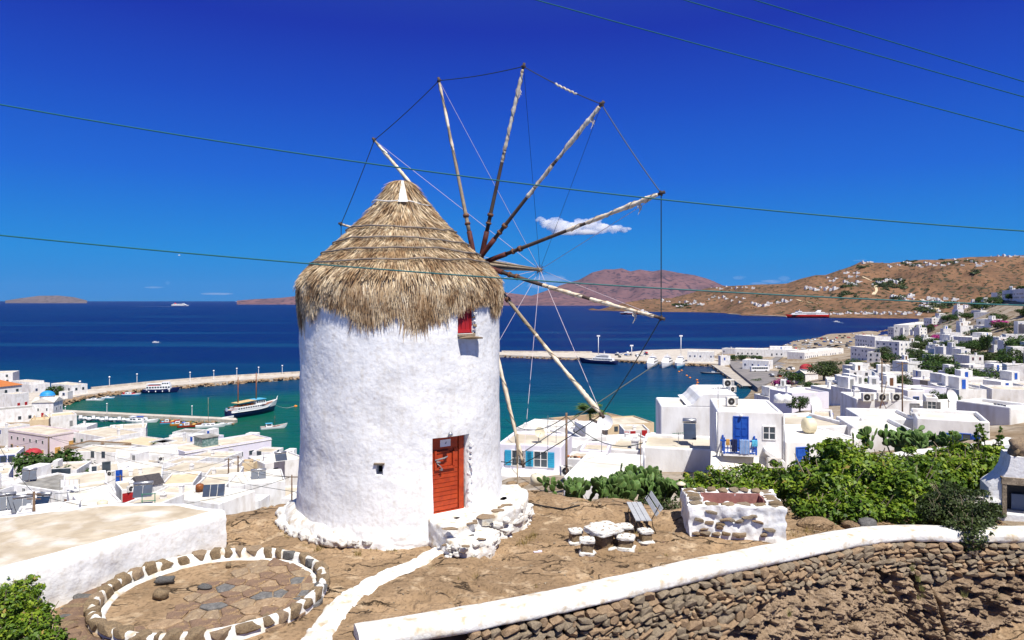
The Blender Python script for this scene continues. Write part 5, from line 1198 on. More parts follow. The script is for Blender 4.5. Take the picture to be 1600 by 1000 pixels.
# domes
def domechurch(px, py_eave, Y, w, h, dr, dm, label, base_, bell=False, rd=.7, yaw=.4):
    z = Z_(py_eave, Y); X = X_(px, Y); root = empty('chapel', (X, Y+w/2, z-h), yaw, label, 'church')
    b = MB(); b.box(-w/2, w/2, -w/2, w/2, -2, h); b.build('wall', M_white, root)
    b = MB()
    for q in range(2):
        M = Matrix.Rotation(q*math.pi/2, 4, 'Z')
        b.add([M@Vector(p) for p in ((-w*.54,-w*.54,h),(w*.54,-w*.54,h),(0,-w*.54,h+w*.22),(-w*.54,w*.54,h),(w*.54,w*.54,h),(0,w*.54,h+w*.22))], [(0,1,2),(5,4,3),(1,4,5,2),(0,2,5,3)])
    b.build('gabled_roof', M_roofw, root)
    b = MB(); b.lathe([(dr,h),(dr,h+w*.3)], 20); b.build('drum', M_white, root)
    b = MB(); b.lathe([(dr*1.08,h+w*.3),(dr*1.08,h+w*.3+.08)]+[(dr*1.02*math.cos(t_), h+w*.3+.08+dr*rd*math.sin(t_)) for t_ in np.linspace(0, math.pi/2, 8)], 24); b.build('dome', dm, root)
    for i in range(4):
        a = i*math.pi/2+.4; M = Matrix.Translation((dr*math.cos(a), dr*math.sin(a), h+w*.08)) @ Matrix.Rotation(a+math.pi/2, 4, 'Z'); opening(root, M, .35, .7, 'w', False)
    for i in range(2): opening(root, Matrix.Translation(((i-.5)*w*.4, -w/2, h*.45)), .5, 1., 'w', False); opening(root, Matrix.Translation((w/2, (i-.5)*w*.4, h*.45)) @ Matrix.Rotation(R(90),4,'Z'), .5, 1., 'w', False)
    opening(root, Matrix.Translation((0, -w/2, 0)), .9, 1.9, 'dr', False)
    FOOT.append((X, Y+w/2, w*.7)); return root
domechurch(64, 629, 285, 8., 6., 2.6, M_bluedome, 'white harbour chapel with sky blue dome and drum', 643, yaw=.15)
rd = domechurch(41, 722, 158, 4.6, 6, 1.65, M_reddome, 'white chapel with crimson dome left of the dark tree', 740, yaw=.2)
domechurch(1265, 584, 372, 8, 8, 3.4, M_reddome, 'white chapel with pinkish red dome between two round trees', 597, yaw=.3)

# --- right of the mill, near
tq = 'pale house with turquoise shuttered windows right beside the mill'
house(778,692,877,697,5.2,56,tq,base=742,roof='c',wall='l',ops=[('F',.33,.72,1.0,1.15,'wt'),('F',.68,.72,1.0,1.15,'wt')],par=.2)
house(776,742,880,746,3,53.5,'white terrace ledge in front of the turquoise shuttered house',base=760,roof='w',par=.1,cat='terrace',name='terrace')
bk = 'small white walled cube with brick capped top behind the cactus hedge'
house(884,715,934,718,2.2,48,bk,base=742,roof='c',par=.1)
r_, w_, d_, h_ = HOUSES[bk]
for i in range(9):
    o = link('brick', stone_mesh('brick', [M_tile, M_stoneB, M_brown][i % 3], 14, .85, 600+i), r_, loc=(.12+i*(w_-.24)/8.0, .2+.03*(i%2), h_+.05), scale=(.12,.22,.07))
house(880,744,985,752,7,40,'broad white terrace roof directly behind the cactus hedge',base=775,roof='w',par=.12)
house(908,683,948,681,5,76,'white room with flat canopy just left of the low walls',base=703,ops=[('F',.5,.2,.6,1.8,'dG')],extra=[('box',.3,.95,.2,.9,.9)])
house(945,700,1003,704,6,66,'stepped white house with cream roof behind the wooden pole',base=728,roof='c',extra=[('chimney',.7,.4,.4)])
house(905,702,950,704,4,62,'low grey white wall house in front of the canopied room',base=725,wall='l')
house(806,668,866,672,9,112,'white house with row of domed roof vents beside the sea',base=690,roof='w',extra=[('box',.1+.2*i,.18+.2*i,.2,.3,.4) for i in range(4)])
house(862,690,912,684,7,80,'white house with blue gate behind the tall wooden pole',base=700,ops=[('F',.5,.1,1.6,1.6,'dt')])
house(886,661,980,652,10,200,'tan stone roofed sea-front store behind the palm',base=672,wall='s',roof='n',par=.2)
house(950,664,1022,660,12,190,'cream waterfront house with rubble parapet near the palm tree',base=678,roof='c',wall='s',auto=('F','w'))
house(975,672,1015,672,7,150,'low white shops with crimson doors by the waterfront',base=686,ops=[('F',.1,.1,1,2,'dr'),('F',.35,.1,1.1,2.1,'dr'),('F',.8,.1,1.1,2.3,'dr')])
house(868,665,905,668,7,130,'white roof house with satellite dishes near the sea',base=682,roof='w')
lo = 'long low white house with gravel roof under the solar water heater'
house(1001,697,1119,703,5.4,53,lo,base=775,roof='c',par=.28,ops=[('F',.78,1.25,1.1,.55,'wG')])
st1 = 'big white windowless house with stepped curved parapet facing the sea'
house(1032,633,1150,635,5,60,st1,base=690,roof='w',par=.25)
r_, w_, d_, h_ = HOUSES[st1]
pf = [(2.2,h_-.02),(2.6,h_+.05),(2.95,h_+.35),(3.25,h_+.75),(3.6,h_+.95),(w_+.02,h_+.99),(w_+.02,h_-.02)]
b = MB(); n_ = len(pf); b.add([(x,-.01,z) for x,z in pf]+[(x,d_+2,z) for x,z in pf], [tuple(range(n_)), tuple(range(n_,2*n_))[::-1]]+[(i,n_+i,n_+(i+1)%n_,(i+1)%n_) for i in range(n_)]); b.build('upper_storey', M_white, r_)
bh = 'white two-storey house with blue balcony and blue double door'
house(1120,641,1224,644,6,46.8,bh,base=765,roof='w',par=.12,ops=[('F',.365,3.1-.55,.84,2.15,'db'),('F',.79,3.75-.4,.70,.78,'w'),('F',.05,.1,.01,.01,'w')][:2])
r_, w_, d_, h_ = HOUSES[bh]
zf = Z_(709, 45.8)-r_.location.z; x0, x1 = .09*w_, .565*w_
b = MB(); b.box(x0-.05, x1+.05, -1.0, -.003, zf-.12, zf); b.build('balcony_slab', M_white, r_)
bal = MB()
for xx in (x0, x1):
    for yy in (-.95, -.08): bal.box(xx-.05, xx+.05, yy-.05, yy+.05, zf+.001, zf+1.05)
bal.box(x0-.25, x1+.03, -1.01, -.90, zf+.82, zf+.92); bal.box(x0, x1, -.98, -.93, zf+.35, zf+.42); bal.box(x0, x1, -.98, -.93, zf+.08, zf+.14)
for xx in (x0, x1): bal.box(xx-.03, xx+.03, -.9, -.1, zf+.8, zf+.9); bal.box(xx-.02,xx+.02,-.9,-.1,zf+.3,zf+.38)
bal.build('balcony_rail', M_blue, r_)
for i in range(9): b = MB(); xx = x0+.2+i*(x1-x0-.3)/9; b.box(xx, xx+.05, -.975, -.935, zf+.141, zf+.81); b.build('baluster', M_blue, r_)
# towels on the rail
def clothpiece(nm, x, w2, drop, m_, lab):
    b = MB(); n = 8
    vs_ = []
    for j, (y, z) in enumerate(((-.86, zf+.55), (-.90, zf+.93), (-.955, zf+.95), (-1.03, zf+.92), (-1.05, zf+.92-drop*.5), (-1.04, zf+.92-drop))):
        for i in range(n+1): vs_.append((x+w2*i/n, y+.02*math.sin(i*1.4+j), z-.01*math.sin(i*2.1)))
    b.add(vs_, [(j*(n+1)+i, j*(n+1)+i+1, (j+1)*(n+1)+i+1, (j+1)*(n+1)+i) for j in range(5) for i in range(n)]); 
    o = b.build(nm, m_); o.matrix_world = r_.matrix_basis.copy(); tag(o, lab, 'towel'); 
    md = o.modifiers.new('thick', 'SOLIDIFY'); md.thickness = .015; return o
def stripemat():
    m, nt, N, L, B = newmat('striped_cloth'); tc = N.new('ShaderNodeTexCoord'); w = N.new('ShaderNodeTexWave'); w.inputs['Scale'].default_value = 3.2; L.new(tc.outputs['Object'], w.inputs['Vector'])
    cr = N.new('ShaderNodeValToRGB'); cr.color_ramp.interpolation = 'CONSTANT'; e = cr.color_ramp.elements; e[0].color = (.04,.22,.55,1); e[1].position = .45; e[1].color = (.7,.72,.75,1); e.new(.8).color = (.02,.06,.25,1)
    L.new(w.outputs[0], cr.inputs[0]); L.new(cr.outputs[0], B.inputs['Base Color']); B.inputs['Roughness'].default_value = .9; return m
clothpiece('towel', x0+.45, .35, .75, mat('navy_cloth', (.01,.015,.06), .9), 'dark navy towel hanging over the blue balcony rail')
clothpiece('towel', x0+.95, .62, .85, stripemat(), 'blue and white striped towel hanging over the balcony rail')
clothpiece('towel', x0+.12, .22, .35, M_yellow, 'small orange cloth at the left end of the balcony rail')
clothpiece('towel', x0+1.7, .35, .35, M_skyb, 'pale blue cloth at the right end of the balcony rail')
b = MB(); b.add([(x0-.75,-.02,zf-.05),(w_*.72,-.02,zf-.35),(w_*.80,-2.7,zf-1.75),(x0-1.0,-2.7,zf-1.6),(x0-.75,-.02,zf-2.6),(w_*.72,-.02,zf-2.6),(w_*.80,-2.7,zf-2.6),(x0-1.0,-2.7,zf-2.6)], [(3,2,1,0),(3,7,6,2),(0,4,7,3),(1,2,6,5)]); b.build('lean_to_roof', M_roofw, r_)
b = MB(); b.add([(w_*.70,-.9,zf+.35),(w_+.0,-.9,zf-.45),(w_+.0,-.9,zf-.8),(w_*.70,-.9,zf+.12),(w_*.70,-.002,zf+.35),(w_,-.002,zf-.45),(w_,-.002,zf-.8),(w_*.70,-.002,zf+.12)], [(0,3,2,1),(0,1,5,4),(0,4,7,3),(3,7,6,2)]); b.build('stair_parapet', M_white, r_)
for xx in (-.03, w_+.03): b = MB(); b.tube([(xx,-.09,-1),(xx,-.09,h_-.1)], .05, 8); b.build('drain_pipe', M_steel, r_)
b = MB(); b.lathe([(.01,0),(.09,.03),(.11,.1),(.06,.17),(.01,.18)], 10, (w_*.365,-.16)); b.v = [(x,y,z+5.0-.25) for x,y,z in b.v]; b.build('wall_lamp', M_white, r_)
house(1228,690,1345,685,6,47,'white house with tall blue door behind the fig bush',base=765,roof='w',par=.1,ops=[('F',.215,1.15,.85,1.7,'db'),('F',.75,1.6,.5,.6,'db')])
house(1268,650,1302,652,6,78,'white cube house with blue side door above the water tank',base=672,roof='c',ops=[('R',.5,.3,1,2,'db'),('F',.6,1.2,.5,.7,'w')])
house(1228,668,1340,664,7,60,'low white walled roof terrace carrying the cream water tank',base=690,roof='c')
house(1340,671,1433,674,7,58,'broad white roof house standing behind the cactus patch',base=710,roof='w')
house(1345,652,1436,655,6,64,'long plain white parapet behind the metal tripod mast',base=672,roof='w')
ls = 'long white house with blue shuttered window at the right'
house(1432,652,1547,659,6,60,ls,base=710,roof='w',ops=[('F',.63,.75,1.15,1.0,'wb+')],extra=[('chimney',.03,.5,-.1)])
house(1551,633,1579,638,5,66,'grey shaded white tower house with tall green window at the right edge',base=690,roof='w',ops=[('F',.45,2.2,.6,1.2,'wG')])
house(1579,636,1618,632,5,64,'white house corner cut by the right picture edge',base=700,roof='w')
ac = 'white house with three round air conditioners along its parapet'
house(1338,623,1434,625,7,90,ac,base=655,roof='w',ops=[('F',.95,.2,1,1.8,'dG')])
house(1446,620,1466,621,4,93,'small white rooftop room with one square window',base=642,ops=[('F',.5,.9,.9,.9,'wG')])
house(1470,640,1560,636,8,92,'white roof expanse with round satellite dish and low parapets',base=660,roof='w')
house(1418,610,1445,610,4,120,'narrow white stair tower near the centre of the right town',base=640)

# --- right town, middle distance
MID = [(1292,593,1347,595,12,300,608,'w','restaurant','long white restaurant building with black roof lettering'),
 (1272,604,1302,608,8,270,618,'d','house','grey roofed open shade pavilion before the lettered building'),
 (1244,603,1274,607,8,275,616,'b','house','low white shop with blue doors below the pinkish dome'),
 (1318,579,1376,588,12,360,600,'r','house','long white house with dark red windows beside the street'),
 (1329,541,1368,545,12,500,565,'b','house','white block left of the tall windowed house near the car park'),
 (1368,532,1405,534,14,480,562,'b','house','tall white house with small blue windows rising above its neighbours'),
 (1336,523,1367,526,12,560,542,'w','house','white house with rounded end facing the car park headland'),
 (1355,550,1375,551,8,440,566,'G','house','plain white cube in front of the tall white house'),
 (1257,551,1318,544,14,560,563,'b','house','long low white house facing the bus square'),
 (1387,511,1411,512,12,760,524,'b','house','isolated white block standing at the bay shore'),
 (1420,508,1457,503,14,740,516,'G','house','low white hotel wing stepping down to the bay'),
 (1456,497,1490,497,14,700,511,'r','hotel','white hotel with red awning near the bay shore'),
 (1462,520,1497,521,12,560,534,'r','house','white house with two dark red doors above the road'),
 (1497,512,1523,513,10,520,522,'G','house','white house with long balcony left of the blue railed hotel'),
 (1499,525,1520,528,10,430,548,'b','house','white wing with pale blue railings on the hillside'),
 (1519,527,1564,526,12,400,552,'b','hotel','three-storey white hotel with bright blue balconies'),
 (1522,508,1557,509,12,480,524,'G','house','white house above the blue balconied hotel'),
 (1532,485,1554,485,12,600,498,'b','house','small white villa half way up the right hillside'),
 (1553,488,1588,487,14,560,502,'r','house','broad white villa with red windows on the hillside'),
 (1562,499,1608,497,14,480,520,'w','house','large white villa above the magenta bougainvillea'),
 (1566,454,1608,450,14,650,468,'w','house','white villa crowning the hill at the right edge'),
 (1584,472,1610,470,12,600,484,'w','house','white villa below the hilltop one at the right edge'),
 (1532,470,1552,470,10,800,479,'w','house','distant white house on the saddle of the hill'),
 (1435,546,1471,546,10,470,557,'b','house','low white house with blue windows behind the lane'),
 (1457,561,1486,562,10,330,586,'G','house','white two-storey house with shaded upper balcony'),
 (1486,559,1511,563,10,326,586,'b','house','white two-storey house with turquoise ground floor door'),
 (1537,564,1585,568,12,290,590,'r','house','white house with red shutters and front balcony beside bougainvillea'),
 (1396,584,1432,590,9,270,602,'w','house','white house with outside stair beside the street'),
 (1386,598,1434,603,10,232,618,'G','house','white house with row of grey windows along the street corner'),
 (1433,603,1493,602,10,225,617,'b','house','long white house with blue chairs on its terrace'),
 (1442,587,1467,587,8,262,600,'w','house','white house with twin windows between the terraces'),
 (1573,595,1609,595,10,200,617,'w','house','white house with three tall windows at the right edge'),
 (1535,600,1572,602,10,206,616,'b','house','white house with low pergola left of the three windowed house'),
 (1497,609,1533,610,9,190,624,'w','house','white house with rounded corner near the palm clump'),
 (1314,609,1349,612,8,195,628,'t','house','white house with turquoise shop window below the lettering'),
 (1350,612,1390,614,9,180,628,'w','house','white flat house below the yellow coach'),
 (1404,619,1440,621,8,150,634,'w','house','white house with small blue skylights behind the air conditioners'),
 (1462,622,1500,624,9,150,638,'w','house','white house with bluish pergola above the round dish'),
 (1500,628,1548,626,9,150,642,'w','house','white house with lattice parapet at the right'),
 (1552,616,1606,614,9,150,632,'w','house','white house with arched gallery near the right edge'),
 (1226,587,1249,588,8,395,598,'b','house','small white shed beside the round tree of the quay road'),
 (1074,549,1114,550,12,560,560,'b','building','low white harbour office at the head of the pier'),
 (1128,544,1150,545,10,640,552,'b','building','small white kiosk beside the harbour car park'),
 (1149,545,1249,547,16,600,556,'w','building','long blank white depot wall beside the car park'),
 (1126,556,1141,556,6,530,563,'b','building','tiny blue and white ticket booth at the quay'),
 (1160,562,1201,564,10,490,574,'b','building','white boat shed with blue arches behind the coach')]
for i, (ax, ay, bx, by, d, Y, base, c, nm, lb) in enumerate(MID):
    ro = 'wwcwc'[i % 5]
    house(ax, ay, bx, by, d, Y, lb, base=base, auto=('FRL' if i % 3 else 'FR', c), roof=ro, name=nm, cat=nm, par=.5,
          extra=[('chimney', .3+.1*(i % 4), .5, .8)] + ([('box', .55, .9, .3, .8, 2.2, 'd'+('b' if c in 'wG' else c))] if i % 4 == 3 else []))
def pergola(root, x0, x1, y0, y1, z0, z1, m_):
    b = MB(); b.box(x0, x1, y0, y1, z1-.12, z1); 
    for x in (x0+.1, x1-.1): b.box(x-.1, x+.1, y0, y0+.2, z0, z1-.121)
    b.build('awning', m_, root)
r_, w_, d_, h_ = HOUSES['white hotel with red awning near the bay shore']; pergola(r_, w_*.4, w_*.98, -4, 0, 0, 3.2, M_red)
r_, w_, d_, h_ = HOUSES['three-storey white hotel with bright blue balconies']
for fl_ in range(2):
    for i in range(3):
        b = MB(); xx = w_*(.16+.33*i); b.box(xx-1.6, xx+1.6, -1.2, -.1, 2.7+fl_*3, 2.85+fl_*3); b.box(xx-1.6, xx+1.6, -1.2, -1.12, 2.851+fl_*3, 3.7+fl_*3); b.build('balcony', M_blue, r_)
r_, w_, d_, h_ = HOUSES['white house with red shutters and front balcony beside bougainvillea']; b = MB(); b.box(1, w_-1, -1.6, -.1, 2.7, 2.9); b.box(1, w_-1, -1.6, -1.5, 2.901, 3.6); b.build('balcony', M_white, r_)
r_, w_, d_, h_ = HOUSES['white two-storey house with shaded upper balcony']; b = MB(); b.box(.5, w_-.5, -1.8, -.1, 2.7, 2.9); b.box(.5, w_-.5, -1.8, -1.7, 2.901, 3.6); b.build('balcony', M_white, r_)
r_, w_, d_, h_ = HOUSES['grey roofed open shade pavilion before the lettered building']; b = MB(); b.box(-.5,w_+.5,-1.5,d_,h_+.05,h_+.25); b.build('shade_roof', M_roofg, r_)
# lettering on the restaurant parapet
r_, w_, d_, h_ = HOUSES['long white restaurant building with black roof lettering']
fc = bpy.data.curves.new('lettering', 'FONT'); fc.body = 'REMEZZO'; fc.size = 3.4; fc.extrude = .06; fc.offset = .05; fc.space_character = 1.35
fc.materials.append(M_dark); ft = bpy.data.objects.new('lettering_text', fc); me_ = bpy.data.meshes.new_from_object(ft); bpy.data.objects.remove(ft); fo = link('lettering', me_, r_); fo.rotation_euler = (R(90),0,0); fo.location = (w_*.05, -.12, h_-2.9)
fo.scale = (w_*.9/17., 1, .8)

# --- fill: plain houses scattered in the rest of the town, both sides
def clear(x, y, r_): return all((x-a)**2+(y-b_)**2 > (r_+c)**2*.72 for a, b_, c in FOOT)
FILLG = {'L': ('plain flat roofed white house among many in the left town', 'white houses of the left town'),
 'R': ('plain flat roofed white house among many in the right town', 'white houses of the right town'),
 'H': ('plain small white house on the right hillside above town', 'white houses on the right hillside')}
def fill(n, region, seed):
    r = random.Random(seed); k = 0; tr = 0
    while k < n and tr < n*60:
        tr += 1
        if region == 'L': px, Y = r.uniform(-60, 470), r.choice([r.uniform(62, 230), r.uniform(62,150)])
        elif region == 'R': px, Y = r.uniform(1215, 1640), math.exp(r.uniform(math.log(135), math.log(560)))
        elif region == 'C': px, Y = r.uniform(800, 1040), r.uniform(58, 205)
        else: px, Y = r.uniform(1430, 1650), r.uniform(430, 1500)
        g = gz(px, Y); x = X_(px, Y)
        if region != 'L' and region != 'C' and px < 1340 and Y > 330: continue
        if region == 'H' and (g < 6 or px < 1400+Y*.03): continue
        if 1362 < px < 1418 and 240 < Y < 560 and region == 'R': continue
        if region == 'R' and 1225 < px < 1305 and Y > 180: continue
        if region == 'L' and px < 150 and 120 < Y < 216: continue
        if region == 'L' and px > 278 and 120 < Y < 180: continue
        w = r.uniform(4.5, 9) if region in 'LC' else r.uniform(5, 9.5); w = min(w, 8) if region == 'H' else w; d = r.uniform(5, 8); h = r.choice([3.2,3.4,5.8,6.2]) if region != 'C' and Y > (210 if region == 'R' else 100) else 3.2
        if g < 1.2 or not clear(x, Y+d/2, max(w, d)*(.5 if region != 'H' else .3)): continue
        yaw = r.uniform(-.45,.35); fine = False; lb, gr = FILLG['L' if region == 'L' else 'H' if region == 'H' else 'R']
        root = empty('house', (x-w/2, Y, g), yaw, lb, 'house', gr)
        wmm = M_white if r.random() < .88 else r.choice([M_lilac, M_concrete]); rmm = r.choice([M_roof, M_roofw, M_roofw, M_roof, M_roofg] if region == 'L' else [M_roofw, M_roofw, M_roofw, M_roof])
        wallmesh(w, d, h, .35, 2.5, .25, wmm, rmm, root, False)
        col = r.choice(['b','r','G','w','n','b']); ch_ = ''; near = 'near' if Y < 140 else 'farther' if Y < 320 else 'distant'
        for s_ in range(2 if h > 5 else 1):
            for i in range(int(w/3)):
                if r.random() < .6: opening(root, Matrix.Translation((w*(i+.5)/int(w/3), 0, s_*2.9+1)), .8, 1., 'w' if col == 'w' else 'w'+col, False)
        if r.random() < .5: opening(root, Matrix.Translation((w,d*.5,.1)) @ Matrix.Rotation(R(90),4,'Z'), .9, 2, 'd'+(col if col != 'w' else 'b'), False)
        if r.random() < .5:
            b = MB(); bx, by = r.uniform(.6, w-1.2), r.uniform(.6, d-1.2); b.box(bx, bx+.6, by, by+.6, h-.3, h+.9); b.box(bx-.06,bx+.66,by-.06,by+.66,h+.901,h+1.); b.build('chimney', M_white, root); ch_ = ' with chimney'
        if r.random() < .4:
            b = MB(); bx = r.uniform(.3, w*.4); b.box(bx, bx+w*.35, d*.45, d-.3, h-.3, h+2.1); b.build('roof_room', M_white, root); opening(root, Matrix.Translation((bx+w*.17, d*.45, h-.2)), .8, 1.9, 'd'+r.choice('bGnG'), False); ch_ += ' and roof room' if ch_ else ' with roof room'
        root['label'] = '%s %s %s house with %s roof, %s windows%s, %s' % (near, 'two-storey' if h > 5 else 'one-storey', {M_white: 'white', M_lilac: 'lilac', M_concrete: 'grey'}[wmm], {M_roof: 'cream', M_roofw: 'white', M_roofg: 'grey'}[rmm], {'b':'blue','r':'red','G':'grey','w':'plain','n':'brown'}[col], ch_.replace(' with', ',') , {'L':'left town','C':'centre','R':'right town','H':'right hillside'}[region])
        FOOT.append((x, Y+d/2, max(w, d)*.5)); k += 1
fill(66, 'L', 3); fill(6, 'C', 4); fill(84, 'R', 5); fill(100, 'H', 6)

# --- far hillside houses
def on_hill(zat, px, py, t0=0.01, t1=1.02):
    best = None
    for i in range(160):
        p = zat(px, t0+(t1-t0)*i/159); e = HZ-(p.z-CZ)/p.y*FPX-py
        if e <= 0: return p
        best = p
    return best
CL = [(1108,448,1180,452,9,'villas on the low ridge between the island and the hill'),(1055,472,1100,480,14,'resort blocks above the far cove'),(1103,462,1165,474,10,'houses dotted on the lower far slope'),
 (1176,474,1206,480,8,'resort on the slope above the ferry quay'),(1216,470,1240,476,5,'houses on the spur left of the ferry'),(1255,450,1310,454,9,'villas in a row on the middle of the hill'),(1320,425,1345,433,6,'villas near the left shoulder of the hill'),
 (1290,434,1310,441,4,'houses high on the left shoulder of the hill'),(1345,408,1365,416,5,'houses on the left summit of the hill'),(1384,410,1480,418,20,'village strung along the ridge'),(1480,405,1560,416,12,'villas along the right ridge'),
 (1360,436,1412,446,14,'village in the green hollow of the hill'),(1320,440,1345,446,5,'houses left of the green hollow'),(1392,464,1428,471,14,'terraced hotel on the brown slope'),(1440,468,1500,478,16,'houses at the right foot of the hill'),
 (1292,488,1445,493,34,'port sheds along the bay shore'),(1030,470,1050,474,4,'houses at the tip of the far cape'),(1438,478,1470,490,10,'houses climbing from the port'),(1545,400,1600,402,6,'villas on the right summit')]
HM = []
for i in range(4):
    b = MB(); w, d, h = [(14,10,5),(22,10,5),(10,9,7),(18,12,4)][i]; b.box(-w/2, w/2, -d/2, d/2, -6, h, 0, None, 1); b.box(-w/2+1, -w/2+w*.4, -d/2+1, d/2-1, h+.01, h+3, 0)
    for q in range(3): b.box(-w/2+w*(.15+.3*q), -w/2+w*(.15+.3*q)+1.6, -d/2-.1, -d/2-.01, 1, 2.8, 2)
    HM.append(b.mesh('far_house', [M_white, M_roofw, M_glass]))
HC_ = random.Random(9)
for (x0, y0, x1, y1, n, lb) in CL:
    for i in range(n):
        u = (i+.5)/n; px = x0+(x1-x0)*u+HC_.uniform(-2,2); py = y0+(y1-y0)*HC_.random(); p = on_hill(HILL, min(max(px, 916), 1898), py)
        s = HC_.uniform(.55, 1.1)*(.8 if p.y < 2400 else 1.15); o = link('port_shed' if 'sheds' in lb else 'villa', HM[HC_.randrange(4)], None, loc=p, rot=(0,0,HC_.uniform(-.6,.6)), scale=(s, s, s))
        tag(o, ('white shed among the ' if 'sheds' in lb else 'white villa among the ')+lb, 'shed' if 'sheds' in lb else 'villa', lb)
# pale tracks on the hill
def track(pts, w, label):
    P3 = [on_hill(HILL, px, py) for px, py in pts]; V = []; 
    for i in range(len(P3)-1):
        for j in range(6):
            q = P3[i].lerp(P3[i+1], j/6); px = 800+FPX*q.x/q.y; V.append(on_hill(HILL, px, HZ-(q.z-CZ)/q.y*FPX)+Vector((0,0,1.2)))
    vs_ = []
    for i, p in enumerate(V): d = (V[min(i+1, len(V)-1)]-V[max(i-1, 0)]).normalized(); n = Vector((-d.y, d.x, 0))*w; vs_ += [p-n, p+n]
    b = MB(); b.add(vs_, [(2*i, 2*i+1, 2*i+3, 2*i+2) for i in range(len(V)-1)]); tag(b.build('track', M_sand), kind='structure')
track([(1365,461),(1369,455),(1367,448),(1372,443)], 7, ''); track([(1440,471),(1455,475),(1464,483),(1460,490)], 7, ''); track([(1245,470),(1265,474),(1285,478)], 4, ''); track([(1348,434),(1358,438),(1364,441)], 4, '')
# far pier below the ferry
b = MB(); p, q = P(1138,489,2640), P(1232,493.5,2190); b.box(0, (q-p).length, -8, 8, -2, 2.2, M=Matrix.Translation((p.x,p.y,0)) @ Matrix.Rotation(math.atan2(q.y-p.y, q.x-p.x), 4, 'Z')); tag(b.build('ferry_quay', M_concrete), kind='structure')
# ------------------------------------------------------------ moles, quays, lanes
def WPT(px, py, z): Y = Yat(py, z); return (X_(px, Y), Y)
def polyquay(name, pts, z, zb=-5, material=None): b = MB(); b.prism([WPT(px, py, z) for px, py in pts][::-1], zb, z); return tag(b.build(name, material or M_concrete), kind='structure')
polyquay('harbour_mole', [(142,608),(240,598),(350,589.5),(464,583),(530,579),(530,583.5),(464,587.5),(350,595.5),(240,604.5),(176,611),(128,617.5),(96,625),(83,632),(45,640),(30,634),(45,614),(100,612)], 2.2)
polyquay('inner_mole', [(70,637),(104,640.5),(240,647),(368,653),(371,655),(368,656.4),(240,649.8),(85,643)], 1.3)
polyquay('outer_pier', [(700,548),(784,550),(925,551),(960,553),(1010,547),(1075,545),(1130,546),(1128,568.5),(1060,566.5),(940,560),(784,554.5),(700,553)], 2.2)
polyquay('quay_road', [(1136,563),(1190,559),(1240,571),(1228,586),(1192,602),(1184,606),(1146,576)], 3.1, -4, M_asphalt)
def ledgewall(pts, z, h, w, name, kind=None):
    b = MB()
    for i in range(len(pts)-1):
        p = Vector((*WPT(*pts[i], z), 0)); q = Vector((*WPT(*pts[i+1], z), 0)); b.box(0, (q-p).length, 0, w, z, z+h, M=Matrix.Translation(p) @ Matrix.Rotation(math.atan2(q.y-p.y, q.x-p.x), 4, 'Z'))
    return tag(b.build(name, M_limecap if kind else M_concrete), kind='structure')
ledgewall([(142,608),(240,598),(350,589.5),(464,583),(530,579)], 2.2, 1.1, -1.2, 'mole_parapet')
ledgewall([(784,550),(925,551)], 2.2, 1.2, -1.2, 'pier_parapet')
# rocks along the moles
V = MB(); rr_ = random.Random(5)
RKM = stone_mesh('riprap', M_stoneB, 14, .6, 900)
def riprap(pts, z, n, lo, hi):
    for i in range(n):
        u = rr_.random()*(len(pts)-1.001); k = int(u); px = pts[k][0]+(pts[k+1][0]-pts[k][0])*(u-k); py = pts[k][1]+(pts[k+1][1]-pts[k][1])*(u-k); x, y = WPT(px, py, z); s = rr_.uniform(lo, hi)
        M = Matrix.Translation((x+rr_.uniform(-1,1), y-rr_.uniform(-.6,1.6), rr_.uniform(-.3, z-.6))) @ Matrix.Rotation(rr_.random()*6, 4, 'Z') @ Matrix.Diagonal((s*1.3, s, s*.7, 1)); V.add([M@v.co for v in RKM.vertices], [tuple(f.vertices) for f in RKM.polygons])
riprap([(530,583.5),(464,587.5),(350,595.5),(240,604.5),(176,611),(128,617.5),(83,632)], 2.2, 420, .5, 1.3); riprap([(784,554.5),(940,560),(1060,566.5),(1128,568.5)], 2.2, 260, .5, 1.2); riprap([(240,651.5),(368,658)], 1.6, 70, .3, .7)
riprap([(1240,532),(1300,526),(1360,519),(1395,514),(1425,513)], 1.5, 200, .8, 2.)
tag(V.build('mole_rocks', M_stoneB), 'brown boulders piled along the foot of the harbour moles', 'rocks', kind='stuff')
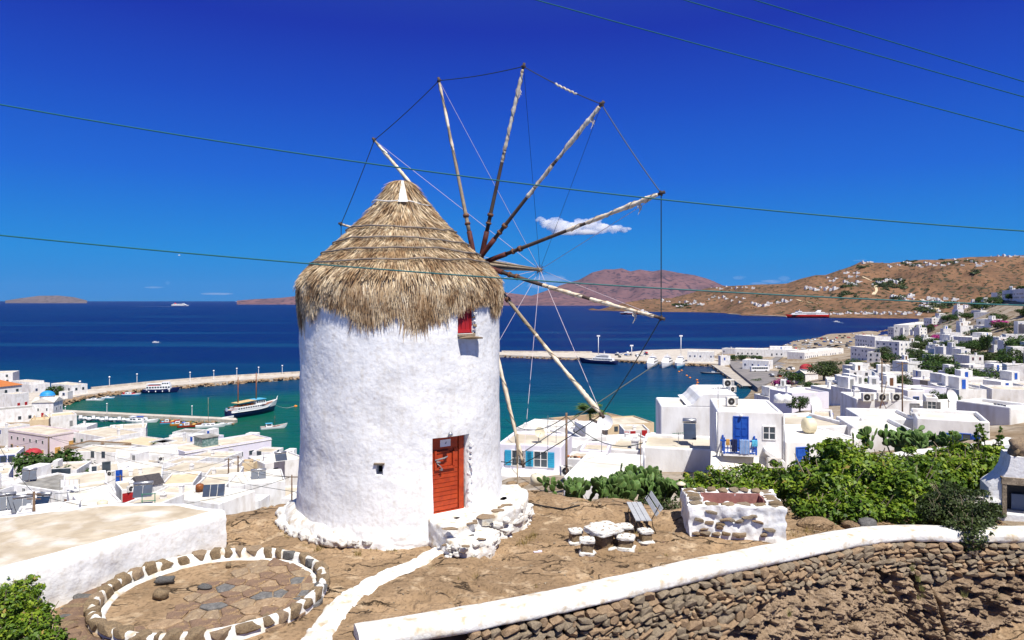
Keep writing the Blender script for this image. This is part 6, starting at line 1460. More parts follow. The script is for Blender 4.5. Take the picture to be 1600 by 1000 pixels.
# plank jetty on piles
je = empty('jetty', (0,0,0), 0, 'long pale jetty on piles below the harbour road, right of the yachts', 'jetty')
p = Vector((*WPT(1114,570,1.8), 1.8)); q = Vector((*WPT(1163,603,1.8), 1.8)); L_ = (q-p).length; Mj = Matrix.Translation(p) @ Matrix.Rotation(math.atan2(q.y-p.y, q.x-p.x), 4, 'Z')
for i in range(26): b = MB(); b.box(L_*i/26, L_*(i+.62)/26, -1., 9, -.25, 0, M=Mj); b.build('deck_panel', M_concrete, je)
for i in range(20): b = MB(); c = Mj @ Vector((L_*(i+.3)/20, -.6, 0)); b.tube([(c.x,c.y,-3),(c.x,c.y,1.6)], .35, 6); b.build('pile', M_stoneB, je)
b = MB(); b.box(0, L_, -1.3, -1.01, -.5, .25, M=Mj); b.build('edge_beam', M_concrete, je)
def lane(pts, w, name, m_, dz=.35):
    V = []; n = 60
    for i in range(n):
        u = (len(pts)-1)*i/(n-.998); k = int(u); f_ = u-k; px = pts[k][0]*(1-f_)+pts[k+1][0]*f_; Y = math.exp(math.log(pts[k][1])*(1-f_)+math.log(pts[k+1][1])*f_); V.append(Vector((X_(px, Y), Y, 0)))
    b = MB(); vs_ = []
    for i, p in enumerate(V):
        d = (V[min(i+1,n-1)]-V[max(i-1,0)]).normalized(); nn = Vector((-d.y, d.x, 0))*w
        for s in (-1, 0, 1): q = p+nn*s; vs_.append((q.x, q.y, gz(800+FPX*q.x/q.y, q.y)+dz))
    b.add(vs_, [(3*i+j, 3*i+j+1, 3*i+j+4, 3*i+j+3) for i in range(n-1) for j in range(2)]); return tag(b.build(name, m_), kind='structure')
lane([(1356,190),(1368,250),(1385,320),(1396,380),(1405,450),(1414,560),(1400,700),(1330,760),(1230,640),(1200,520)], 3., 'street', M_asphalt, .5)

# ------------------------------------------------------------ boats
def hull(L, B, H, name, mats, root, band=.35, rake=.12, sheer=.5, transom=.7, deck=None, flat=False):
    """mats = [side, upper band]; x forward"""
    n = 15; b = MB(); rings = []
    for i in range(n):
        t = i/(n-1); x = -L/2 + L*t; bb = B/2*(transom+(1-transom)*min(1, t*2.5))*(1-max(0, (t-.55)/.45)**2.2); bb = max(bb, .02)
        zt = H + sheer*H*(max(0, t-.5)*2)**2 + .12*sheer*H*(1-t); xr = x+rake*L*max(0, (t-.8)/.2)
        rings.append([(x, 0, -.5), (x, bb*.55, -.45), (x, bb*.88, .02), (x+(xr-x)*.5, bb*.96, H*(1-band)), (xr, bb, zt)])
    side = []
    for s in (1, -1):
        base = len(b.v); vs_ = [(x, y*s, z) for r_ in rings for x, y, z in r_]; b.v.extend(vs_)
        for i in range(n-1):
            for j in range(4):
                f = [base+i*5+j, base+(i+1)*5+j, base+(i+1)*5+j+1, base+i*5+j+1]
                b.f.append(f if s > 0 else f[::-1]); b.m.append(1 if j == 3 else 0); b.sm.append(True)
    b.f.append([0,1,2,3,4]+[len(rings)*5+k for k in (4,3,2,1)]); b.m.append(0); b.sm.append(False)
    b.build('hull', mats, root)
    b = MB(); vs_ = []
    for r_ in rings: x, y, z = r_[4]; vs_ += [(x, y*.93, z-.12*H-.02), (x, -y*.93, z-.12*H-.02)]
    b.add(vs_, [(2*i, 2*i+2, 2*i+3, 2*i+1) for i in range(n-1)]); b.build('deck', deck or M_hullw, root)
def boat(px, py, L, yaw, label, cat='boat', name='boat', z=0., **k):
    x, y = WPT(px, py, 0); r = empty(name, (x, y, z), yaw, label, cat, k.pop('group', None)); hull(L, k.pop('B', L*.3), k.pop('H', L*.09), 'hull', k.pop('mats', [M_hullw, M_hullw]), r, **k); return r
def cabin(root, x0, x1, w, z0, z1, m_=None, win=True, rake=.0, nm='cabin'):
    b = MB(); d = (z1-z0)*rake
    v = [(x0,-w/2,z0),(x1,-w/2,z0),(x1,w/2,z0),(x0,w/2,z0),(x0,-w*.46,z1),(x1-d,-w*.46,z1),(x1-d,w*.46,z1),(x0,w*.46,z1)]
    b.add(v, [(4,5,6,7),(0,1,5,4),(1,2,6,5),(2,3,7,6),(3,0,4,7)]); c = b.build(nm, m_ or M_hullw, root)
    if win:
        b = MB(); zz0, zz1 = z0+(z1-z0)*.42, z0+(z1-z0)*.80; n = max(1, int((x1-x0)/1.3))
        for i in range(n):
            a = x0+(x1-x0-d)*(i+.15)/n; e = x0+(x1-x0-d)*(i+.85)/n
            for s in (-1, 1): b.box(a, e, s*w*.49-.03, s*w*.49+.03, zz0, zz1)
        b.build('cabin_window', M_glass, c)
    return c
def mast(root, x, h, z0=1., r=.06, m_=M_wood, boom=0, cross=True):
    b = MB(); b.tube([(x,0,z0),(x,0,z0+h)], [r, r*.6], 6)
    if cross: b.box(x-.03, x+.03, -.5, .5, z0+h*.75, z0+h*.78)
    b.build('mast', m_, root)
    if boom: b = MB(); b.tube([(x,0,z0+1.2),(x-boom,0,z0+1.5)], r*.7, 5); b.build('boom', m_, root)
    b = MB()
    for dx in (boom or h*.35, -h*.35): b.tube([(x,0,z0+h*.97),(x-dx,0,z0)], .018, 3)
    b.build('rigging', M_wire, root)
# the big two-masted caique
ca = boat(393, 648, 25, math.atan2(22, 12), 'large two-masted wooden excursion boat with navy hull and tan awning', 'sailing boat', 'caique', B=6.4, H=3.3, mats=[M_navy, M_hullw], band=.24, rake=.10, sheer=.62, deck=M_varnish)
b = MB(); 
for s in (-1, 1): b.tube([(-12+24.8*i/20, s*3.25*(.7+.3*min(1, i/20*2.5))*(1-max(0, (i/20-.55)/.45)**2.2)+s*.03, 2.5+.9*2.2*(max(0, i/20-.5)*2)**2) for i in range(20)], .09, 4, cap=True)
b.build('white_rubbing_strake', M_hullw, ca)
cabin(ca, -9.5, 3.5, 5.3, 3.0, 4.5); cabin(ca, 1.0, 6.5, 4.2, 4.2, 6.4, rake=.3, nm='wheelhouse'); b = MB(); b.box(.5, 6.4, -2.3, 2.3, 6.41, 6.65); b.build('wheelhouse_roof', M_skyb, ca)
b = MB(); b.add([(-9,-2.4,6.1),(1.2,-2.4,6.5),(1.2,2.4,6.5),(-9,2.4,6.1),(-9,-2.4,6.2),(1.2,-2.4,6.6),(1.2,2.4,6.6),(-9,2.4,6.2)], [(0,3,2,1),(4,5,6,7),(0,1,5,4),(1,2,6,5),(2,3,7,6),(3,0,4,7)]); b.build('awning', M_canvas, ca)
for i in range(8): b = MB(); x = -8.5+1.15*i; b.box(x, x+.5, -1.9+(i % 2)*.5, 1.2, 4.51, 5.2); b.build('deck_chairs', M_varnish, ca)
mast(ca, -7.2, 14, 3.2, .27, M_varnish, 5); mast(ca, 2.6, 15, 3.2, .28, M_varnish, 6)
b = MB(); b.tube([(11.5,0,4.0),(14.2,0,5.0),(14.9,0,6.6)], [.22,.18,.08], 6); b.build('bowsprit', M_hullw, ca)
b = MB(); b.tube([(2.6,0,17.8),(14.2,0,5.2)], .02, 3); b.tube([(-7.2,0,16.8),(-14,0,3)], .02, 3); b.build('stay', M_wire, ca)
b = MB(); b.box(-12.9, -12.8, -.1, .9, 3.2, 4.6); b.build('flag', mat('pale_flag', (.45,.55,.75), .8), ca)
b = MB(); b.box(-18.5, -12.5, -3.6, -2.2, .9, 1.2); b.box(-18.5, -12.5, -3.65, -3.6, 1.2, 1.8); b.build('gangway', M_hullw, ca)
bx_ = WPT(462, 635, 0)
def buoy(px, py, label, group=None, m_=M_orange, s=.45):
    x, y = WPT(px, py, 0); r_ = empty('buoy', (x, y, 0), 0, label, 'buoy', group); b = MB(); b.lathe([(.01,-.3),(s,-.1),(s*1.1,.15),(s*.8,.45),(.1,.6),(.08,.8),(.01,.8)], 10); b.build('float', m_, r_)
buoy(462, 635, 'orange mooring buoy in front of the two-masted boat', s=.8)
b = MB(); p0 = ca.matrix_basis @ Vector((12.5,0,3)); p1 = Vector((bx_[0], bx_[1], .3)); b.tube([p0.lerp(p1, i/8)+Vector((0,0,-2.2*math.sin(math.pi*i/8)*.6)) for i in range(9)], .05, 3); tag(b.build('mooring_line', M_rope), 'pale mooring line from the two-masted boat to its orange buoy', 'rope')
fb = boat(426, 670, 9.2, R(28), 'small white fishing boat with low cabin anchored alone off the town', 'fishing boat', 'fishing_boat', B=3.0, H=.95, mats=[M_hullw, M_hullw], sheer=1.0, deck=M_varnish)
cabin(fb, -2.6, -.2, 1.7, .9, 2.2); b = MB(); b.box(-2.7,-.1,-.95,.95,2.21,2.3); b.build('cabin_roof', M_skyb, fb); mast(fb, .8, 4.2, .8, .07, M_varnish)
s1 = boat(328, 668, 10.5, R(22), 'white sailing boat with one tall bare mast beside the inner mole', 'sailing boat', 'sailing_boat', B=3.0, H=1.0, sheer=.5, deck=M_hullw); cabin(s1, -3, 1.8, 1.8, .9, 1.6); mast(s1, -.6, 11, .9, .11, M_wood, 4)
s2 = boat(349, 664.5, 6.5, R(30), 'white open dinghy moored at the end of the inner mole', 'dinghy', 'dinghy', B=2.2, H=.6); cabin(s2, -1.2, .3, 1.2, .5, 1.)
for (px, py, L, hullm, mm, lb) in ((296,667,8.8,M_hullr,M_varnish,'dark red fishing boat heaped with yellow and blue nets'),(281,664.5,7.2,M_orange,M_yellow,'orange fishing boat squeezed behind the dark red one'),(264,662,6.6,M_skyb,M_hullr,'pale blue fishing boat with red gunwale at the inner mole')):
    f_ = boat(px, py, L, R(20), lb, 'fishing boat', 'fishing_boat', B=L*.34, H=.85, mats=[hullm, mm], sheer=.9, deck=M_varnish)
    cabin(f_, -L*.22, L*.0, 1.3, .8, 1.7); b = MB(); b.lathe([(.9,.7),(.7,1.2),(.3,1.35),(.01,1.4)], 9, (L*.2,0)); b.build('net_heap', M_yellow if hullm != M_orange else M_blue, f_); b = MB(); b.lathe([(.6,.7),(.5,1.1),(.01,1.25)], 9, (-L*.35,0)); b.build('net_heap', M_skyb, f_); mast(f_, L*.1, 2.4, .8, .05, M_wood, cross=False)
ex = boat(250, 613.5, 17, R(14), 'blue hulled white passenger boat tied to the outer mole', 'passenger boat', 'passenger_boat', B=5.2, H=2.1, mats=[M_navy, M_navy], sheer=.4, deck=M_hullw)
cabin(ex, -6.5, 5.5, 4.2, 1.7, 4.0); cabin(ex, 1.2, 5.2, 3.4, 4.01, 5.8, rake=.3, nm='bridge'); b = MB(); b.box(-6.5, 1., -2, 2, 4.9, 5.0); b.build('awning', M_hullw, ex); b = MB(); b.box(-5.5, 0, -1.6, 1.6, 4.01, 4.4); b.build('seats', M_hullr, ex)
for i in range(4): b = MB(); b.lathe([(.01,.5),(.28,.6),(.28,1.3),(.01,1.4)], 8, (-5+3.4*i,-2.7)); b.build('fender', M_hullw, ex)
t1 = boat(204, 618, 8.5, R(8), 'teal hulled speedboat with red covers tied to the outer mole', 'motorboat', 'motorboat', B=2.8, H=.9, mats=[M_turq, M_hullw]); cabin(t1, -2.5, .5, 1.8, .8, 1.8); b = MB(); b.box(-3.6,-2.6,-1,1,.8,1.7); b.box(.8,2.2,-.8,.8,.8,1.3); b.build('cover', M_hullr, t1)
t2 = boat(148, 626, 8., R(6), 'low white motorboat tied where the outer mole bends', 'motorboat', 'motorboat', B=2.6, H=.7); cabin(t2, -1.5, .6, 1.5, .6, 1.3)
t3 = boat(168, 623, 6., R(6), 'small pale blue motorboat behind the low white one', 'motorboat', 'motorboat', B=2.2, H=.7, mats=[M_skyb, M_hullw]); cabin(t3, -1., .6, 1.3, .6, 1.3, nm='windscreen')
prot = None; rb = random.Random(4)
for i in range(15):
    px = 126+6.7*i; py = 656.2+.03*(px-122)+rb.uniform(-.6,.6); cc = [M_hullw, M_hullw, M_navy, M_hullw, M_skyb][i % 5]
    s_ = boat(px, py, rb.uniform(5.2,7), R(-58)+rb.uniform(-.12,.12), 'small '+{M_hullw:'white',M_navy:'navy blue',M_skyb:'sky blue'}[cc]+' motorboat in the packed row along the inner mole', 'motorboat', 'motorboat', B=2.1, H=.75, mats=[cc, M_hullw], group='small motorboats along the inner mole', deck=M_hullw if i % 3 else M_grey)
    cabin(s_, -1.2, .8, 1.3, .65, 1.25+.5*(i % 3 == 0)); 
    if i % 2: b = MB(); b.box(-2.9,-2.5,-.25,.25,.5,1.3); b.build('outboard_motor', M_black, s_)
for px, py, lb in ((213,661,'white motorboat with tall windscreen at the outer end of the packed row'),(226,660.5,'white cabin boat with blue canopy beside the packed row')):
    s_ = boat(px, py, 9, R(-20 if px < 220 else 15), lb, 'motorboat', 'cabin_boat', B=3, H=1.); cabin(s_, -2.6, 1.2, 2, .9, 2.1, rake=.4); b = MB(); b.box(-3,-.4,-1,1,2.6,2.7); b.build('canopy', M_blue if px > 220 else M_hullw, s_)
# yachts on the far pier
YD = [(936,568.5,30,R(150),M_navy,'dark blue hulled motor yacht side-on at the outer pier'),(1018,573.5,30,R(-112),M_hullw,'largest white motor yacht, bow towards the harbour, left of the trio'),(1041,573,26,R(-115),M_hullw,'white motor yacht in the middle of the trio'),(1062,573.5,25,R(-112),M_skyb,'pale blue hulled motor yacht, rightmost of the trio')]
for px, py, L, yw, hm, lb in YD:
    s_ = boat(px, py, L, yw, lb, 'yacht', 'motor_yacht', B=6.6, H=2.9, mats=[hm, M_navy if hm == M_navy else M_hullw], sheer=.6, rake=.08)
    cabin(s_, -L*.40, L*.20, 5.4, 2.6, 4.9, rake=.8); cabin(s_, -L*.30, L*.10, 4.6, 4.91, 6.8, rake=.9, nm='upper_deck'); b = MB(); b.box(-L*.28, -L*.02, -2.2, 2.2, 7.6, 7.8); b.tube([(-L*.15,0,6.8),(-L*.15,0,10.5)], .14, 5); b.box(-L*.15-.2, -L*.15+.2, -1.3, 1.3, 8.8, 9.); b.build('radar_arch', M_hullw, s_)
rib = boat(1113, 584, 14, R(172), 'long dark open boat lying off the jetty', 'motorboat', 'motorboat', B=3.2, H=.9, mats=[M_navy, M_grey], deck=M_grey); cabin(rib, -1.5, .5, 1.3, .8, 1.7)
boat(1107, 572, 6, R(-60), 'small white tender moored at the corner of the jetty', 'motorboat', 'motorboat', B=2.2, H=.7)
for i, (px, py) in enumerate(((1061,581),(1065,579),(1073,587),(1078,590.5),(1089,594),(1090,598),(1089,601.5))): buoy(px, py, 'orange buoy in the curved line of floats before the jetty', 'orange floats before the jetty', s=.75)
for px, py, lb in ((330,601,'white round mooring float near the outer mole, left one'),(347,599,'white round mooring float near the outer mole, right one')): buoy(px, py, lb, None, M_hullw, .7)
# ships
def ship(px, py, L, yaw, mats, label, nm='ferry', tall=1.):
    s_ = boat(px, py, L, yaw, label, 'ship', nm, B=L*.16, H=L*.075, mats=mats, band=.3, sheer=.12, rake=.06, transom=.9)
    H = L*.075; W_ = L*.14
    cabin(s_, -L*.47, L*.40, W_, H, H+L*.040*tall, rake=1.2, nm='passenger_deck'); cabin(s_, -L*.40, L*.30, W_*.9, H+L*.041*tall, H+L*.062*tall, rake=1.2, nm='upper_deck')
    b = MB(); b.box(L*.17, L*.27, -W_*.5, W_*.5, H+L*.0625*tall, H+L*.088*tall); b.tube([(L*.2,0,H+L*.088),(L*.2,0,H+L*.125)], .5, 5); b.build('bridge', M_hullw, s_)
    b = MB(); b.add([(-L*.30,-3,H+L*.0625*tall),(-L*.20,-3,H+L*.0625*tall),(-L*.20,3,H+L*.0625*tall),(-L*.30,3,H+L*.0625*tall),(-L*.33,-2.4,H+L*.11*tall),(-L*.25,-2.4,H+L*.11*tall),(-L*.25,2.4,H+L*.11*tall),(-L*.33,2.4,H+L*.11*tall)], [(4,5,6,7),(0,1,5,4),(1,2,6,5),(2,3,7,6),(3,0,4,7)]); b.build('funnel', mats[2] if len(mats) > 2 else M_hullw, s_); return s_
M_ferry = mat('ferry_red', (.62,.022,.012), .4)
fr = ship(1262, 496.5, 122, R(183), [M_ferry, M_ferry], 'large fast ferry with red hull and white decks in the bay'); b = MB(); b.box(-20, 8, 10.0, 10.2, 10.4, 12.2); b.build('lettering_band', M_navy, fr)
ship(992, 491.5, 100, R(170), [M_ferry, M_hullw], 'red and white ferry partly hidden behind the sail spar')
lf = ship(281, 478.6, 150, R(2), [M_hullw, M_hullw, M_ferry], 'white ferry with red funnel steaming along the left horizon', tall=1.2)
sp_ = boat(1306, 503.5, 16, R(165), 'small white speedboat crossing the bay before the port', 'speedboat', 'speedboat', B=5, H=1.6); cabin(sp_, -4, 3, 3.2, 1.5, 3.4, rake=.5)
sp_ = boat(243, 535.5, 7, R(12), 'tiny white motorboat alone on the open sea at the left', 'motorboat', 'motorboat', B=2.4, H=.9); cabin(sp_, -2, 1, 1.5, .8, 1.8)
sp_ = boat(369, 471.6, 60, R(10), 'tiny white boat on the horizon left of the mill', 'ship', 'ship', B=20, H=8); cabin(sp_, -20, 15, 14, 8, 22)
M_foam = mat('sea_foam', (.62,.68,.70), .8, (.25,.38,.45), .02)
def wake(px0, py0, px1, py1, w0, w1):
    p = Vector((*WPT(px0, py0, 0), .12)); q = Vector((*WPT(px1, py1, 0), .12)); d = (q-p).normalized(); n = Vector((-d.y, d.x, 0)); b = MB(); vs_ = []
    for i in range(24): u = i/23; c = p.lerp(q, u); w = (w0+(w1-w0)*u)*(1+.5*noise.noise(Vector((u*9, px0, 0)))); vs_ += [c-n*w, c+n*w]
    b.add(vs_, [(2*i, 2*i+1, 2*i+3, 2*i+2) for i in range(23)]); tag(b.build('wake', M_foam), kind='structure')
wake(270, 478.9, 245, 479.2, 14, 10); wake(1309, 503.7, 1318, 504.6, 2.5, .8); wake(246, 535.6, 252, 535.8, .8, .3); wake(240, 479.3, 205, 479.0, 8, 3)

# ------------------------------------------------------------ vehicles
def vehicle(x, y, z, yaw, L, W_, H, kind, m_, label, group=None, name='parked_car', cat='car'):
    r = empty(name, (x, y, z), yaw, label, cat, group)
    b = MB()
    if kind == 'bus': pr_ = [(-L/2,.35),(L/2,.35),(L/2,1.3),(L/2-.25,H-.15),(L/2-.5,H),(-L/2+.2,H),(-L/2,H-.3)]
    else: pr_ = [(-L/2,.25),(L/2,.25),(L/2,.62),(L/2-.9,.82),(L/2-1.55,H),(-L/2+.75,H),(-L/2+.15,.85),(-L/2,.75)]
    n = len(pr_); b.add([(a,-W_/2,c) for a,c in pr_]+[(a,W_/2,c) for a,c in pr_], [tuple(range(n)),tuple(range(n,2*n))[::-1]]+[(i,n+i,n+(i+1)%n,(i+1)%n) for i in range(n)]); b.build('body', m_, r)
    if kind == 'bus':
        for s in (-1, 1):
            for i in range(7): b = MB(); a = -L/2+.5+i*(L-1.4)/7; b.box(a, a+(L-1.4)/7-.12, s*W_/2-.02, s*W_/2+.02, H*.5, H*.82); b.build('window', M_glass, r)
        b = MB(); b.box(L/2-.08, L/2+.02, -W_*.44, W_*.44, H*.42, H*.82); b.build('windscreen', M_glass, r)
        xs = (-L*.3, L*.32)
    else: 
        b = MB(); b.box(-L/2+.55, L/2-1.35, -W_/2-.01, W_/2+.01, .88, H-.12); b.build('side_windows', M_glass, r); xs = (-L*.3, L*.3)
    for xx in xs:
        for s in (-1, 1):
            b = MB(); q = (.5 if kind == 'bus' else .32); b.tube([(xx, s*W_/2-.1*s, q), (xx, s*W_/2+.04*s, q)], q, 10); b.build('wheel', M_black, r)
    return r
x, y = WPT(1187, 580.5, 3.1); vehicle(x, y, 3.1, R(2), 12, 2.6, 3.6, 'bus', M_hullw, 'white coach parked on the harbour road', name='coach', cat='bus')
x, y = WPT(1360, 601.5, 16); Y = 300; vehicle(X_(1360, Y), Y, gz(1360, Y)+.5, R(170), 8, 2.4, 3.0, 'bus', M_yellow, 'ochre yellow coach on the street in the right town', name='coach', cat='bus')
CARM = []
for i, (nm, c) in enumerate((('white',(.75,.75,.75)),('silver',(.4,.41,.43)),('dark grey',(.05,.05,.06)),('red',(.4,.02,.02)),('blue',(.03,.08,.25)),('black',(.015,.015,.015)))):
    b = MB(); pr_ = [(-2.1,.25),(2.1,.25),(2.1,.62),(1.2,.85),(.55,1.45),(-1.35,1.45),(-1.95,.9),(-2.1,.75)]; n = 8
    b.add([(a,-.85,c_) for a,c_ in pr_]+[(a,.85,c_) for a,c_ in pr_], [tuple(range(n)),tuple(range(n,2*n))[::-1]]+[(k,n+k,n+(k+1)%n,(k+1)%n) for k in range(n)]); b.box(-1.5,.75,-.87,.87,.95,1.32,1)
    for xx in (-1.3,1.3): b.box(xx-.3,xx+.3,-.88,.88,0,.55,2)
    CARM.append((nm, b.mesh('car', [mat('car_'+nm.replace(' ','_'), c, .25), M_glass, M_black])))
rc = random.Random(21)
def cars(n, px0, px1, Y0, Y1, where, group, zfix=None):
    k = 0
    for _ in range(n*30):
        if k >= n: break
        px, Y = rc.uniform(px0, px1), rc.uniform(Y0, Y1); g = gz(px, Y) if zfix is None else zfix
        if g < 1.3: continue
        if zfix is None and not clear(X_(px, Y), Y, 2.5): continue
        nm, me = CARM[rc.choice([0,0,0,1,1,2,3,4,5])]; o = link('parked_car', me, None, loc=(X_(px, Y), Y, g+.05+(.3 if zfix is None else 0)), rot=(0,0,rc.choice([.1,1.5,.3,1.8])+rc.uniform(-.1,.1))); tag(o, nm+' car '+where, 'car', nm+' '+group); k += 1
cars(18, 955, 1010, 600, 660, 'parked on the pier behind the yachts', 'cars parked on the pier', 2.2)
cars(60, 1100, 1330, 640, 900, 'parked on the harbour headland', 'cars parked on the headland'); cars(26, 1240, 1400, 700, 1050, 'parked far out on the headland', 'cars parked far out on the headland')
cars(14, 1205, 1245, 400, 520, 'parked by the harbour road', 'cars parked by the harbour road')
for i in range(9):
    u = i/9; px = 1362+50*u; Y = 230*math.exp(u*.85); nm, me = CARM[(i*5) % 6]; o = link('parked_car', me, None, loc=(X_(px, Y)+2.2, Y, gz(px, Y)+.6), rot=(0,0,1.2)); tag(o, nm+' car parked along the street of the right town', 'car', nm+' cars parked along the street')
# motorbikes and people too small to tell apart: none built

# ------------------------------------------------------------ roof-top equipment
def place(px, py, Y, dz=0): return P(px, py, Y)
def solar(px, py, Y, label, w=1.9, n=1, yaw=0., tank=True, s=1.):
    p = P(px, py, Y); r = empty('solar_heater', p, yaw, label, 'solar heater'); s = s*.85; r.scale = (s, s, s)
    M = Matrix.Rotation(R(50), 4, 'X')
    for i in range(n): b = MB(); x0 = -w/2+i*w/n; b.box(x0+.03, x0+w/n-.03, 0, 1.9, 0, .09, 1, M, 0); b.build('solar_panel', [M_solar, M_steel], r)
    b = MB(); 
    for xx in (-w/2+.1, w/2-.1): b.tube([(xx,1.22,1.45),(xx,1.5,0)], .03, 4); b.tube([(xx,0,.0),(xx,1.5,0)], .03, 4)
    b.build('stand', M_steel, r)
    if tank: b = MB(); b.tube([(-w/2-.05,1.35,1.78),(-w/2+.0,1.35,1.78),(w/2,1.35,1.78),(w/2+.05,1.35,1.78)], [.2,.28,.28,.2], 14); b.build('tank', M_steel, r)
solar(1078, 687, 54.3, 'solar water heater with silver tank on the long low house', 1.35, 1, R(-12), s=.85)
for px, py, Y, w, n, yw, lb in ((333,776,88,3.,3,R(14),'wide three panel solar heater behind the ledge, left of the mill'),(222,777,90,2.6,2,R(20),'twin panel solar heater next to the green frame'),(10,796,84,2.2,2,R(35),'twin solar panels at the far left edge of the town'),(34,800,82,2.2,2,R(30),'twin solar panels just right of the edge pair'),(45,750,118,2.4,2,R(28),'twin solar panels on the bare grey roof at the left'),(404,751,118,2.8,2,R(20),'solar panels on the roof near the three leaning poles'),(440,720,150,2.8,1,R(30),'solar panel on the seafront roof by the mill'),(62,796,84,1.8,1,R(10),'single low solar panel beside the wooden power pole')):
    solar(px, py, Y, lb, w, n, yw, n != 3)
def acu(px, py, Y, label, s=1., yaw=0., group=None):
    r = empty('air_conditioner', P(px, py, Y), yaw, label, 'air conditioner', group); r.scale = (s,)*3
    b = MB(); b.box(-.4,.4,0,.3,0,.6); b.build('casing', M_limecap if s < 2 else M_white, r)
    b = MB(); b.tube([(-.1,-.012,.3),(-.1,.05,.3)], .24, 16); b.build('fan_guard', M_dark, r); b = MB(); b.tube([(-.1,-.03,.3),(-.1,.0,.3)], .07, 8); b.build('fan_hub', M_grey, r)
    b = MB(); 
    for i in range(6): b.box(.2,.37,-.015,0,.08+i*.08,.11+i*.08)
    b.build('grille', M_grey, r)
acu(1145,634,49,'air conditioner with dark grille on the balcony house roof',1.0,.1); acu(1139,605,63,'air conditioner on the stepped house, left and larger',1.15); acu(1146,613,62,'smaller air conditioner just right of the larger rooftop one',.9,.5); acu(1211,731,45.2,'air conditioner standing at the foot of the balcony house stair',1.05); acu(886,743,44,'white air conditioner on the terrace beside the brick capped cube',.95,.3)
for i, px in enumerate((1357,1381,1403)): acu(px, 627, 89.2, ['left','middle','right'][i]+' of the three round faced air conditioners on the parapet', 1.7)
for i, (px, py) in enumerate(((172,744),(206,711),(252,720),(206,768),(230,765),(300,727),(345,700),(362,706),(280,735),(268,742),(196,744),(390,720),(230,742))):
    acu(px, py, YL(py-4), 'small boxy air conditioner on a left town roof', 1.5, i*.4, 'air conditioners on the left town roofs')
def dish(px, py, Y, r_, label, yaw=0., m_=None):
    r = empty('satellite_dish', P(px, py, Y), yaw, label, 'satellite dish'); M = Matrix.Rotation(R(70), 4, 'X')
    b = MB(); pf = [(r_*t, .32*r_*t*t) for t in np.linspace(.02, 1, 7)]; b.lathe(pf, 20); b.v = [tuple(M @ Vector(v)+Vector((0,0,r_*1.1))) for v in b.v]; b.build('reflector', m_ or M_hullw, r)
    b = MB(); b.tube([(0,.25,-.4),(0,.25,r_*1.1)], .04, 6); b.tube([(0,0,r_*.4),(0,-r_*.9,r_*1.2)], .02, 4); b.build('bracket', M_grey, r)
dish(843,685,57,.42,'round mesh satellite dish on the turquoise shuttered house',.2,M_tank); dish(946,674,62,.68,'large white satellite dish below the drooping sail spar',-.3); dish(1334,692,54,.55,'grey satellite dish at the corner above the fig bush',.5); dish(1485,633,88,.9,'large white satellite dish on the wide white roof',.4); dish(1271,645,74,.9,'pale satellite dish leaning behind the water tank',.6)
dish(886,671,90,.6,'small white dish among aerials behind the wooden pole',.1)
def tank(px, py, Y, r_, h, label, m_, horiz=False, yaw=0):
    r = empty('water_tank', P(px, py, Y), yaw, label, 'water tank'); b = MB()
    if horiz: b.tube([(-h/2-.12,0,r_),(-h/2,0,r_),(-h/4,0,r_),(h/4,0,r_),(h/2,0,r_),(h/2+.12,0,r_)], [r_*.6,r_*.95,r_,r_,r_*.95,r_*.6], 18)
    else: b.lathe([(.01,0),(r_,.0),(r_,h*.85),(r_*.7,h*.97),(.01,h)], 20)
    b.build('barrel', m_, r); b = MB(); b.lathe([(r_*.32,(2*r_ if horiz else h)-.04),(r_*.32,(2*r_ if horiz else h)+.06),(.01,(2*r_ if horiz else h)+.07)], 12); b.build('lid', M_skyb if horiz else m_, r)
tank(1264,677,50.5,.56,.62,'cream plastic water tank with blue lid',M_tank,True,.1); tank(1217,629,53,.36,.62,'left one of two white tanks on the balcony house roof',M_hullw); tank(1229,629,53,.36,.60,'right one of two white tanks on the balcony house roof',M_hullw); tank(839,757,46,.42,.68,'beige barrel standing behind the cactus by the terrace',M_tank)
tank(312,768,92,.5,1.,'brown rooftop water barrel in the left town',M_varnish); tank(160,795,85,.6,1.,'cream water tank behind the terrace slab',M_tank)
# poles, aerials, wires
def pole(px, pb, pt, Y, label, r_=.11, m_=M_pole, arms=1, name='utility_pole', cat='pole'):
    p = P(px, pb, Y); h = (pb-pt)/FPX*Y; r = empty(name, p, 0, label, cat); b = MB(); b.tube([(0,0,-2.5),(0,0,h)], [r_, r_*.75], 7); b.build('shaft', m_, r)
    for i in range(arms): b = MB(); b.box(-.7,.7,-.05,.05,h-.3-.5*i,h-.2-.5*i); b.build('crossarm', m_, r)
    return p+Vector((0,0,h-.2))
tops = [pole(53,828,768,72,'brown wooden power pole with boxes at the left edge of town',.16,arms=2), pole(885,736,645,44,'tall wooden power pole in front of the sea right of the mill',.09,arms=0), pole(76,708,682,150,'power pole in front of the pink mansion',.2),
 pole(357,748,716,128,'leaning power pole near the lime tinted house, left',.15), pole(372,748,712,128,'power pole with frame near the lime tinted house, right',.15), pole(188,765,742,118,'short thick power pole right of the blue door house',.15), pole(1410,655,565,86,'wooden power pole rising above the air conditioner parapet',.10), pole(1378,640,560,110,'slim dark power pole at the foot of the street',.12),
 pole(456,775,742,84,'short pole at the ledge left of the mill',.1), pole(1006,745,688,42,'thin metal pole behind the cactus',.05,M_steel,0), pole(1001,745,676,42.5,'slender brown aerial mast beside the metal pole',.03,M_pole,0), pole(940,700,676,60,'thin pole with canopy in front of the round dish',.04,M_grey,0)]
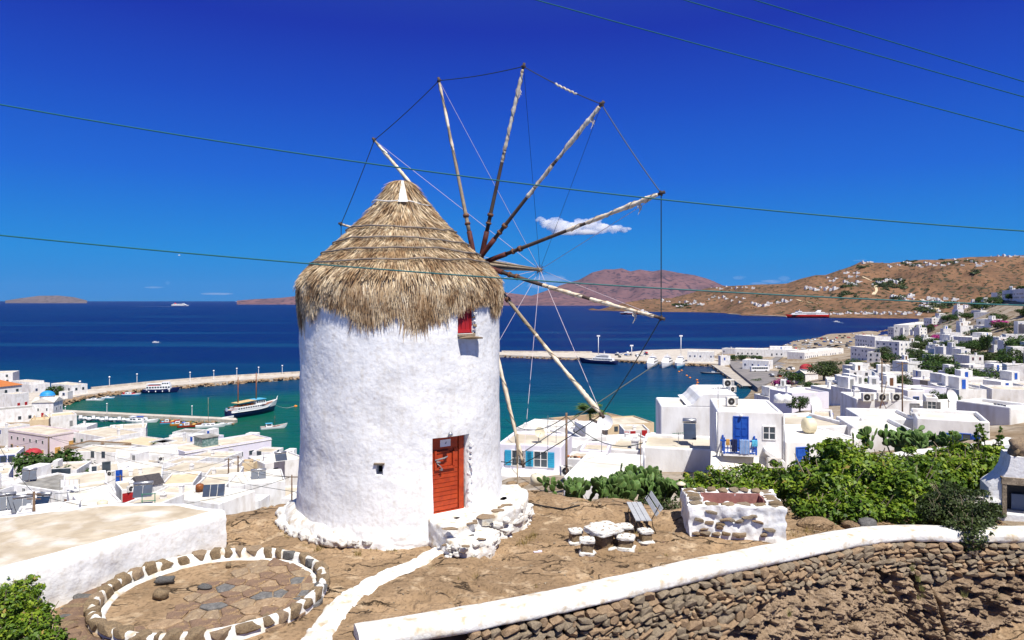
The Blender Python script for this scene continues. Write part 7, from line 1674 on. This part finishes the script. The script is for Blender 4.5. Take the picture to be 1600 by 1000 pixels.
for px, pb, pt, lb in ((427,742,706,'white globed street lamp by the harbour corner'),(458,735,700,'white street lamp close to the mill'),):
    pole(px, pb, pt, 170, lb, .12, M_hullw, 0, 'street_lamp', 'lamp')
for i, (px, py) in enumerate(((125,613),(171,605),(214,600),(297,597),(334,594),(370,590),(404,588),(441,585))):
    Y = Yat(py, 2.2); r = empty('mole_lamp', (X_(px, Y), Y, 2.2), 0, 'white lamp post standing on the outer mole', 'lamp', 'lamp posts along the outer mole'); b = MB(); b.tube([(0,0,0),(0,0,5.2)], .14, 5); b.build('post', M_hullw, r); b = MB(); b.lathe([(.01,5.2),(.5,5.4),(.5,5.9),(.01,6.1)], 8); b.build('lamp_head', M_hullw, r)
for i, (px, py) in enumerate(((102,650),(167,645),(300,649))):
    Y = Yat(py, 1.6); r = empty('mole_lamp', (X_(px, Y), Y, 1.6), 0, 'thin white lamp post standing on the inner mole', 'lamp', 'lamp posts along the inner mole'); b = MB(); b.tube([(0,0,0),(0,0,3.6)], .1, 5); b.build('post', M_hullw, r); b = MB(); b.lathe([(.01,3.6),(.3,3.7),(.3,4.1),(.01,4.2)], 8); b.build('lamp_head', M_hullw, r)
for px, py, h, lb in ((935,556,17,'tall floodlight mast above the dark blue yacht'),(1064,556,17,'tall floodlight mast behind the white yachts'),(987,557,9,'shorter lamp mast on the car pier')):
    Y = Yat(py, 2.2); r = empty('light_mast', (X_(px, Y), Y, 2.2), 0, lb, 'lamp mast'); b = MB(); b.tube([(0,0,0),(0,0,h)], .28, 6); b.build('shaft', M_hullw, r); b = MB(); b.box(-1.4,1.4,-.4,.4,h-.2,h+.9); b.build('floodlight', M_hullw, r)
def wire(a, b_, sag, r_, label, m_=M_wire, n=30, name='power_line'):
    a, b_ = Vector(a), Vector(b_); bb = MB(); bb.tube([a.lerp(b_, i/n)+Vector((0,0,-sag*4*(i/n)*(1-i/n))) for i in range(n+1)], r_, 4); o = bb.build(name, m_); tag(o, label, 'cable'); return o
wire(P(-700,20,5.5), P(2400,392,5.5), .42, .0053, 'green cable sagging across the sky above the thatched cap', M_cable, 60)
wire(P(-700,286,5.5), P(2350,492,5.5), .24, .0053, 'lower green cable passing in front of the thatched cap', M_cable, 60)
wire(P(700,-38,5.5), P(700,-38,5.5).lerp(P(1800,246,5.8), 2.2), .06, .0045, 'lowest of three green cables in the top right sky', M_cable); wire(P(1000,-20,5.5), P(1000,-20,5.5).lerp(P(1800,198,5.8), 2.6), .05, .0045, 'middle one of three green cables in the top right sky', M_cable); wire(P(1120,-18,5.5), P(1120,-18,5.5).lerp(P(1800,180,5.8), 2.8), .04, .0045, 'highest of three green cables in the top right sky', M_cable)
WL_ = ((tops[0], P(-60,735,60), 'left edge'), (tops[0], P(260,790,85), 'terrace'), (tops[0], tops[5], 'blue door house'), (tops[2], P(-60,700,140), 'pink mansion'), (tops[2], tops[4], 'dark tree'), (tops[3], tops[8], 'ledge'), (tops[5], tops[3], 'cream roofs'), (tops[4], tops[8], 'ledge poles'), (tops[1], P(1010,690,42), 'cactus'), (tops[1], P(790,655,60), 'palm'), (tops[6], tops[7], 'street'), (tops[6], P(1650,560,95), 'dish'), (tops[0], P(-30,640,90), 'mansion'), (tops[8], P(150,800,75), 'crest'), (tops[2], P(470,770,80), 'warehouse'))
for i, (a, b_, w_) in enumerate(WL_): wire(a, b_, .9, .028, 'dark power line over the roofs near the '+w_, M_wire, 16)
wire(P(787,727,40), P(1030,566,44), -.0, .03, 'black cable climbing from the mill past the palm', M_wire)
# metal tripod mast and aerials
tm = empty('tripod_mast', P(1378,647,70), 0, 'rusty metal tripod mast standing on a white roof', 'mast'); b = MB(); 
for dx, dy in ((-.55,-.3),(.55,-.3),(0,.5)): b.tube([(dx,dy,0),(0,0,1.4)], .03, 5)
b.build('leg', M_brown, tm); b = MB(); b.tube([(0,0,1.4),(.5,0,3.2)], .035, 5); b.build('pole', M_wood, tm)
for px, py, Y, h, lb in ((1122,634,47,1.3,'cluster of aerials with brown loops on the balcony house corner'),(869,686,57,1.1,'leaning television aerial beside the mesh dish'),(856,700,52,2.4,'thin tall aerial mast in front of turquoise shutters'),(1060,688,54,.6,'green pronged aerial on the gravel roof')):
    r = empty('aerial', P(px, py, Y), .3, lb, 'aerial'); b = MB(); b.tube([(0,0,-.3),(0,0,h)], .022, 5); b.build('pole', M_grey, r); b = MB(); b.tube([(-.5,0,h*.9),(.5,0,h*.9)], .015, 4)
    for i in range(6): b.tube([(-.45+.18*i,-.2,h*.9),(-.45+.18*i,.2,h*.9)], .01, 3)
    b.build('antenna', M_green if 'green' in lb else M_grey, r)
# green tubular frame and laundry
gf = empty('green_frame', P(232,793,84), .2, 'green tubular frame standing behind the terrace slab', 'frame'); b = MB()
for xx in (-.7,.7): b.tube([(xx,0,0),(xx,0,1.7)], .05, 5)
for z_ in (.8,1.6): b.tube([(-.8,0,z_),(.8,0,z_)], .05, 5)
b.build('tubes', M_green, gf)
la = empty('laundry_line', P(109,768,100), .1, 'white washing hung on a line on a left town terrace', 'laundry'); b = MB(); b.tube([(-1.3,0,1.7),(1.3,0,1.7)], .015, 3); b.tube([(-1.3,0,0),(-1.3,0,1.7)], .03, 4); b.tube([(1.3,0,0),(1.3,0,1.7)], .03, 4); b.build('line', M_grey, la)
for i in range(4): b = MB(); b.box(-1.2+.6*i, -.7+.6*i, -.02, .02, .6+.1*(i % 2), 1.69); b.build('sheet', M_hullw, la)
# ------------------------------------------------------------ leaves
def leafcloud(clumps, n, size, seed, inner=.55, shape='leaf'):
    """clumps [(centre, (rx, ry, rz))]; returns verts, quads, rnd: leaf faces through each clump's volume"""
    r = np.random.RandomState(seed); vol = np.array([c[1][0]*c[1][1]*c[1][2] for c in clumps])**.72; cnt = (n*vol/vol.sum()).astype(int); Ps = []; Ns = []
    for (c, rad), k in zip(clumps, cnt):
        d = r.normal(size=(k, 3)); d /= np.linalg.norm(d, axis=1)[:, None]; q = inner+(1-inner)*r.rand(k)**.6
        lump = 1+.22*vn(d[:,0]*2.5+c[0], d[:,1]*2.5+c[1], d[:,2]*2.5)+.12*vn(d[:,0]*6+c[0], d[:,1]*6, d[:,2]*6+c[2])
        Ps.append(np.array(c)+d*np.array(rad)*(q*lump)[:, None]); Ns.append(d)
    Pp = np.concatenate(Ps); N_ = np.concatenate(Ns); m = len(Pp)
    N_ = N_*.7 + np.array([0,0,.55]) + r.normal(0, .45, (m, 3)); N_ /= np.linalg.norm(N_, axis=1)[:, None]
    T = np.cross(N_, r.normal(size=(m, 3))); T /= np.linalg.norm(T, axis=1)[:, None]; Bt = np.cross(N_, T)
    s = size*(.6+.8*r.rand(m))[:, None]
    V = np.stack([Pp-T*s*.5, Pp+Bt*s*.32+N_*s*.06, Pp+T*s*.55-N_*s*.12, Pp-Bt*s*.32+N_*s*.06], 1)
    c = np.clip(.45+.2*r.normal(size=m)+.3*vn(Pp[:,0]*2.2/max(size*9,.3), Pp[:,1]*2.2/max(size*9,.3), Pp[:,2]*2.2/max(size*9,.3)), 0, 1)
    return V.reshape(-1, 3), np.arange(m*4).reshape(m, 4), np.repeat(c, 4)
def bush(name, label, cat, clumps, n, size, m_, seed, stems=6, group=None):
    rs0 = random.Random(seed+900); base_ = list(clumps)
    for (cc, rad) in base_:
        for _ in range(7):
            a_ = rs0.random()*6.28; e_ = rs0.uniform(-.1, 1.3); k_ = rs0.uniform(.95, 1.25)
            clumps = clumps+[((cc[0]+rad[0]*math.cos(a_)*math.cos(e_)*k_, cc[1]+rad[1]*math.sin(a_)*math.cos(e_)*k_, cc[2]+rad[2]*math.sin(e_)*k_), tuple(q*rs0.uniform(.14,.26) for q in rad))]
    c0 = Vector(clumps[0][0]); r = empty(name, (c0.x, c0.y, c0.z-clumps[0][1][2]), 0, label, cat, group); o = r.location
    V, F, c = leafcloud(clumps, n, size, seed); V = V-np.array(o); tag(link('foliage', npmesh('foliage', V, F, m_, False, c), r), kind='stuff')
    rs = random.Random(seed); b = MB()
    for (cc, rad) in base_:
        for _ in range(stems*3):
            e = Vector(cc)+Vector((rs.uniform(-.8,.8)*rad[0], rs.uniform(-.8,.8)*rad[1], rs.uniform(.1,1.28)*rad[2])); s = Vector((cc[0]+rs.uniform(-.2,.2)*rad[0], cc[1], cc[2]-rad[2]*.9)); mid = s.lerp(e, .5)+Vector((rs.uniform(-.1,.1), 0, rs.uniform(0,.15)*rad[2])); b.tube([s-o, mid-o, e-o], [.03*size*10,.02*size*10,.008*size*10], 4)
    b.build('branches', M_wood, r); return r
def C(px, py, Y, rx, ry, rz): p = P(px, py, Y); return ((p.x, p.y, p.z), (rx, ry, rz))
bush('fig_bush', 'bright green fig bush directly right of the stone cistern', 'bush', [C(1290,770,18.6,.95,.8,.72),C(1330,735,19.4,.95,.9,.70),C(1280,800,17.7,.60,.5,.36),C(1350,795,17.9,.8,.6,.42),C(1262,745,19.5,.55,.6,.45),C(1310,712,20.2,.5,.5,.33)], 15000, .115, M_leaf, 1)
bush('fig_bush', 'bright green fig bush in the middle of the thicket by the coping', 'bush', [C(1410,775,18.6,.95,.8,.75),C(1450,745,19.6,1.0,.9,.60),C(1395,740,19.8,.8,.8,.55),C(1420,805,17.6,.6,.5,.33),C(1375,770,18.9,.7,.6,.6)], 14000, .115, M_leaf, 2)
bush('fig_bush', 'fig bush climbing towards the bread oven under the garden wall', 'bush', [C(1510,745,19.8,.85,.9,.60),C(1535,720,20.8,.75,.8,.42),C(1490,722,20.8,.75,.7,.45),C(1545,745,19.4,.4,.5,.5)], 10000, .11, M_leaf, 3)
bush('leafy_hedge', 'low leafy hedge running behind the stone cistern', 'hedge', [C(1120,757,21.0,.7,.6,.42),C(1160,748,21.4,.8,.6,.42),C(1200,752,21.2,.8,.6,.42),C(1235,758,20.6,.6,.6,.42),C(1090,762,21.,.5,.5,.35),C(1180,775,20.2,1.1,.5,.35)], 9000, .10, M_leaf, 4)
bush('dark_shrub', 'dark fine leaved shrub spilling over the white coping', 'shrub', [C(1490,790,17.3,.75,.5,.50),C(1525,812,16.6,.45,.45,.45),C(1520,838,15.95,.30,.25,.36),C(1508,822,16.25,.42,.3,.25),C(1460,800,17.2,.45,.4,.35),C(1540,800,17,.30,.3,.30)], 12000, .062, M_leaf2, 5)
bush('corner_shrub', 'dense green shrub in the bottom left corner', 'shrub', [C(10,965,11.3,.55,.5,.42),C(45,985,11.0,.45,.4,.30),C(15,930,11.8,.40,.4,.22),C(-60,950,11.5,.6,.5,.5),C(70,1010,10.8,.3,.3,.25)], 11000, .065, M_leaf, 6)
for i, (px, py, Y, w, lb) in enumerate(((1400,625,140,2.5,'dark bush behind the three air conditioners'),(1530,625,150,3.2,'broad leaved clump beside the white pointed gable'),(1430,690,40,.7,'thorny grey green scrub behind the garden wall'))):
    bush('shrub', lb, 'shrub', [C(px,py,Y,w,w,w*.7)], 1500, .12*Y/60+.05, M_leafg, 20+i, 3)
# shoots above the thicket
b = MB(); V = []; 
for i, (px, py, Y, h) in enumerate(((1490,712,20.5,.7),(1530,700,20.8,.65),(1560,705,20.6,.7),(1350,700,20.8,.4),(1262,722,20,.5),(1540,690,21,.5))):
    p = P(px, py, Y); q = p+Vector((rnd.uniform(-.15,.15), 0, h)); b.tube([p-Vector((0,0,.3)), p.lerp(q,.5), q], [.02,.015,.006], 4)
    for j in range(26): u = rnd.random(); c = p.lerp(q, u); V.append(((c.x+rnd.uniform(-.09,.09), c.y+rnd.uniform(-.09,.09), c.z), (.035,.035,.03)))
r = empty('tall_shoots', (0,0,0), 0, 'tall leafy shoots standing above the thicket near the oven', 'shoots'); b.build('stems', M_wood, r); v_, f_, c_ = leafcloud(V, 900, .10, 33, .2); tag(link('foliage', npmesh('foliage', v_, f_, M_leaf, False, c_), r), kind='stuff')

# prickly pears
bm = bmesh.new(); bmesh.ops.create_icosphere(bm, subdivisions=2, radius=1)
for v in bm.verts: v.co = Vector((v.co.x*.62*(1+.22*v.co.z), v.co.y*.13, v.co.z+.95))
padm = bpy.data.meshes.new('pad'); bm.to_mesh(padm); bm.free(); padm.materials.append(M_pad); padm.polygons.foreach_set('use_smooth', [True]*len(padm.polygons))
def pear(px, py, Y, spread, n, size, label, seed):
    base = P(px, py, Y); r = empty('prickly_pear', base, 0, label, 'cactus', None); rs = random.Random(seed); tips_ = []; n = int(n*2.3)
    for i in range(max(5, n//8)): tips_.append((Matrix.Translation((rs.uniform(-spread, spread), rs.uniform(-.4,.4)*spread, rs.uniform(-.1,.0))) @ Matrix.Rotation(rs.uniform(-.4,.4), 4, 'Y') @ Matrix.Rotation(rs.uniform(-1.5,1.5), 4, 'Z'), 0))
    k = 0
    while tips_ and k < n:
        M, lv = tips_.pop(0); s = size*rs.uniform(.75, 1.15); o = link('pad', padm, r); o.matrix_local = M @ Matrix.Diagonal((s*rs.uniform(.85,1.1), s, s, 1)); k += 1
        if lv < 5:
            for _ in range(rs.choice([2,2,2,3])):
                tips_.append((M @ Matrix.Translation((rs.uniform(-.3,.3)*s, 0, s*1.72)) @ Matrix.Rotation(rs.uniform(-.75,.75), 4, 'Y') @ Matrix.Rotation(rs.uniform(-.35,.35), 4, 'X') @ Matrix.Rotation(rs.uniform(-1.2,1.2), 4, 'Z'), lv+1))
for i, a in enumerate(((868,778,22,.30,16,.105,'low prickly pear at the left end of the cactus hedge'),(895,782,22,.35,26,.115,'prickly pear left of the wide hedge centre'),(925,790,21.5,.45,30,.12,'prickly pear behind the brown rock mound'),(960,788,21.5,.42,46,.14,'dense prickly pear left of the slatted bench'),(993,785,21.8,.42,52,.15,'tallest prickly pear, directly behind the bench'),(1028,790,21.6,.42,52,.145,'prickly pear right above the bench backrest'),(1060,792,21.4,.35,34,.14,'prickly pear between bench and stone cistern'),(1005,768,23,.5,40,.14,'prickly pear in the back row of the hedge'),(1110,775,21.5,.4,20,.12,'prickly pear half hidden behind the cistern corner'),
      (1410,712,27.5,.5,36,.16,'prickly pear on the left side of the patch above the garden wall'),(1445,712,27.5,.6,44,.16,'prickly pear in the middle of the patch above the garden wall'),(1475,712,27.5,.4,26,.15,'prickly pear on the right side of the patch above the garden wall'),(1345,700,29,.3,14,.15,'prickly pear pads poking out above the fig bush'))):
    pear(a[0], a[1]-2, a[2]-.4, a[3]*1.25, a[4], a[5]*1.16, a[6], 50+i)
bush('dry_scrub', 'tangle of dry scrub under the prickly pears', 'scrub', [C(880,788,21.5,.7,.5,.22),C(940,795,21,.9,.5,.25),C(1010,798,20.6,1.0,.5,.35),C(1065,800,20.3,.7,.5,.35)], 4000, .07, M_leaf2, 9)

# trees
def tree_meshes(kind, seed):
    rs = random.Random(seed); cl = []
    for i in range(9 if kind != 'tall' else 7):
        a = rs.random()*6.28; q = rs.uniform(.15,.55); cl.append(((q*math.cos(a), q*math.sin(a), .52+rs.uniform(-.22,.26)), (rs.uniform(.2,.32),)*2+(rs.uniform(.2,.32),)))
    V, F, c = leafcloud(cl, 1500, .085, seed, .45); fm = npmesh('crown', V, F, M_leafg if kind != 'olive' else M_leaf2, False, c)
    b = MB(); b.tube([(0,0,-.3),(.02,0,.25),(0,.02,.6)], [.05,.04,.02], 6)
    for k in range(4): a = k*1.6; b.tube([(0,0,.25),(.25*math.cos(a),.25*math.sin(a),.6)], [.03,.01], 4)
    return fm, b.mesh('trunk', M_wood)
TM = [tree_meshes('round', s) for s in (1,2,3)]+[tree_meshes('olive', 4)]
def tree(px, py, Y, h, w, label, k=0, group=None, onground=True, name='tree'):
    z = gz(px, Y) if onground else Z_(py, Y); r = empty(name, (X_(px, Y), Y, z), rnd.random()*6, label, 'tree', group); r.scale = (w, w, h)
    link('crown', TM[k][0], r); link('trunk', TM[k][1], r)
TL = [(62,743,150,9.5,11,'dark green tree left one of the three beside the pink mansion'),(90,745,146,9,10,'dark green tree middle one of the three beside the pink mansion'),(120,746,140,7.5,9,'dark green tree right one of the three beside the pink mansion'),(91,612,362,7,8,'round green tree among the harbour shops at left'),
 (1237,588,372,8.5,9,'round dark tree left of the pinkish chapel dome'),(1288,598,350,8.5,13,'broad olive tree right of the pinkish chapel dome'),(1300,568,430,6,12,'low dark tree row behind the olive tree'),(1330,572,420,6,10,'dark tree in front of the long house with dark red windows'),(1383,566,440,10,10,'tall brownish tree in front of the tall white house'),(1394,570,400,7,8,'round green tree at the bend of the street'),
 (1438,533,520,9,11,'tree left of the red doored house'),(1476,553,400,8,9,'green tree beside the low house with blue windows'),(1543,552,350,10,5,'dark cypress like tree before the blue balconied hotel'),(1590,560,330,9,14,'large dark tree mass at the right edge below the hotel'),(1569,568,310,6,10,'dark bushy tree near the red shuttered house'),(1498,604,225,6,9,'palm-like dark tree right of the long terrace house'),(1526,606,215,6,9,'dark tree left of the pergola house'),(1352,609,215,5,6,'round dark tree beside the yellow coach'),(1397,613,190,4,6,'small dark tree under the awning by the street'),(1477,626,140,3,4,'small round bush tree behind the dish roof'),
 (1404,532,600,9,9,'tree behind the tall white house'),(1450,517,640,8,9,'tree beside the white hotel with red awning'),(1510,508,600,8,12,'dark tree group below the hillside villas'),(1530,482,640,9,13,'dark trees left of the half way villa'),(1550,478,620,8,13,'dark trees above the half way villa'),(1480,505,700,7,12,'dark tree right of the red awning hotel'),(1562,520,470,6,10,'tree with magenta creeper near the large villa'),(1500,570,320,5,8,'tree with bougainvillea behind the balcony houses'),(1580,480,600,7,11,'dark tree between the two upper villas'),(1420,515,760,6,8,'small tree by the low hotel wing'),(1250,640,118,2.6,3.4,'small green tree behind the water tank'),(1180,583,420,4,5,'small tree beside the harbour road'),(1139,553,560,5,9,'low tree row by the ticket booth, left'),(1162,553,560,5,9,'low tree row by the ticket booth, middle'),(1184,553,560,5,9,'low tree row by the ticket booth, right')]
for i, t in enumerate(TL): tree(*t, k=3 if 'olive' in t[5] or 'brownish' in t[5] else i % 3)
rt = random.Random(77); k = 0
while k < 80:
    px, Y = rt.uniform(1425, 1640), math.exp(rt.uniform(math.log(260), math.log(1500))); g = gz(px, Y)
    if g < 5 or not clear(X_(px, Y), Y, 3): continue
    s = rt.uniform(4, 8); tree(px, 0, Y, s, s*1.5, '%s dark green tree among the houses %s of the right hillside' % ('low spreading' if s < 5.2 else 'tall bushy' if s > 6.8 else 'medium sized', 'at the foot' if Y < 400 else 'on the lower slope' if Y < 600 else 'half way up' if Y < 900 else 'near the top'), k % 4, 'trees between the hillside houses'); k += 1
k = 0
while k < 14:
    px, Y = rt.uniform(1240, 1440), math.exp(rt.uniform(math.log(170), math.log(520)))
    if gz(px, Y) < 3 or not clear(X_(px, Y), Y, 2.5): continue
    tree(px, 0, Y, rt.uniform(3.5,6), rt.uniform(4,7), 'small green tree growing between the houses of the right town', k % 4, 'trees between the right town houses'); k += 1
cl = []
while len(cl) < 420:
    px, Y = rt.uniform(1425, 1660), math.exp(rt.uniform(math.log(240), math.log(1600))); g = gz(px, Y)
    if g < 4 or not clear(X_(px, Y), Y, 1.5): continue
    q = rt.uniform(1.2, 3.2); cl.append(((X_(px, Y), Y, g+.5), (q*1.3, q, q*.5)))
V, F, c = leafcloud(cl, 14000, 1.1, 410, .3); tag(link('hillside_scrub', npmesh('hillside_scrub', V, F, M_leaf2, False, c)), 'low dark scrub between the houses of the right hillside', 'scrub', kind='stuff')
# dark scrub patches on the far hill
for i, (px, py, w, n) in enumerate(((1390,440,46,26),(1395,449,50,22),(1375,446,20,10),(1065,478,24,14),(1420,412,40,12),(1330,446,24,8),(1500,410,60,14),(1470,478,40,20),(1445,486,30,14),(1330,461,40,8),(1525,428,12,5),(1400,468,24,6),(1350,418,14,5))):
    cl = []
    for j in range(n):
        p = on_hill(HILL, min(max(px+rt.uniform(-w/2, w/2), 917), 1890), py+rt.uniform(-4,4)); q = rt.uniform(7, 14); cl.append(((p.x, p.y, p.z+2), (q*1.6, q, q*.5)))
    V, F, c = leafcloud(cl, n*55, 7., i+200, .3); tag(link('hill_scrub', npmesh('hill_scrub', V, F, M_leaf2, False, c)), 'dark green scrub clumps on the far brown hill', 'scrub', kind='stuff')
cl = []
for j in range(700):
    px = rt.uniform(1000, 1620); py = rt.uniform(412, 490); p = on_hill(HILL, px, py)
    if p.z < 6: continue
    q = rt.uniform(3, 7); cl.append(((p.x, p.y, p.z+.5), (q*1.5, q, q*.5)))
V, F, c = leafcloud(cl, 9000, 4.5, 400, .3); tag(link('hill_scrub', npmesh('hill_scrub', V, F, M_leaf2, False, c)), 'scattered low scrub speckling the far brown hill', 'scrub', kind='stuff')
for px, Y, lb in ((1455,690,'magenta bougainvillea'),(1558,455,'magenta bougainvillea near the large villa'),(1475,320,'dark red bougainvillea on the houses'),(1518,300,'crimson bougainvillea left of the red shuttered house'),(1218,380,'magenta bougainvillea on the patio wall by the harbour road'),(1463,540,'dark red creeper left of the red doored house')):
    g = gz(px, Y); V, F, c = leafcloud([((X_(px, Y), Y, g+2), (4.5,3,2.2)), ((X_(px, Y)+5, Y, g+1.6), (3,2,1.6))], 700, .9, px, .3); o = link('bougainvillea', npmesh('bougainvillea', V, F, M_magenta, False, c)); tag(o, lb if 'near' in lb or 'on' in lb or 'left' in lb else lb+' by the shore hotel', 'bougainvillea')
def palm(px, py, Y, label, h=3., fl=1.9, onground=False, n=22):
    z = gz(px, Y) if onground else Z_(py, Y); r = empty('palm_tree', (X_(px, Y), Y, z), 0, label, 'palm tree'); b = MB(); b.tube([(0,0,-.5),(.05,0,h*.5),(0,0,h)], [.22,.17,.16], 8); b.build('trunk', M_wood, r); rs = random.Random(px)
    V = []; F = []; c = []
    for i in range(n):
        a = i*2.4; el = rs.uniform(.3, 1.45); L_ = fl*rs.uniform(.8,1.1); prev = None
        for j in range(16):
            u = j/15; rr = L_*u*math.cos(el*(1-u*.3)); zz_ = h+L_*math.sin(el)*u-L_*.5*u*u*1.2; ctr = Vector((rr*math.cos(a), rr*math.sin(a), zz_)); sd = Vector((-math.sin(a), math.cos(a), 0)); lw_ = .38*fl*math.sin(math.pi*min(.96, u*.9+.08))
            for s in (-1, 1):
                k0 = len(V); tip = ctr+sd*s*lw_+Vector((math.cos(a), math.sin(a), 0))*lw_*.5-Vector((0,0,lw_*.35)); V += [tuple(ctr), tuple(ctr+Vector((math.cos(a), math.sin(a), 0))*.05*fl), tuple(tip)]; F.append((k0,k0+1,k0+2)); c += [rs.random()]*3
    tag(link('fronds', npmesh('fronds', V, F, M_palm, False, c), r), kind='stuff')
palm(922, 684, 92, 'palm tree with spiky crown right of the tall wooden pole', 3.3, 2.7, n=40); palm(240, 700, 190, 'small dark palm between white walls in the left town', 1.2, 1.3, False, 14)
palm(1457, 0, 620, 'palm tree beside the low hotel wing', 6, 4, True); palm(1480, 0, 560, 'bushy palm tree right of the low hotel wing', 4, 4.5, True); palm(1298, 612, 190, 'small palm tree under the lettered building', 2.5, 2.2, True)

# ------------------------------------------------------------ clouds: lumpy bodies of white vapour
def cloudbody(name, label, blobs, Yc, dens, seed):
    bmx = bmesh.new()
    rs = random.Random(seed)
    for (px, py, rx, rz) in blobs:
        p = P(px, py, Yc); m2 = bmesh.ops.create_icosphere(bmx, subdivisions=4, radius=1)
        for v in m2['verts']:
            q = v.co.copy(); n1 = 1+.30*noise.noise(q*1.6+Vector((px,py,seed)))+.22*noise.noise(q*3.7+Vector((py,px,seed)))+.12*noise.noise(q*8+Vector((seed,px,py)))
            v.co = Vector((q.x*rx*n1, q.y*rx*.8*n1, q.z*rz*n1))*(Yc/FPX)+p
    me = bpy.data.meshes.new(name); bmx.to_mesh(me); bmx.free(); me.materials.append(dens); me.polygons.foreach_set('use_smooth', [True]*len(me.polygons))
    o = link(name, me); tag(o, label, 'cloud'); return o
def cloudmat(name, d, e):
    m, nt, N, L, B = newmat(name); N.remove(B); v = N.new('ShaderNodeVolumePrincipled'); v.inputs['Color'].default_value = (1,1,1,1); v.inputs['Density'].default_value = d; v.inputs['Anisotropy'].default_value = 0.
    v.inputs['Emission Strength'].default_value = e; v.inputs['Emission Color'].default_value = (.92,.94,1,1); L.new(v.outputs[0], N['Material Output'].inputs['Volume']); return m
M_c1 = mat('cloud_white', (.95,.95,.97), 1., spec=0.)
core = [(858,349,13,6),(875,354,18,9),(893,357,18,9),(908,351,13,8),(922,352,14,9),(940,356,15,7),(960,357,12,5),(885,363,22,4),(915,363,22,4),(867,346,9,5),(930,345,7,5),(847,344,6,3),(974,358,7,3)]
rcl = random.Random(12); puffs = []
for c_ in core:
    for _ in range(7): a_ = rcl.random()*6.28; puffs.append((c_[0]+c_[2]*math.cos(a_)*rcl.uniform(.75,1.15), c_[1]+c_[3]*math.sin(a_)*rcl.uniform(.7,1.1), rcl.uniform(2.5,6), rcl.uniform(1.5,3.8)))
cloudbody('cloud', 'small white cumulus cloud between the sail spars', core+puffs, 16000, cloudmat('cumulus_vapour', .011, .0), 3)
b = None
M_wisp = cloudmat('thin_cloud', .00035, .0)
cloudbody('thin_cloud', 'faint flat cloud low over the island at right', [(1154,434,10,3),(1160,433,6,2)], 30000, M_wisp, 5); cloudbody('thin_cloud', 'faint mauve cloud bank above the low ridge', [(1225,436,9,5),(1205,440,16,3),(1243,440,12,3),(1185,443,14,2)], 30000, M_wisp, 6); cloudbody('thin_cloud', 'faint streak of cloud left of the hill summit', [(1340,407,8,1.2),(1350,406,5,1)], 30000, M_wisp, 7); cloudbody('thin_cloud', 'pale cloud bank behind the sail wheel', [(858,437,26,8),(842,445,20,6),(885,445,18,5)], 30000, M_wisp, 8); cloudbody('thin_cloud', 'faint streaks of cloud over the left horizon', [(240,449,14,1.5),(262,442,4,3),(340,459,24,1.8)], 30000, M_wisp, 9)
# bird
bd = empty('gull', P(280,399,160), .6, 'white gull gliding above the left horizon', 'bird'); b = MB(); b.tube([(-.28,0,0),(-.1,0,.02),(.12,0,.02),(.26,0,0)], [.01,.09,.08,.01], 8); b.build('body', M_hullw, bd)
for s in (-1, 1): b = MB(); b.add([(-.08,0,.03),(.08,0,.03),(.10,s*.32,.16),(-.06,s*.32,.16),(-.12,s*.75,.06)], [(0,1,2,3),(3,2,4)]); b.build('wing', M_hullw, bd)
# ------------------------------------------------------------ air
hz = MB(); hz.box(-26000, 26000, -300, 17500, -20, 480); m, nt, N, L, B = newmat('haze_air'); N.remove(B); v = N.new('ShaderNodeVolumePrincipled'); v.inputs['Color'].default_value = (.62,.72,1,1); v.inputs['Density'].default_value = 0.0000045
L.new(v.outputs[0], N['Material Output'].inputs['Volume']); tag(hz.build('haze', m), kind='stuff')
